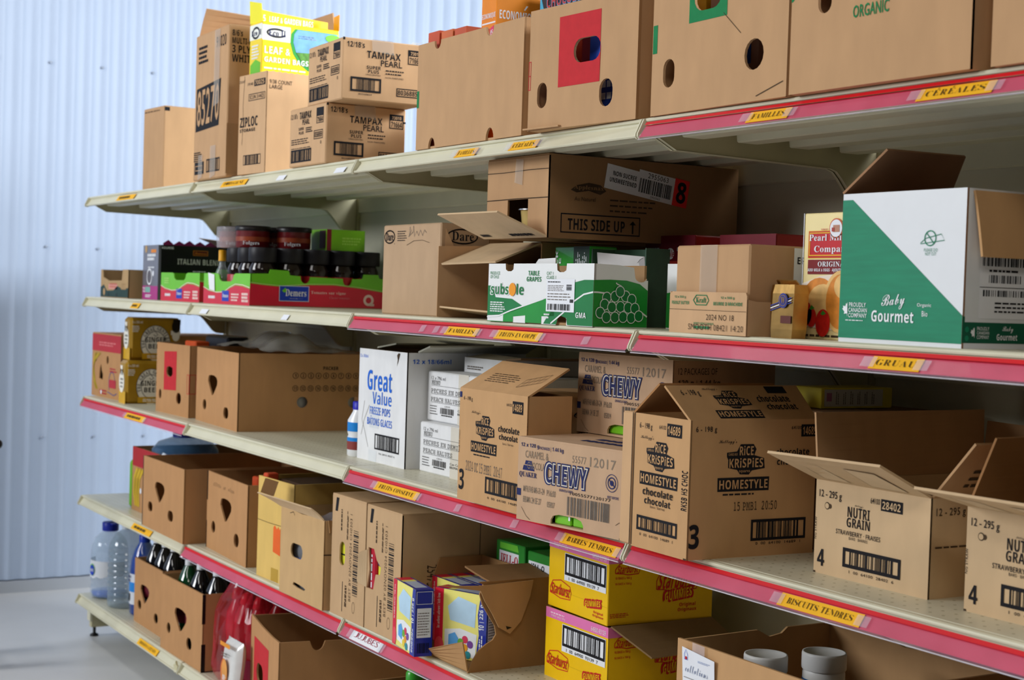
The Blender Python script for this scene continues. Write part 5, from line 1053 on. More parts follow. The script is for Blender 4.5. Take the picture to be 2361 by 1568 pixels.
def rk_logo(F, u0, v0, u1, v1):
    """lettered logo block: script line, two outlined lines and a bold line"""
    U = lambda a: u0 + (u1 - u0) * a
    Vv = lambda b: v0 + (v1 - v0) * b
    F.text("Kellogg's", U(-0.02), Vv(0.90), U(0.34), Vv(1.0), INK, 'c')
    F.poly([(U(.15), Vv(.74)), (U(.35), Vv(.76)), (U(.42), Vv(.90)), (U(.68), Vv(.90)), (U(.74), Vv(.80)), (U(.70), Vv(.68)), (U(.90), Vv(.62)), (U(.92), Vv(.42)), (U(.66), Vv(.38)), (U(.60), Vv(.30)), (U(.42), Vv(.31)), (U(.36), Vv(.40)), (U(.18), Vv(.44)), (U(.18), Vv(.60)), (U(.15), Vv(.66))], INK, 1, True)
    F.text('CARRES AUX', U(.18), Vv(.68), U(.36), Vv(.73), KRAFT, 'n'); F.text('RiCE', U(.40), Vv(.68), U(.68), Vv(.87), KRAFT, 'b', 2); F.text('KRiSPiES', U(.20), Vv(.44), U(.88), Vv(.63), KRAFT, 'b', 2); F.text('squares', U(.40), Vv(.33), U(.62), Vv(.39), KRAFT, 'n', 2)
    F.poly([(U(-.015), Vv(-.02)), (U(1.015), Vv(-.02)), (U(1.02), Vv(.25)), (U(-.02), Vv(.25))], INK, 1); F.text('HOMESTYLE', U(0.015), Vv(.025), U(.985), Vv(.205), KRAFT, 'b', 2, off=0.0)
def c8():
    w, d, h = 0.279, 0.105, 0.237
    def paint(F, Sd, T):
        F.rect(0, 0.915, 0.035, 0.965, NAVY); F.text('6 - 198 g', 0.065, 0.885, 0.20, 0.93, INK, 'n', off=0.006); F.text('64100', 0.71, 0.895, 0.785, 0.92, INK, 'n'); F.rect(0.795, 0.84, 0.945, 0.945, INK); F.text('14689', 0.805, 0.86, 0.935, 0.925, KRAFT, 'b', 3)
        rk_logo(F, 0.20, 0.455, 0.575, 0.815); F.text('chocolate', 0.60, 0.665, 0.90, 0.72, INK, 'b'); F.text('chocolat', 0.615, 0.60, 0.88, 0.65, INK, 'b'); F.text('bars / barres', 0.67, 0.56, 0.82, 0.58, INK, 'n')
        F.lines(0.24, 0.42, 0.54, 0.44, INK, 1, 3); F.text('2024 OC 15 PMB1  20:47', 0.125, 0.27, 0.67, 0.36, GREYINK, 'm', off=-0.004)
        F.text('3', 0.025, 0.09, 0.10, 0.275, INK, 'b'); F.code(0.43, 0.11, 0.99, 0.255, INK, 5, 0.005, 0.1); F.text('0  00  64100  14689  1', 0.47, 0.065, 0.95, 0.085, INK, 'n'); F.text('RKSB HS CHOC', 0.005, 0.42, 0.02, 0.62, INK, 'n', rot=90)
    o = tray('cereal_bar_case', (3.057, -0.030, Z), -0.002, w, d, h, KRAFT, 0.004, paint=paint)
    def pf(F):
        F.lines(0.18, 0.30, 0.62, 0.62, INKS, 5, 4, 0.3)
        P = [(0.70, 0.22), (0.92, 0.45), (0.92, 0.72), (0.70, 0.48)]; F.stroke(P + [P[0]], 0.0012, INKS)
        for i in range(6): F.stroke([(0.70 + .044 * i, 0.22 + .046 * i), (0.70 + .044 * i, 0.48 + .048 * i)], 0.001, INKS)
        F.stroke([(0.70, 0.35), (0.92, 0.58)], 0.001, INKS)
    flap(o, (0, 0, h), (w, 0, h), (0.012, 0.095, 0.058), (0.0, 0.095, 0.056), KRAFT, paint=pf)
    tag(o, 'brown cereal bar case with sloping front flap beside the peach cartons', 'cereal bar case', 'lettered cereal bar cases')
    def p2(F, Sd, T): Sd.text('6 - 198 g', 0.18, 0.80, 0.7, 0.86, INK, 'n', off=0.006); Sd.text("Kellogg's", 0.2, 0.62, 0.6, 0.69, INK, 'c')
    tag(closed('cereal_bar_case', (3.020, 0.082, Z), 0.0, 0.255, 0.2, 0.232, KRAFT, p2), 'brown cereal bar case half hidden behind the one with the sloping flap', 'cereal bar case', 'lettered cereal bar cases')
c8()
def chewy(loc, rz, num, lab, mt):
    w, d, h = 0.302, 0.26, 0.158; N = NAVY; G = mat('8a7a68', 0.75, 0.1)
    arch = [(w * .345, 0.004), (w * .655, 0.004), (w * .655, h * .075), (w * .635, h * .125), (w * .58, h * .15), (w * .42, h * .15), (w * .365, h * .125), (w * .345, h * .075)]
    def paint(F, Sd, T):
        F.text('12 x 120 g', 0.03, 0.895, 0.21, 0.955, N, 'b'); F.text('PACKAGES', 0.215, 0.90, 0.315, 0.935, N, 'b'); F.text('| 1.44 kg', 0.325, 0.885, 0.45, 0.95, N, 'b')
        F.text('CARAMEL &', 0.075, 0.775, 0.305, 0.865, G, 'n', 2); F.text('CHOCOLAT', 0.10, 0.64, 0.29, 0.73, G, 'n', 1.5); F.text('55577', 0.535, 0.80, 0.665, 0.885, G, 'n', 1); F.text('12017', 0.70, 0.785, 0.935, 0.90, G, 'n', 1, off=0.008)
        F.text('QUAKER', 0.02, 0.525, 0.195, 0.60, N, 's'); F.poly([(0.05, 0.62), (0.17, 0.62), (0.16, 0.68), (0.06, 0.68)], N, 1); F.poly([(0.07, 0.69), (0.15, 0.69), (0.14, 0.74), (0.08, 0.74)], N, 1)
        F.text('CHEWY', 0.265, 0.485, 0.70, 0.775, N, 'b', 2, off=0.075); F.text('CHEWY', 0.278, 0.50, 0.688, 0.76, mat('d8cfc0', 0.7), 'b', 3, off=0.045); F.text('CHEWY', 0.29, 0.515, 0.676, 0.745, N, 'b', 4, off=0.0)
        F.text('GRANOLA BARS', 0.42, 0.435, 0.55, 0.465, N, 'b'); F.ring(0.905, 0.635, 0.0165, 0.0012, N, 2); F.ring(0.905, 0.635, 0.011, 0.002, N, 2); F.stroke([(0.875, 0.68), (0.935, 0.59)], 0.002, N); F.disc(0.905, 0.635, 0.005, N, 2)
        F.rect(0, 0.30, 0.04, 0.385, N); F.text('MFR/FAB MR-31-24', 0.065, 0.355, 0.275, 0.43, G, 'n', 2, off=0.012); F.text('P16:00', 0.30, 0.35, 0.385, 0.425, G, 'n', 2, off=0.012); F.text('BB/MA 24 SE 27', 0.065, 0.225, 0.245, 0.30, G, 'n', 2, off=0.012); F.text(num, 0.305, 0.215, 0.38, 0.285, G, 'n', 2, off=0.012)
        F.text('10055577120177', 0.525, 0.415, 0.90, 0.45, INK, 'n'); F.bars(0.50, 0.17, 0.90, 0.39, GREYINK, 26, 3); F.text('BEST BEFORE', 0.87, 0.455, 0.97, 0.485, N, 'b'); F.rect(0.985, 0.0, 1.0, 0.02, INK)
        F.stroke([(0.05, 0.16), (0.10, 0.06), (0.14, 0.02)], 0.0008, INKS); F.stroke([(0.95, 0.16), (0.985, 0.2)], 0.0008, INKS)
        Sd.text('12 PACKAGES OF', 0.05, 0.84, 0.42, 0.92, INKS, 'n'); Sd.text('120 g | 1.44 kg', 0.05, 0.68, 0.45, 0.78, INKS, 'b'); Sd.lines(0.05, 0.55, 0.4, 0.62, INKS, 1, 3)
        T.lines(0.4, 0.2, 0.9, 0.5, NAVY, 2, 4)
    o = tray('granola_bar_case', loc, rz, w, d, h, mt, 0.004, fh=[arch], lid=True, paint=paint)
    tag(o, lab, 'granola bar case', 'granola bar cases')
    return o
def c9():
    mt = card('c6a484')
    chewy((3.359, -0.062, Z), 0.140, '05807', 'brown granola bar case with big blue lettering, lower and nearer one of the stack', mt)
    z2 = Z + 0.162 + 0.0015
    chewy((3.297, 0.112, z2), 0.050, '05804', 'brown granola bar case with big blue lettering, upper one set further back', mt)
    lg = mat('78c81e', 0.4, 0.06, coat=0.2)
    def pk(F, Sd, T): F.lines(0.1, 0.25, 0.8, 0.6, mat('4a8a14', 0.5), 4, 3, 0.4); F.rect(0.86, 0.1, 0.97, 0.5, WHITE, 2)
    c, s = math.cos(.14), math.sin(.14)
    for i, (lx, ly, bx, by, bz, rz, nm) in enumerate(((.106, .008, 3.359, -.062, Z + .0045, .14, 'left green packet in the cut-out of the lower granola bar case'), (.157, .010, 3.359, -.062, Z + .0045, .14, 'right green packet in the cut-out of the lower granola bar case'), (.100, .008, 3.297, .112, z2 + .0045, .05, 'green packet in the cut-out of the upper granola bar case'))):
        c, s = math.cos(rz), math.sin(rz)
        tag(closed('granola_packet', (bx + lx * c - ly * s, by + lx * s + ly * c, bz), rz, 0.048 if i < 2 else 0.06, 0.05, 0.10, lg, pk, 0.002, False), nm, 'packet', 'green packets in the granola bar cases')
    tag(closed('black_packet', (3.297 + .163, .112 + .018, z2 + .0045), .05, 0.045, 0.05, 0.10, mat('26282c', 0.3), lambda F, Sd, T: F.lines(0.1, 0.1, 0.9, 0.6, GREYINK, 3, 4), 0.002, False), 'black packet in the cut-out of the upper granola bar case', 'packet')
c9()
def c11():
    w, d, h = 0.168, 0.272, 0.236
    K2 = KRAFT
    def paint(F, Sd, T):
        F.rect(0.0, 0.01, 0.012, 1, INKS, 1); F.text('6 - 198 g', 0.10, 0.88, 0.33, 0.935, INK, 'n', off=0.006); F.text('64100', 0.46, 0.905, 0.58, 0.935, INK, 'n'); F.rect(0.60, 0.86, 0.86, 0.955, INK); F.text('14689', 0.62, 0.875, 0.84, 0.94, KRAFT, 'b', 3)
        rk_logo(F, 0.14, 0.485, 0.80, 0.845); F.text('chocolate', 0.20, 0.405, 0.74, 0.46, INK, 'b', 3); F.text('chocolat', 0.23, 0.34, 0.70, 0.392, INK, 'b'); F.text('bars / barres', 0.34, 0.315, 0.60, 0.335, INK, 'n')
        F.code(0.10, 0.135, 0.83, 0.245, INK, 5, 0.0045, 0.1); F.text('0  00  64100  14689  1', 0.16, 0.095, 0.76, 0.115, INK, 'n'); F.text('RKSB HS CHOC', 0.885, 0.35, 0.985, 0.635, INK, 'b', rot=90, off=-0.01); F.rect(0.95, 0.0, 1.0, 0.012, INKS)
        Sd.text('6 - 198 g', 0.04, 0.905, 0.20, 0.955, INK, 'n', off=0.006); Sd.text('64100', 0.79, 0.925, 0.87, 0.95, INK, 'n'); Sd.rect(0.87, 0.87, 1.0, 0.96, INK); Sd.text('14689', 0.88, 0.885, 0.99, 0.945, KRAFT, 'b', 3)
        rk_logo(Sd, 0.225, 0.49, 0.615, 0.86); Sd.text('chocolate', 0.67, 0.735, 0.94, 0.785, INK, 'b'); Sd.text('chocolat', 0.68, 0.665, 0.92, 0.715, INK, 'b'); Sd.lines(0.26, 0.455, 0.56, 0.475, INK, 1, 3)
        Sd.text('15 PMB1  20:50', 0.35, 0.34, 0.69, 0.405, INKS, 'm'); Sd.text('3', 0.012, 0.08, 0.09, 0.255, INK, 'b', off=0.01); Sd.code(0.49, 0.115, 0.93, 0.27, INK, 7, 0.0045, 0.1); Sd.text('0  00  64100  14689  1', 0.53, 0.085, 0.89, 0.105, INK, 'n')
    o = tray('cereal_bar_case', (3.708, -0.033, Z), -0.027, w, d, h, K2, 0.004, paint=paint)
    def pf(F):
        F.text('6 - 198 g', 0.06, 0.66, 0.20, 0.86, INK, 'n', off=0.006); rk_logo(F, 0.24, 0.06, 0.58, 0.92); F.text('chocolate', 0.62, 0.5, 0.88, 0.7, INK, 'b'); F.text('chocolat', 0.66, 0.28, 0.9, 0.46, INK, 'b'); F.rect(0.74, 0.76, 0.90, 0.96, INK)
    flap(o, (w, 0.0, h), (w, d, h), (-0.062, -0.012, 0.055), (-0.062, 0.0, 0.055), K2, paint=pf)
    flap(o, (0, 0, h), (0, d, h), (0.045, 0.02, 0.052), (0.045, 0.0, 0.052), card('a9794c'))
    tag(o, 'largest cereal bar case with open gable flaps and a big 3 on its side', 'cereal bar case', 'lettered cereal bar cases')
    n = closed('narrow_carton', (3.665, -0.030, Z), -0.027, 0.036, 0.16, 0.236, card('cda67c'), lambda F, Sd, T: F.rect(0.93, 0, 1.0, 1, INKS), seam=False); tag(n, 'narrow plain carton squeezed beside the largest cereal bar case', 'carton')
    # pale yellow box on a plain carton behind
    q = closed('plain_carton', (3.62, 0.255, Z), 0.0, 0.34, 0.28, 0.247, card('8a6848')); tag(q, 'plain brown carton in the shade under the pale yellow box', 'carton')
    def py(F, Sd, T):
        Sd.rect(0.04, 0.10, 0.86, 0.92, mat('c8c6c0', 0.5))
        for i in range(6): Sd.lines(0.20 + i * .10, 0.2, 0.25 + i * .10, 0.85, GREYINK, 2, i, 0.4, rot=True)
        Sd.rect(0.07, 0.35, 0.14, 0.75, mat('a86a8c', 0.5), 2)
    o = closed('yellow_box', (3.748, 0.300, Z + 0.248), 0.0, 0.070, 0.175, 0.038, mat('d8c838', 0.4, 0.05), py, 0.001, False)
    tag(o, 'flat pale yellow box lying in the shade behind the largest cereal bar case', 'box')
c11()
def nutri():
    w, d, h = 0.252, 0.385, 0.152
    def paint(F, Sd, T):
        F.text('12 - 295 g', 0.035, 0.80, 0.24, 0.90, INK, 'n', off=0.006); F.disc(0.11, 0.735, 0.006, INKS, 1); F.disc(0.11, 0.735, 0.0045, PALE, 2); F.disc(0.135, 0.735, 0.004, INKS, 1); F.text('64100', 0.50, 0.845, 0.58, 0.905, INK, 'n', off=0.006); F.rect(0.59, 0.79, 0.775, 0.91, INK); F.text('28402', 0.605, 0.81, 0.76, 0.89, PALE, 'b', 3)
        F.text("Kellogg's", 0.36, 0.775, 0.44, 0.805, INK, 'c'); F.text('NUTRI', 0.30, 0.66, 0.495, 0.77, INK, 'b', off=-0.012); F.text('GRAIN', 0.295, 0.555, 0.50, 0.655, INK, 'b', off=-0.012)
        F.text('STRAWBERRY · FRAISES', 0.20, 0.465, 0.595, 0.515, INK, 'n', off=0.004); F.text('BARS · BARRES', 0.32, 0.425, 0.485, 0.455, INK, 'n')
        F.text('4', 0.035, 0.085, 0.10, 0.265, INK, 'b'); F.code(0.27, 0.13, 0.775, 0.335, INK, 5, 0.0055, 0.12); F.text('1  00  64100  28402  6', 0.33, 0.075, 0.72, 0.105, INK, 'n'); F.text('NG STRAW', 0.0, 0.36, 0.018, 0.60, INK, 'n', rot=90); F.rect(0, 0, 0.02, 0.02, INKS)
        Sd.text('12 - 295 g', 0.03, 0.80, 0.19, 0.90, INKS, 'n', off=0.006); Sd.lines(0.03, 0.50, 0.3, 0.53, INKS, 1, 3)
    o = tray('cereal_bar_case', (4.034, 0.103, Z), 0.002, w, d, h, PALE, 0.004, paint=paint)
    def glue(F):
        for a, b in ((0.14, 0.36), (0.56, 0.86)): F.poly([(a, 0.12), (b, 0.10), (b - .03, 0.72), (a + .02, 0.74)], mat('d6bc98', 0.5), 1); F.stroke([(a, 0.12), (b, 0.10), (b - .03, 0.72), (a + .02, 0.74), (a, 0.12)], 0.0008, INKS)
    flap(o, (0, 0, h), (w, 0, h), (0.006, -0.112, 0.046), (0.0, -0.107, 0.050), PALE, paint=glue)
    flap(o, (0, 0.004, h), (0, d, h), (-0.012, 0.0, 0.108), (-0.002, 0.0, 0.110), KRAFT2)
    flap(o, (w, 0.004, h), (w, d * .8, h), (0.080, 0.0, 0.088), (0.080, -0.02, 0.088), KRAFT2, paint=lambda F: F.lines(0.15, 0.2, 0.6, 0.6, INKS, 3, 4, 0.4))
    flap(o, (w, d, h), (0, d, h), (0.0, 0.01, 0.085), (0, 0.01, 0.09), KRAFT2)
    tag(o, 'open strawberry cereal bar case with flaps spread and a big 4', 'cereal bar case', 'lettered cereal bar cases')
    c = copy_tree(o, (4.366, 0.095, Z), 0.0, 'open cereal bar case cut off by the right edge with a big 4')
    # its left flap stands up steeply and narrows; the front flap lies almost level
    for ch in list(c.children): bpy.data.objects.remove(ch)
    flap(c, (0, 0, h), (w, 0, h), (-0.004, -0.105, 0.028), (0.0, -0.105, 0.030), PALE, paint=glue)
    flap(c, (0, 0.004, h), (0, d, h), (0.028, 0.02, 0.100), (0.02, 0.0, 0.105), card('a0744a'))
    flap(c, (w, 0.004, h), (w, d, h), (0.06, 0, 0.09), None, KRAFT2)
nutri()

# ------------------------------------------------------------------ second lowest tier
Z = ZT[4]
def d_left():
    def p1(F, Sd, T): F.rect(0, 0, 1, 0.18, BLUE); F.rect(0, 0.82, 1, 1, BLUE); F.lines(0.1, 0.25, 0.9, 0.75, BLUEINK, 4, 3); Sd.rect(0, 0, 1, 0.18, BLUE); Sd.rect(0, 0.82, 1, 1, BLUE)
    tag(closed('slim_packet', (0.330, 0.090, Z), 0.0, 0.045, 0.10, 0.128, mat('c8d4e4', 0.4), p1, 0.003, False), 'slim blue and white packet at the left end of the second lowest shelf', 'packet')
    mb = MB(); P = []
    hh = 0.178
    for k in range(7): a = math.pi * k / 12; P.append((0.20 - 0.02 + 0.02 * math.cos(a), hh - 0.02 + 0.02 * math.sin(a)))
    for k in range(7): a = math.pi / 2 + math.pi * k / 12; P.append((0.02 + 0.02 * math.cos(a), hh - 0.02 + 0.02 * math.sin(a)))
    P = [(0.19, 0.0), (0.2, 0.01)] + P + [(0, 0.01), (0.01, 0)]
    panel(mb, (0.030, 0, 0), (0, 1, 0), (0, 0, 1), [P], 0.030, mat('6fb41c', 0.45, 0.04))
    tag(mb.build('plastic_board', None, (0.382, 0.070, Z)), 'lime green board standing on edge beside the banana print box', 'board')
d_left()
def bananas(F):
    yl = mat('d8b428', 0.6, 0.06); y2 = mat('b8941c', 0.6, 0.06); rd = mat('b4282e', 0.6, 0.05)
    F.rect(0, 0.70, 1, 1.0, rd)
    for i in range(5): F.stroke([(0.16 + .05 * i, 0.68), (0.07 + .045 * i, 0.52), (0.06 + .04 * i, 0.30), (0.12 + .03 * i, 0.08)], 0.012, yl if i % 2 == 0 else y2, 2 + i * .2)
    F.disc(0.30, 0.34, 0.01, WHITE, 4); F.lines(0.4, 0.2, 0.9, 0.5, rd, 3, 4)
def d3():
    w, d, h = 0.36, 0.5, 0.229
    fo = [(0, 0), (w, 0), (w, h), (w * .30, h), (w * .24, h * .90), (w * .12, h * .93), (w * .08, h), (0, h)]
    o = tray('banana_box', (0.428, 0.066, Z), 0.0, w, d, h, BANANA, 0.005, fo=fo, fh=[slot(w * .13, h * .60, .009, .014)], paint=lambda F, Sd, T: (F.holed([(0, 0), (w, 0)] + [(w, h * .89), (0, h * .89)], [slot(w * .13, h * .60, .009, .014)], BANANA, 0.4), F.lines(0, 0, 0.001, 0.001, INK, 1), bananas(F)))
    tag(o, 'red topped box with printed bananas behind the plain banana box', 'banana box', 'banana boxes')
    w, d, h = 0.438, 0.5, 0.236
    Hs = [pear(w * .44, h * .56, 1.05), slot(w * .20, h * .31, .025, .0165), slot(w * .70, h * .30, .028, .0175)]
    o = tray('banana_box', (0.803, -0.011, Z), -0.011, w, d, h, BANANA, 0.005, fh=Hs, paint=lambda F, Sd, T: (F.rect(-0.004, 0.0, 0.010, 1.0, BLACK), Sd.rect(0.0, 0.0, 0.01, 1, card('9c7448'))))
    tag(o, 'plain brown banana box with drop-shaped hole, left of the pair on the second lowest shelf', 'banana box', 'banana boxes')
    w, d, h = 0.396, 0.5, 0.240
    Hs = [pear(w * .50, h * .58, 1.1), slot(w * .18, h * .30, .020, .0185), slot(w * .76, h * .27, .024, .020)]
    def scr(F, Sd, T):
        R = random.Random(5); x = 0.17
        for wd in (0.20, 0.07, 0.16):
            P = []; n = int(wd * 60)
            for i in range(n): P.append((x + wd * i / n, 0.845 + (0.035 if i % 2 else -0.012) * R.uniform(.5, 1.2)))
            F.stroke(P, 0.0014, INK); x += wd + 0.05
        F.rect(-0.003, 0.62, 0.02, 1.0, BLACK); F.rect(-0.003, 0.0, 0.012, 0.35, BLACK)
    o = tray('banana_box', (1.301, 0.040, Z), -0.047, w, d, h, BANANA, 0.005, fh=Hs, paint=scr)
    tag(o, 'brown banana box with handwriting above its drop-shaped hole', 'banana box', 'banana boxes')
    tag(closed('orange_packet', (1.615, 0.065, Z + 0.006), -0.047, 0.05, 0.10, 0.252, mat('c8481c', 0.5), None, 0.004, False), 'orange packet peeking over the rim of the box with handwriting', 'packet')
    # large water jug lying back in the corner
    bl = glass('9cc4e6', 0.04, 1.12); j = empty('water_jug', (0.565, 0.215, Z + 0.006))
    mb = MB(); mb.lathe([(.09, 0), (.12, .004), (.125, .02), (.125, .185), (.118, .222), (.095, .250), (.05, .265), (.035, .27)], mat('4a78a4', 0.06, 0.15, coat=0.7, alpha=0.6), 28); mb.build('jug_body', j)
    mb = MB(); mb.lathe([(.045, .266), (.046, .280), (.03, .282)], mat('1a2a8c', 0.35), 24); mb.build('cap', j); mb = MB(); mb.box((-0.06, -0.012, 0.272), (0.06, 0.012, 0.281), mat('1a2a8c', 0.35), bev=0.003); mb.build('carry_handle', j)
    tag(j, 'blue water jug standing in the box with printed bananas', 'water jug')
d3()
def d6():
    w, d, h = 0.238, 0.30, 0.284
    def paint(F, Sd, T):
        F.poly([(0.46, 0.29), (0.665, 0.27), (0.66, 0.54), (0.63, 0.52), (0.60, 0.55), (0.56, 0.52), (0.50, 0.555), (0.46, 0.53)], mat('e8641c', 0.5, 0.06), 1, True); F.rect(0.42, 0.0, 0.62, 0.13, card('b8943c'), 1)
        F.stroke([(0, 0.565), (0.3, 0.56), (0.7, 0.565), (1, 0.56)], 0.0014, INKS)
    o = tray('yellow_carton', (1.806, 0.012, Z), 0.037, w, d, h, YELK, 0.004, paint=paint)
    tag(o, 'yellow brown carton with an orange mark on the second lowest shelf', 'carton')
    def ps(F, Sd, T): Sd.rect(0.0, 0.72, 1, 0.93, mat('8c2018', 0.5)); Sd.rect(0, 0.5, 1, 0.55, mat('b8841c', 0.5)); F.rect(0, 0.72, 1, 0.93, mat('8c2018', 0.5))
    tag(closed('striped_box', (1.84, 0.06, Z + 0.005), 0.03, 0.185, 0.22, 0.272, mat('4a3424', 0.5), ps, 0.003, False), 'dark box with a red stripe standing in the yellow brown carton', 'box')
    tag(closed('orange_packet', (1.818, 0.020, Z + 0.005), 0.03, 0.03, 0.035, 0.288, mat('d8502c', 0.5), None, 0.003, False), 'orange packet corner at the front left of the yellow brown carton', 'packet')
    w, d, h = 0.286, 0.29, 0.229
    H1 = slot(w * .39, h * .545, .040, .019); H2 = [(w * a, h * b) for a, b in ((.32, .145), (.34, .18), (.44, .175), (.56, .165), (.62, .15), (.58, .125), (.42, .13))]
    fo = [(0, 0), (w, 0), (w, h), (w * .8, h * 1.01), (w * .5, h * .99), (w * .2, h * 1.01), (0, h)]
    o = tray('torn_carton', (2.052, -0.018, Z), 0.002, w, d, h, card('c6a272'), 0.004, fo=fo, fh=[H1, H2], paint=lambda F, Sd, T: (Sd.stroke([(0.0, 0.62), (0.5, 0.6), (1, 0.62)], 0.003, INKS), F.stroke([(0.22, 0.96), (0.30, 0.985), (0.33, 0.95)], 0.0015, INKS)))
    flap(o, (-0.01, 0, h), (w * .97, 0.0, h), (-0.070, -0.035, 0.032), (-0.030, -0.018, 0.030), PALE, curl=0.006)
    mb = MB(); n = 8; vs = []
    for i in range(2 * n): x = 0.010 * i * .55; vs += [(x, 0.003 if i % 2 else -0.003, 0.0), (x + 0.012, (0.003 if i % 2 else -0.003) + 0.008, 0.040)]
    mb.add([(a - 0.072, b - 0.03, c + h + 0.03) for a, b, c in vs], [(2 * i, 2 * i + 2, 2 * i + 3, 2 * i + 1) for i in range(2 * n - 1)], card('8f6c46')); part_label(mb.build('torn_corrugation', o), 'torn scrap showing the corrugation')
    flap(o, (w, 0.01, h), (w, 0.2, h), (0.010, 0.0, -0.03), (0.010, 0, -0.02), card('a37c50'))
    tag(o, 'light brown carton with a torn top flap and an oval hand hole', 'carton')
    mb = MB(); R = random.Random(3); vs = []; nx, ny = 12, 9
    for i in range(nx):
        for j in range(ny): vs.append((2.09 + 0.235 * i / (nx - 1), 0.03 + 0.2 * j / (ny - 1), Z + 0.19 + 0.045 * math.sin(3.1 * i / (nx - 1)) * math.sin(3.1 * j / (ny - 1)) + R.uniform(-.012, .012)))
    mb.add(vs, [(i * ny + j, (i + 1) * ny + j, (i + 1) * ny + j + 1, i * ny + j + 1) for i in range(nx - 1) for j in range(ny - 1)], clear('a8a0a4', 0.6, 0.1)); tag(mb.build('plastic_bag'), 'crinkled clear plastic bag in the torn light brown carton', 'plastic bag')
    def pq(F, Sd, T): F.lines(0.1, 0.3, 0.9, 0.7, BLUEINK, 2, 3)
    tag(closed('foil_packet', (2.10, 0.0, Z + 0.005), 0.0, 0.14, 0.05, 0.16, mat('a8acb4', 0.25, 0.15, metal=0.6), pq, 0.004, False), 'silver packet seen through the hand hole of the torn carton', 'packet')
d6()
def d8():
    w, d, h = 0.196, 0.40, 0.300
    cc = card('c2a078')
    def paint(hole):
        def fn(F, Sd, T):
            F.poly([(0.09, 0.87), (0.16, 0.87), (0.20, 0.985), (0.12, 0.985)], INK); F.bars(0.66, 0.22, 0.80, 0.76, INK, 36, 6, horiz=True); F.text('BEST BY 02NOV2024 CH0303 1', 0.55, 0.16, 0.61, 0.88, INKS, 'n', 2, rot=90, off=-0.01)
            F.lines(0.28, 0.72, 0.33, 0.94, INKS, 1, 3, rot=True); F.lines(0.46, 0.66, 0.50, 0.92, INKS, 2, 5, rot=True); F.lines(0.44, 0.10, 0.50, 0.32, INKS, 2, 8, rot=True); F.rect(0.355, 0.05, 0.37, 0.30, INK)
            F.ring(0.70, 0.12, 0.008, 0.001, INKS, 2, 0.014)
            Sd.text('254730', 0.17, 0.40, 0.24, 0.60, INKS, 'n', 2, rot=-90); Sd.text('127 1', 0.38, 0.36, 0.45, 0.50, INKS, 'n', 2, rot=-90); Sd.rect(0.52, 0.0, 0.525, 1, INKS); Sd.text('355808', 0.80, 0.50, 0.86, 0.72, INKS, 'n', 2, rot=-90)
        return fn
    H1 = [slot(w * .33, h * .53, .016, .030)]
    o = tray('pouch_carton', (2.357, -0.004, Z), 0.007, w, d, h, cc, 0.004, fh=H1, lid=True, paint=paint(None))
    tag(o, 'upright brown carton with an oval hole showing yellow, left of its twin', 'carton', 'twin upright pouch cartons')
    H2 = [[(w * u, h * v) for u, v in ((.06, .66), (.22, .66), (.30, .58), (.42, .53), (.40, .47), (.28, .46), (.22, .33), (.04, .33), (.10, .48))]]
    SH = [[(d * .30, h * .32), (d * .62, h * .32), (d * .62, h * .56), (d * .30, h * .56)]]
    o = tray('pouch_carton', (2.5555, -0.001, Z), 0.0, w * .96, d, h * .993, cc, 0.004, fh=H2, sh=SH, lid=True, paint=paint(None))
    flap(o, (w * .04, -0.001, h * .33), (w * .04, -0.001, h * .64), (-0.030, -0.012, 0.01), (-0.020, -0.014, -0.01), PALE, 0.002)
    tag(o, 'upright brown carton with a torn hole showing red and yellow, right of its twin', 'carton', 'twin upright pouch cartons')
    tag(closed('yellow_pouch', (2.385, 0.005, Z + 0.005), 0.0, 0.10, 0.05, 0.25, mat('e0e03c', 0.4, 0.05), lambda F, Sd, T: F.rect(0, 0.59, 1, 0.605, INK), 0.004, False), 'yellow pouch seen through the oval hole of the left twin carton', 'pouch')
    tag(closed('yellow_pouch', (2.600, 0.010, Z + 0.005), 0.0, 0.07, 0.05, 0.25, mat('e0e03c', 0.4, 0.05), lambda F, Sd, T: F.poly([(0, 0.62), (1, 0.54), (1, 0.56), (0, 0.64)], NAVY), 0.004, False), 'yellow pouch seen through the torn hole of the right twin carton', 'pouch')
    tag(closed('red_pouch', (2.566, 0.005, Z + 0.005), 0.0, 0.030, 0.04, 0.25, mat('b81830', 0.4, 0.05), lambda F, Sd, T: F.lines(0.3, 0.3, 0.6, 0.8, WHITE, 1, 3, rot=True), 0.004, False), 'red pouch seen through the torn hole of the right twin carton', 'pouch')
    def pn(F, Sd, T): Sd.rect(0.02, 0.1, 0.30, 0.96, PAPER); Sd.rect(0.36, 0.1, 0.9, 0.96, PAPER); Sd.frame(0.38, 0.14, 0.88, 0.93, 0.001, INK, 2); Sd.lines(0.42, 0.2, 0.85, 0.88, GREYINK, 6, 4, 0.35)
    tag(closed('nutrition_box', (2.66, 0.12, Z + 0.005), -0.02, 0.075, 0.13, 0.17, NAVY, pn, 0.002, False), 'navy box with white nutrition panels seen through the side of the right twin carton', 'box')
d8()
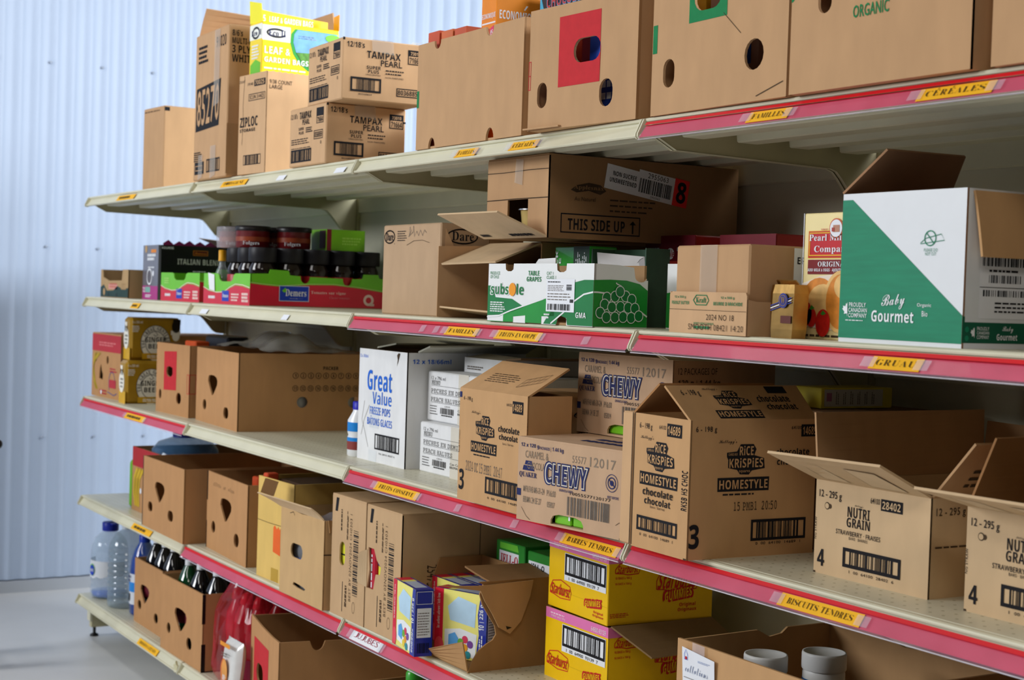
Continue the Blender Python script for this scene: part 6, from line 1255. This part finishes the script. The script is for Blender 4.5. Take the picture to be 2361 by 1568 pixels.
def d10():
    w, d, h = 0.310, 0.205, 0.196; br = card('a27a4e'); bi = card('b58c5e')
    so = [(0.0, 0.0), (d, 0), (d, h), (0.02, h)] + [(0.02 + x, y) for x, y in ((0.012, h * .97), (0.004, h * .86), (0.012, h * .74), (0.030, h * .60), (0.044, h * .50), (0.048, h * .40), (0.040, h * .34), (0.024, h * .30), (0.006, h * .24), (-0.010, h * .12))]
    fo = [(0, 0), (w, 0), (w, h * .10), (w * .9, h * .16), (w * .72, h * .20), (w * .5, h * .12), (w * .36, h * .03), (w * .22, h * .10), (w * .12, h * .3), (w * .04, h * .42), (0, h * .45)]
    lo = [(0, 0), (d - 0.045, 0), (d - 0.050, h * .5), (d - 0.075, h * .8), (d - 0.090, h), (0, h)]
    o = tray('torn_snack_carton', (2.745, 0.010, Z), 0.0, w, d, h, br, 0.004, so=so, lo=lo, no_front=True)
    flap(o, (0.160, 0.0, 0.004), (w - 0.002, 0.0, 0.004), (0.012, -0.024, 0.022), (0.0, -0.014, 0.064), bi, 0.003, label='torn lower front flap')
    flap(o, (w, 0.05, h), (w, d, h), (-0.095, -0.012, 0.016), (-0.095, 0.0, 0.012), card('8f6a44'), curl=0.003)
    mb = MB(); O = V((w + 0.002, 0.0, 0)); P = [(-0.080, h * 1.0), (0.020, h * .965), (0.155, h * .985), (0.147, h * .81), (0.124, h * .54), (0.096, h * .41), (0.068, h * .49), (0.052, h * .64), (0.033, h * .79), (0.022, h * .91)]
    vs, fs = fill2d([P], 0.0015); mb.add([(w + 0.006 + 0.010 * (1 - y / h) + z, x, y) for x, y, z in vs], fs, bi); mb.add([(w + 0.0135 + 0.0, .085, h * .50), (w + 0.0135, .10, h * .48), (w + 0.0135, .088, h * .46)], [(0, 1, 2)], BLACK); part_label(mb.build('torn_flap', o), 'torn front panel folded round the side')
    tag(o, 'torn open brown carton full of blue and yellow fruit snack boxes', 'carton')
    yl = mat('f2ea7c', 0.35, 0.05, coat=0.3); nv = mat('1c2f9c', 0.35, 0.06, coat=0.3); rd = mat('d81c3c', 0.35, 0.05); wh = mat('eef2f4', 0.4); sk = mat('5aa8e8', 0.35, 0.06)
    bw, bd, bh = 0.150, 0.042, 0.150
    def snack(F, Sd, T):
        F.rect(0, 0, 0.16, 1, rd); F.text('les enfants adorent / kids love', 0.04, 0.40, 0.10, 0.92, wh, 'n', 2, rot=90); F.disc(0.10, 0.14, 0.013, mat('e84a58', 0.4), 2, 0.02)
        F.poly([(0.80, 0), (1, 0), (1, 1), (0.88, 1), (0.83, 0.7), (0.86, 0.4)], nv, 1, True); F.text('10', 0.855, 0.48, 0.955, 0.56, wh, 'b', 2, rot=90); F.text('| 226 g', 0.865, 0.60, 0.955, 0.86, wh, 'b', 2, rot=90); F.lines(0.87, 0.05, 0.95, 0.42, wh, 2, 3, 0.5, rot=True)
        F.poly([(0.20, 0.10), (0.80, 0.04), (0.82, 0.40), (0.5, 0.45), (0.2, 0.40)], wh, 0.8, True); F.poly([(0.3, 0.55), (0.78, 0.5), (0.80, 0.85), (0.45, 0.92), (0.25, 0.75)], mat('bcdcf0', 0.4, 0.1), 1, True)
        for i, (u, v, c) in enumerate(((.60, .30, 'd83a5c'), (.70, .24, '7a4a9c'), (.52, .25, '6cb43c'), (.60, .18, 'e8a02c'), (.53, .11, 'e8d03c'), (.66, .08, '2c8c94'))): F.disc(u, v, 0.0085, mat(c, 0.35), 2 + i * .2)
        F.poly([(0.28, 0.18), (0.44, 0.14), (0.47, 0.30), (0.40, 0.38), (0.28, 0.33)], sk, 2, True)
        Sd.rect(0.1, 0.28, 0.9, 0.72, wh); Sd.lines(0.15, 0.32, 0.85, 0.68, GREYINK, 9, 3, 0.3); Sd.bars(0.15, 0.05, 0.85, 0.2, INK, 14, 3); Sd.frame(0.05, 0.78, 0.95, 0.97, 0.001, wh, 2)
        T.rect(0.0, 0.1, 0.22, 0.9, rd); T.rect(0.22, 0.1, 0.34, 0.9, yl); T.rect(0.34, 0.16, 0.86, 0.84, mat('b4bccc', 0.3, 0.1))
    base = closed('fruit_snack_box', (2.880, 0.020, Z + 0.0055), 0.37, bw, bd, bh, yl, lambda F, Sd, T: (Sd.rect(0, 0, 1, 1, nv, 0.4), T.rect(0, 0, 1, 1, nv, 0.4), snack(F, Sd, T)), 0.0012, False)
    tag(base, 'fruit snack box leaning at the front right of the torn carton', 'fruit snack box', 'fruit snack boxes in the torn carton')
    c = copy_tree(base, (2.749, -0.020, Z + 0.0055), -0.13, 'fruit snack box turned away at the front left of the torn carton')
    for i in range(3):
        copy_tree(base, (2.7495, 0.080 + 0.0435 * i, Z + 0.0055), 0.0, ['first', 'second', 'third'][i] + ' fruit snack box of the left row inside the torn carton')
    for i in range(2):
        copy_tree(base, (2.9005, 0.121 + 0.0435 * i, Z + 0.0055), 0.0, ['nearer', 'farther'][i] + ' fruit snack box of the right row inside the torn carton')
    # gelatin boxes behind
    jg = mat('2c8c34', 0.35, 0.08, coat=0.4)
    def jello(a, b):
        def fn(F, Sd, T):
            F.rect(a, 0.02 if b else 0.08, 1.0 if b else 0.80, 0.72, PAPER); 
            if b: F.text('JELL-O', 0.12, 0.44, 0.62, 0.66, INK, 'b', 2); F.lines(0.12, 0.08, 0.75, 0.38, GREYINK, 4, 3, 0.4); F.bars(0.8, 0.04, 0.98, 0.4, INK, 8, 3)
            else: F.text('JELL-O', 0.16, 0.34, 0.78, 0.64, mat('b81c2c', 0.4), 's', 2, off=0.01); F.rect(0.16, 0.14, 0.58, 0.26, mat('4a7a34', 0.5), 2); F.frame(0.62, 0.14, 0.76, 0.24, 0.001, GREYINK, 2); F.poly([(0.14, 0.78), (0.8, 0.78), (0.75, 0.97), (0.14, 0.95)], mat('6cc43c', 0.4), 1)
        return fn
    k1 = mat('7c1c24', 0.4, 0.3, 30)
    for k in range(2):
        z = Z + 0.0805 * k
        nm = ['lower', 'top'][k]
        o = closed('gelatin_box', (2.795, 0.222, z), 0.0, 0.130, 0.10, 0.080, jg, jello(0.12, False), 0.002, False); tag(o, nm + ' green gelatin pack of the left stack behind the torn carton', 'gelatin box', 'green gelatin packs')
        o = closed('gelatin_box', (2.935, 0.224, z), 0.0, 0.120, 0.10, 0.080, jg, jello(0.05, True), 0.002, False); tag(o, nm + ' green gelatin pack of the right stack beside the yellow boxes', 'gelatin box', 'green gelatin packs')
    o = closed('gelatin_box', (2.795, 0.224, Z + 0.161), 0.0, 0.130, 0.10, 0.080, jg, jello(0.12, False), 0.002, False); tag(o, 'uppermost green gelatin pack with a red name, above the left stack', 'gelatin box', 'green gelatin packs')
    o = closed('gelatin_box', (2.935, 0.226, Z + 0.161), 0.0, 0.120, 0.10, 0.074, jg, jello(0.05, True), 0.002, False); tag(o, 'uppermost green gelatin pack with a black name, above the right stack', 'gelatin box', 'green gelatin packs')
d10()
def d12():
    w, d, h = 0.240, 0.262, 0.149
    rd = mat('cc1c1c', 0.5, 0.04); pl = mat('f8d8e8', 0.5)
    def burst(F, u0, v0, u1, v1, rise=-0.02):
        cu, cv = (u0 + u1) / 2, (v0 + v1) / 2; dv = (v1 - v0)
        F.stroke([(u0 - .02, v0), (u0 - .02, cv), (u0 + .02, v1 + .02), (cu, v1 + dv * .38), (u1, v1), (u1 + .02, cv), (u1 + .005, v0 - .02), (cu, v0 - dv * .25), (u0 + .05, v0 - .01), (u0 - .02, v0)], 0.0018, rd); F.text('Starburst', u0, v0, u1, v1, rd, 'b', 3, slant=0.08)
    def gum(F, u0, v0, u1, v1, big):
        F.text('GUMMiES', u0 - .01, v0 - .015, u1 + .01, v1 + .015, rd, 'b', 2, off=0.06, rise=0.06); F.text('GUMMiES', u0 + .01, v0 + .012, u1 - .01, v1 - .012, YEL, 'b', 3, off=-0.0, rise=0.06)
        F.text('Original', u0 + (u1 - u0) * .55, v0 - (v1 - v0) * .72, u1 + .03, v0 - (v1 - v0) * .30, rd, 'b', 2); F.text('Originaux', u0 + (u1 - u0) * .50, v0 - (v1 - v0) * 1.15, u1 + .04, v0 - (v1 - v0) * .75, rd, 'b', 2)
    def paint(F, Sd, T):
        F.rect(0, 0.855, 1, 1, PINK); Sd.rect(0, 0.855, 1, 1, PINK)
        F.text('16 BAGS / SACS x 164 g', 0.09, 0.875, 0.32, 0.915, pl, 'b'); F.lines(0.08, 0.93, 0.36, 0.96, pl, 1, 3); F.text('64900-93139', 0.74, 0.88, 0.965, 0.945, pl, 'b')
        F.rect(0.28, 0.44, 0.97, 0.83, PAPER, 2); F.code(0.29, 0.52, 0.965, 0.82, INK, 5, 0.006, 0.10, 3); F.text('1  00  64900  93139  7', 0.36, 0.455, 0.86, 0.50, INK, 'n', 4)
        burst(F, 0.06, 0.20, 0.38, 0.36); gum(F, 0.63, 0.19, 0.90, 0.30, False)
        burst(Sd, 0.08, 0.72, 0.27, 0.83); Sd.text('16 BAGS x 164 g', 0.06, 0.625, 0.21, 0.67, rd, 'b'); Sd.text('16 SACS x 164 g', 0.06, 0.55, 0.21, 0.59, rd, 'b'); burst(Sd, 0.47, 0.46, 0.83, 0.70); gum(Sd, 0.52, 0.30, 0.80, 0.46, True); Sd.lines(0.02, 0.11, 0.20, 0.18, rd, 3, 3, 0.4)
        F.stroke([(0, 0.27), (1, 0.255)], 0.0005, mat('b89a10', 0.6))
    o = tray('candy_case', (3.128, 0.160, Z), -0.003, w, d, h, YEL, 0.003, paint=paint, inner=card('a5835c'))
    flap(o, (w, 0.005, h), (w, d, h), (0.075, 0.05, -0.052), (0.075, 0.02, -0.045), card('8f7350'))
    tag(o, 'yellow candy case with an open brown flap, lower one of the stack of two', 'candy case', 'yellow candy cases')
    o2 = closed('candy_case', (3.120, 0.168, Z + h + 0.001), -0.030, w, d, h, YEL, paint, 0.0015, False)
    tag(o2, 'closed yellow candy case, upper one of the stack of two', 'candy case', 'yellow candy cases')
d12()
def d13():
    w, d, h = 0.46, 0.36, 0.214
    bo = [(0, 0), (w - 0.008, 0), (w - 0.008, h * 1.0), (w * .7, h * 1.02), (w * .55, h * .97), (w * .40, h * 1.0), (0, h)]
    lo = [(0, 0), (d - 0.001, 0), (d - 0.001, h * .985), (d * .5, h * 1.0), (d * .42, h * .93), (d * .34, h * .95), (d * .30, h), (0, h)]
    o = tray('open_carton', (3.735, 0.058, Z), 0.0, w, d, h, KRAFT, 0.005, lo=lo, bo=bo)
    mb = MB(); F = Face(mb, (0.022, -0.0025, h * .62), (1, 0, 0), (0, -0.06, 0.998), 0.092, 0.068)
    F.poly([(0.0, 0), (0.99, 0), (1.0, 0.93), (0.0, 1.05)], PAPER, 0); F.lines(0.5, 0.76, 0.88, 0.82, mat('9aa8c8', 0.6), 2, 3); F.stroke([(0.08, 0.74), (0.08, 0.88), (0.13, 1.0), (0.18, 0.88), (0.18, 0.74), (0.08, 0.74)], 0.001, BLUEINK); F.disc(0.13, 0.78, 0.003, REDINK, 2); F.text('collations', 0.10, 0.42, 0.80, 0.62, mat('6a7a9c', 0.6), 'c', 2, off=-0.012); F.rect(0.05, 0.26, 0.80, 0.275, GREYINK, 2)
    nt = mb.build('note_card', o); part_label(nt, 'white note card with handwriting'); tb = MB(); G = Face(tb, (0.05, -0.005, h * .93), (1, 0, 0), (0, 0, 1), 0.035, 0.016); G.poly([(0, 0), (1, -.2), (1, 1.0), (0, 1.1)], CLEARTAPE, 1); tb.build('clear_tape', nt)
    tag(o, 'open brown carton with a white handwritten card at the lower right', 'carton')
    def tub(x, y, lab, zz=0.0055):
        t = empty('white_tub', (x, y, Z + zz)); wh = mat('cfcfcd', 0.4, 0.02); r = 0.0385; H = 0.20
        mb = MB(); mb.lathe([(r * .93, 0), (r * .95, .003), (r * .95, H - 0.035), (r * .90, H - 0.03)], wh, 28); mb.build('tub_body', t)
        mb = MB(); mb.lathe([(r * .965, 0.02), (r * .965, H - .045)], mat('1f5f9c', 0.4, 0.1), 28, cap=False); part_label(mb.build('label_band', t), 'blue label')
        mb = MB(); mb.lathe([(r * .97, H - 0.030), (r, H - 0.028), (r, H - 0.004), (r * .97, H), (r * .90, H), (r * .88, H - 0.0015), (0.001, H - 0.001)], wh, 32); mb.build('lid', t); tag(t, lab, 'tub', 'white lidded tubs in the carton')
    tub(3.868, 0.150, 'white lidded tub in the lower right carton, nearer and lower one', 0.0055); tub(3.945, 0.215, 'white lidded tub in the lower right carton, farther one with blue label showing', 0.020)
    bs = closed('flat_box', (3.90, 0.172, Z + 0.0055), 0.0, 0.09, 0.09, 0.0140, KRAFT, None, 0.001, False); tag(bs, 'flat box under the farther white tub in the lower right carton', 'box')
    tag(closed('foil_pouch', (4.035, 0.08, Z + 0.006), 0.1, 0.10, 0.10, 0.165, mat('6a7478', 0.3, 0.3, 20), lambda F, Sd, T: F.lines(0.1, 0.6, 0.9, 0.9, REDINK, 2, 3), 0.012, False), 'grey and red packet lying beside the white tubs', 'packet')
    o = tray('open_carton', (4.215, 0.060, Z), 0.0, 0.35, 0.36, 0.232, BANANA, 0.005); tag(o, 'brown carton at the bottom right corner of the picture', 'carton')
d13()

# ------------------------------------------------------------------ lowest tier
Z = ZT[5]
def bottles():
    cl = mat('b8d0e4', 0.05, 0.06, alpha=0.36, coat=0.8, spec=0.8); bl = mat('1c2c9c', 0.4)
    # round handled jug
    j = empty('water_jug', (0.105, 0.085, Z)); r = 0.070; mb = MB()
    P = [(r * .82, 0), (r * .95, .006), (r, .02), (r, .05), (r * .97, .055), (r, .06), (r, .178), (r * .96, .20), (r * .80, .228), (r * .50, .246), (r * .36, .252), (r * .36, .262)]
    mb.lathe(P, cl, 32); mb.build('jug_body', j)
    mb = MB(); mb.lathe([(r * .74, .004), (r * .9, .008), (r * .93, .025), (r * .2, .027)], mat('1c5cd8', 0.1, 0.1, alpha=0.8, coat=0.6), 28); part_label(mb.build('tinted_base', j), 'blue tinted base')
    mb = MB(); mb.lathe([(r * .43, .254), (r * .44, .256), (r * .44, .284), (r * .40, .287)], bl, 24); mb.box((0.0, -0.010, 0.281), (0.055, 0.010, 0.287), bl, bev=0.002); mb.build('cap', j)
    mb = MB(); n = 18; a0, a1 = math.radians(-150), math.radians(35); vs = []
    for k in range(n + 1):
        a = a0 + (a1 - a0) * k / n; zt = 0.148 - 0.006 * k / n; zb = 0.072 + 0.016 * (k / n) + (0.006 if k % 3 == 0 else 0)
        for z in (zb, zt): vs.append((r * 1.02 * math.cos(a), r * 1.02 * math.sin(a), z))
    mb.add(vs, [(2 * k, 2 * k + 2, 2 * k + 3, 2 * k + 1) for k in range(n)], mat('e4e8ee', 0.45, 0.02), smooth=True)
    for k in range(9):
        a = math.radians(-118 + k * 5)
    A = math.radians(-78); F = Face(mb, V((math.cos(A), math.sin(A), 0)) * (r * 1.03) + V((0, 0, 0.11)), V((-math.sin(A), math.cos(A), 0)), V((0, 0, 1)), 0.03, 0.04)
    F.disc(0, 0, 0.017, mat('66b84c', 0.5), 1, 0.023); F.disc(0.0, -0.04, 0.0155, mat('1c3fc0', 0.4), 2, 0.020); F.text('NAYA', -0.40, -0.18, 0.40, 0.12, WHITE, 'b', 3)
    part_label(mb.build('paper_wrap', j), 'white wrap label')
    tag(j, 'clear water jug with blue cap and white label on the lowest shelf', 'water jug')
    # ribbed clear bottle
    b = empty('water_bottle', (0.300, 0.092, Z)); r = 0.069; mb = MB(); P = [(r * .85, 0), (r * .98, .006)]
    z = .02
    while z < .20: P += [(r, z), (r, z + .010), (r * .965, z + .0135), (r * .965, z + .0165)]; z += .0215
    P += [(r, .212), (r * .93, .235), (r * .74, .262), (r * .45, .280), (r * .25, .286), (r * .25, .296)]
    mb.lathe(P, mat('8fa4b4', 0.06, 0.08, alpha=0.50, coat=0.8, spec=0.8), 32); mb.build('bottle_body', b)
    mb = MB(); mb.lathe([(r * .29, .288), (r * .29, .304), (r * .26, .306)], mat('c4ccd4', 0.3), 20); mb.build('cap', b)
    tag(b, 'large ribbed clear bottle without a label on the lowest shelf', 'bottle')
    # blue bottle
    b = empty('water_bottle', (0.455, 0.110, Z)); r = 0.050; mb = MB()
    mb.lathe([(r * .85, 0), (r, .008), (r, .165), (r * .94, .195), (r * .70, .235), (r * .38, .262), (r * .34, .27)], mat('1c4aa8', 0.06, 0.1, alpha=0.8, coat=0.8), 28); mb.build('bottle_body', b)
    mb = MB(); mb.lathe([(r * 1.015, .04), (r * 1.015, .15)], mat('dfe4ec', 0.4), 24, cap=False); mb.lathe([(r * 1.025, .085), (r * 1.025, .12)], mat('2c8ce0', 0.4), 24, cap=False)
    A = math.radians(-95); F = Face(mb, V((math.cos(A), math.sin(A), 0)) * (r * 1.035) + V((0, 0, 0.13)), V((-math.sin(A), math.cos(A), 0)), V((0, 0, 1)), 0.03, 0.02); F.lines(-0.5, -0.4, 0.5, 0.9, NAVY, 2, 3, 0.6); F.rect(-0.1, -3.9, 0.3, -2.6, INK, 1)
    part_label(mb.build('paper_wrap', b), 'white and light blue label'); mb = MB(); mb.lathe([(r * .40, .262), (r * .40, .286), (r * .36, .288)], mat('1c3cb0', 0.35), 20); mb.build('cap', b)
    tag(b, 'blue water bottle with white label half hidden by a banana box', 'bottle')
bottles()
def soda():
    w, d, h = 0.310, 0.5, 0.226
    Hs = [pear(w * .40, h * .50, 1.0), slot(w * .20, h * .30, .020, .0165), slot(w * .80, h * .24, .022, .017)]
    o = tray('banana_box', (0.552, 0.046, Z), 0.002, w, d, h, BANANA, 0.005, fh=Hs); tag(o, 'brown banana box of dark soda bottles, left of the pair on the lowest shelf', 'banana box', 'banana boxes')
    w, d, h = 0.392, 0.5, 0.243
    Hs = [pear(w * .50, h * .51, 1.15), slot(w * .20, h * .32, .018, .018), slot(w * .70, h * .27, .024, .019)]
    o = tray('banana_box', (0.979, 0.006, Z), 0.012, w, d, h, BANANA, 0.005, fh=Hs, paint=lambda F, Sd, T: (Sd.rect(-0.005, 0.0, 0.022, 0.36, BLACK), Sd.rect(-0.004, 0.62, 0.018, 1.0, BLACK), Sd.rect(0, 0, 1, 0.012, BLACK))); tag(o, 'brown banana box of soda bottles with black corner tape on the lowest shelf', 'banana box', 'banana boxes')
    dark = mat('0c0a10', 0.05, 0.1, coat=1.0); grn = mat('0c4a24', 0.06, 0.1, coat=1.0)
    def bottle(mt, lab, loc, h=0.30, capm=WHITE):
        root = empty('soda_bottle', loc); r = 0.046; mb = MB()
        mb.lathe([(r * .8, 0), (r, .01), (r, .05), (r * .96, .065), (r, .08), (r, .17), (r * .97, .19), (r * .82, .222), (r * .55, .252), (r * .32, .272), (r * .26, .280), (r * .26, h - .02)], mt, 28); mb.build('bottle_body', root)
        mb = MB(); mb.lathe([(r * .31, h - .022), (r * .31, h - .002), (r * .27, h)], capm, 20); mb.build('cap', root)
        mb = MB(); mb.lathe([(r * 1.012, .09), (r * 1.012, .165)], mat('6c1c2c', 0.4), 24, cap=False); mb.build('label_band', root)
        tag(root, lab, 'soda bottle', 'soda bottles in the banana boxes'); return root
    names = ['front left', 'front middle', 'front right']
    a = bottle(dark, 'dark soda bottle at the front left of the left soda box', (0.612, 0.106, Z + 0.0055))
    copy_tree(a, (0.708, 0.106, Z + 0.0055), 0, 'dark soda bottle at the front middle of the left soda box'); copy_tree(a, (0.804, 0.106, Z + 0.0055), 0, 'dark soda bottle at the front right of the left soda box')
    copy_tree(a, (0.660, 0.200, Z + 0.0055), 0, 'dark soda bottle in the second row of the left soda box, left one'); copy_tree(a, (0.775, 0.195, Z + 0.0055), 0, 'dark soda bottle in the second row of the left soda box, right one')
    bottle(grn, 'green soda bottle with white cap in the right soda box', (1.050, 0.075, Z + 0.0055), 0.29)
    copy_tree(a, (1.165, 0.075, Z + 0.0055), 0, 'dark soda bottle with white cap beside the green one'); b = copy_tree(a, (1.290, 0.085, Z + 0.0055), 0, 'dark soda bottle at the right end of the right soda box')
    copy_tree(a, (1.10, 0.185, Z + 0.0055), 0, 'dark soda bottle behind the green one in the right soda box'); copy_tree(a, (1.225, 0.195, Z + 0.0055), 0, 'dark soda bottle in the middle of the second row of the right soda box'); copy_tree(a, (1.31, 0.28, Z + 0.0055), 0, 'dark soda bottle at the right rear of the right soda box')
soda()
def redpack():
    # four red sauce bottles bound in clear film
    rd = mat('b80c18', 0.2, 0.12, coat=0.4)
    P = [(.030, 0), (.038, .006), (.040, .06), (.034, .10), (.040, .15), (.036, .20), (.018, .235), (.016, .245)]
    def sq(a, i): return 1.0 + 0.06 * math.cos(2 * a)
    root = empty('red_bottle', (1.443, 0.098, Z)); mb = MB(); mb.lathe(P, rd, 24, wob=sq); mb.build('bottle_body', root)
    mb = MB(); mb.lathe([(.020, .240), (.021, .242), (.018, .262), (.010, .272)], mat('d01a24', 0.3), 18); mb.build('cap', root); mb = MB(); mb.lathe([(.0412, .03), (.0412, .09)], mat('9c1440', 0.3), 24, cap=False, wob=sq); mb.build('label_band', root)
    tag(root, 'red sauce bottle in the clear wrapped pack, front left one', 'red bottle', 'red bottles in the clear wrapped pack')
    for (x, y, l) in ((1.530, 0.092, 'front middle one'), (1.617, 0.100, 'front right one'), (1.482, 0.172, 'rear left one'), (1.578, 0.178, 'rear right one')): copy_tree(root, (x, y, Z), 0.3 * (x - 1.4) * 10, 'red sauce bottle in the clear wrapped pack, ' + l)
    mb = MB(); R = random.Random(6); n = 44; rings = []; vs = []
    levels = [(0.0, 1.0), (0.03, 1.06), (0.08, 1.02), (0.14, 1.05), (0.20, 1.0), (0.245, .86), (0.28, .60)]
    for zz, q in levels:
        for k in range(n):
            a = 2 * math.pi * k / n; rx = (0.150 * q) * (1 + R.uniform(-.035, .035)); ry = (0.105 * q) * (1 + R.uniform(-.05, .05))
            c, s = math.cos(a), math.sin(a); e = 0.55
            vs.append((1.530 + rx * math.copysign(abs(c) ** e, c), 0.130 + ry * math.copysign(abs(s) ** e, s), Z + 0.001 + zz + R.uniform(0, .008) + (0.03 * R.random() if zz > .27 else 0)))
    fs = [(i * n + k, i * n + (k + 1) % n, (i + 1) * n + (k + 1) % n, (i + 1) * n + k) for i in range(len(levels) - 1) for k in range(n)]
    mb.add(vs, fs, clear('c01c30', 0.42, 0.14, 14, 0.35))
    A = [(1.455, 0.012, Z + 0.03), (1.50, 0.010, Z + 0.03), (1.50, 0.010, Z + 0.10), (1.455, 0.012, Z + 0.10)]
    wp = mb.build('film_wrap'); tag(wp, 'clear crinkled film around the pack of red sauce bottles', 'film wrap')
    # chips bag leaning on the red-square box
    mb = MB(); n, m = 13, 15; vs = []
    for s_ in (-1, 1):
        for i in range(n):
            for j in range(m):
                u, v = i / (n - 1) * 2 - 1, j / (m - 1) * 2 - 1
                b = max(0.0, (1 - u ** 4) * (1 - v ** 6)) ** .6
                vs.append((0.062 * u * (1 + .03 * math.sin(5 * v)), s_ * 0.021 * b + 0.02 * v * .4, 0.085 + 0.085 * v + R.uniform(-.001, .001)))
    fs = []
    for q in (0, 1):
        o_ = q * n * m
        for i in range(n - 1):
            for j in range(m - 1):
                f = (o_ + i * m + j, o_ + (i + 1) * m + j, o_ + (i + 1) * m + j + 1, o_ + i * m + j + 1); fs.append(f if q == 0 else f[::-1])
    mb.add(vs, fs, mat('dcdcd8', 0.25, 0.08, 30, coat=0.4, bump=0.2), smooth=True)
    F = Face(mb, (-0.05, -0.026, 0.03), (1, 0, 0), (0, 0, 1), 0.10, 0.12); F.disc(0.45, 0.40, 0.028, mat('d8742c', 0.4, 0.1), 1, 0.040); F.disc(0.50, 0.46, 0.022, mat('e8a04c', 0.4, 0.15), 2, 0.030); F.lines(0.25, 0.78, 0.7, 0.9, GREYINK, 2, 3); F.text('chips', 0.30, 0.20, 0.65, 0.34, PAPER, 'b', 3, rot=90); F.rect(0.1, 1.02, 0.9, 1.12, mat('e89424', 0.4), 1)
    tag(mb.build('snack_bag', None, (1.695, -0.008, Z + 0.001), 0.0), 'white and orange snack bag standing in front of the red pack', 'snack bag')
redpack()
def e8():
    w, d, h = 0.371, 0.42, 0.250
    H1 = [slot(w * .36, h * .44, .044, .027)]
    def notch(F): pass
    so = [(0, 0), (d, 0), (d, h), (d * .30, h)] + [(d * .25 + .019 * math.cos(a), h - .026 * math.sin(a)) for a in [math.pi * k / 10 for k in range(1, 10)]] + [(d * .20, h), (0, h)]
    fo = [(0, 0), (w, 0), (w, h), (w * .75, h * .985), (w * .4, h * .985), (w * .15, h), (0, h * 1.01)]
    bo = [(0, 0), (w - .01, 0), (w - .01, h), (w * .62, h)] + [(w * .58 + .016 * math.cos(a), h - .02 * math.sin(a)) for a in [math.pi * k / 8 for k in range(1, 8)]] + [(w * .54, h), (0, h)]
    o = tray('banana_box', (1.734, 0.030, Z), -0.172, w, d, h, BANANA, 0.005, fo=fo, so=so, bo=bo, fh=H1, paint=lambda F, Sd, T: F.holed([(w * .13, h * .2), (w * .66, h * .2), (w * .66, h * .80), (w * .13, h * .80)], H1, REDINK))
    tag(o, 'empty brown box with a red square and a notched rim on the lowest shelf', 'banana box', 'banana boxes')
    o = tray('open_carton', (2.43, 0.07, Z), 0.0, 0.40, 0.35, 0.215, BANANA, 0.005); tag(o, 'open brown carton at the bottom edge of the picture under the snack boxes', 'carton')
    b = empty('green_bottle', (2.555, 0.14, Z + 0.006)); g = mat('3cae2c', 0.35, 0.08, coat=0.4); mb = MB(); mb.lathe([(.030, 0), (.032, .004), (.032, .19), (.018, .215), (.018, .225)], mat('d8e4c8', 0.3), 20); mb.build('bottle_body', b)
    mb = MB(); mb.lathe([(.021, .222), (.021, .250), (.012, .262), (.007, .264)], g, 20); mb.build('cap', b); tag(b, 'bottle with a bright green cap in the carton at the bottom edge', 'bottle')
e8()

def hand_truck():
    c = empty('hand_truck', (0.25, -0.42, 0.0), math.pi); bk = mat('17181a', 0.4, 0.1); st = mat('3a3c40', 0.4, 0.1, metal=0.5)
    mb = MB(); mb.box((-0.13, 0.0, 0.02), (0.13, 0.16, 0.026), st, bev=0.002); mb.build('toe_plate', c)
    mb = MB()
    for x in (-0.14, 0.14): mb.lathe([(0.012, 0.02), (0.012, 0.80)], st, 12, c=(x, -0.01))
    for z in (0.25, 0.5, 0.74): mb.box((-0.14, -0.018, z), (0.14, -0.002, z + 0.018), st, bev=0.002)
    mb.build('frame', c)
    for x in (-0.10, 0.10):
        mb = MB(); mb.lathe([(0.085, -0.02), (0.09, -0.014), (0.09, 0.014), (0.085, 0.02)], bk, 24, Matrix.Translation((x, 0.085, 0.09)) @ Matrix.Rotation(math.pi / 2, 4, 'Y')); mb.build('wheel', c)
    for x in (-0.14, 0.14):
        mb = MB(); mb.lathe([(0.012, -0.035), (0.017, -0.03), (0.017, 0.045), (0.012, 0.05)], bk, 14, Matrix.Translation((x, -0.01, 0.795)) @ Matrix.Rotation(math.pi / 2, 4, 'Y')); mb.build('grip', c)
    tag(c, 'black grip of a hand truck just showing at the far left edge of the picture', 'hand truck')
hand_truck()
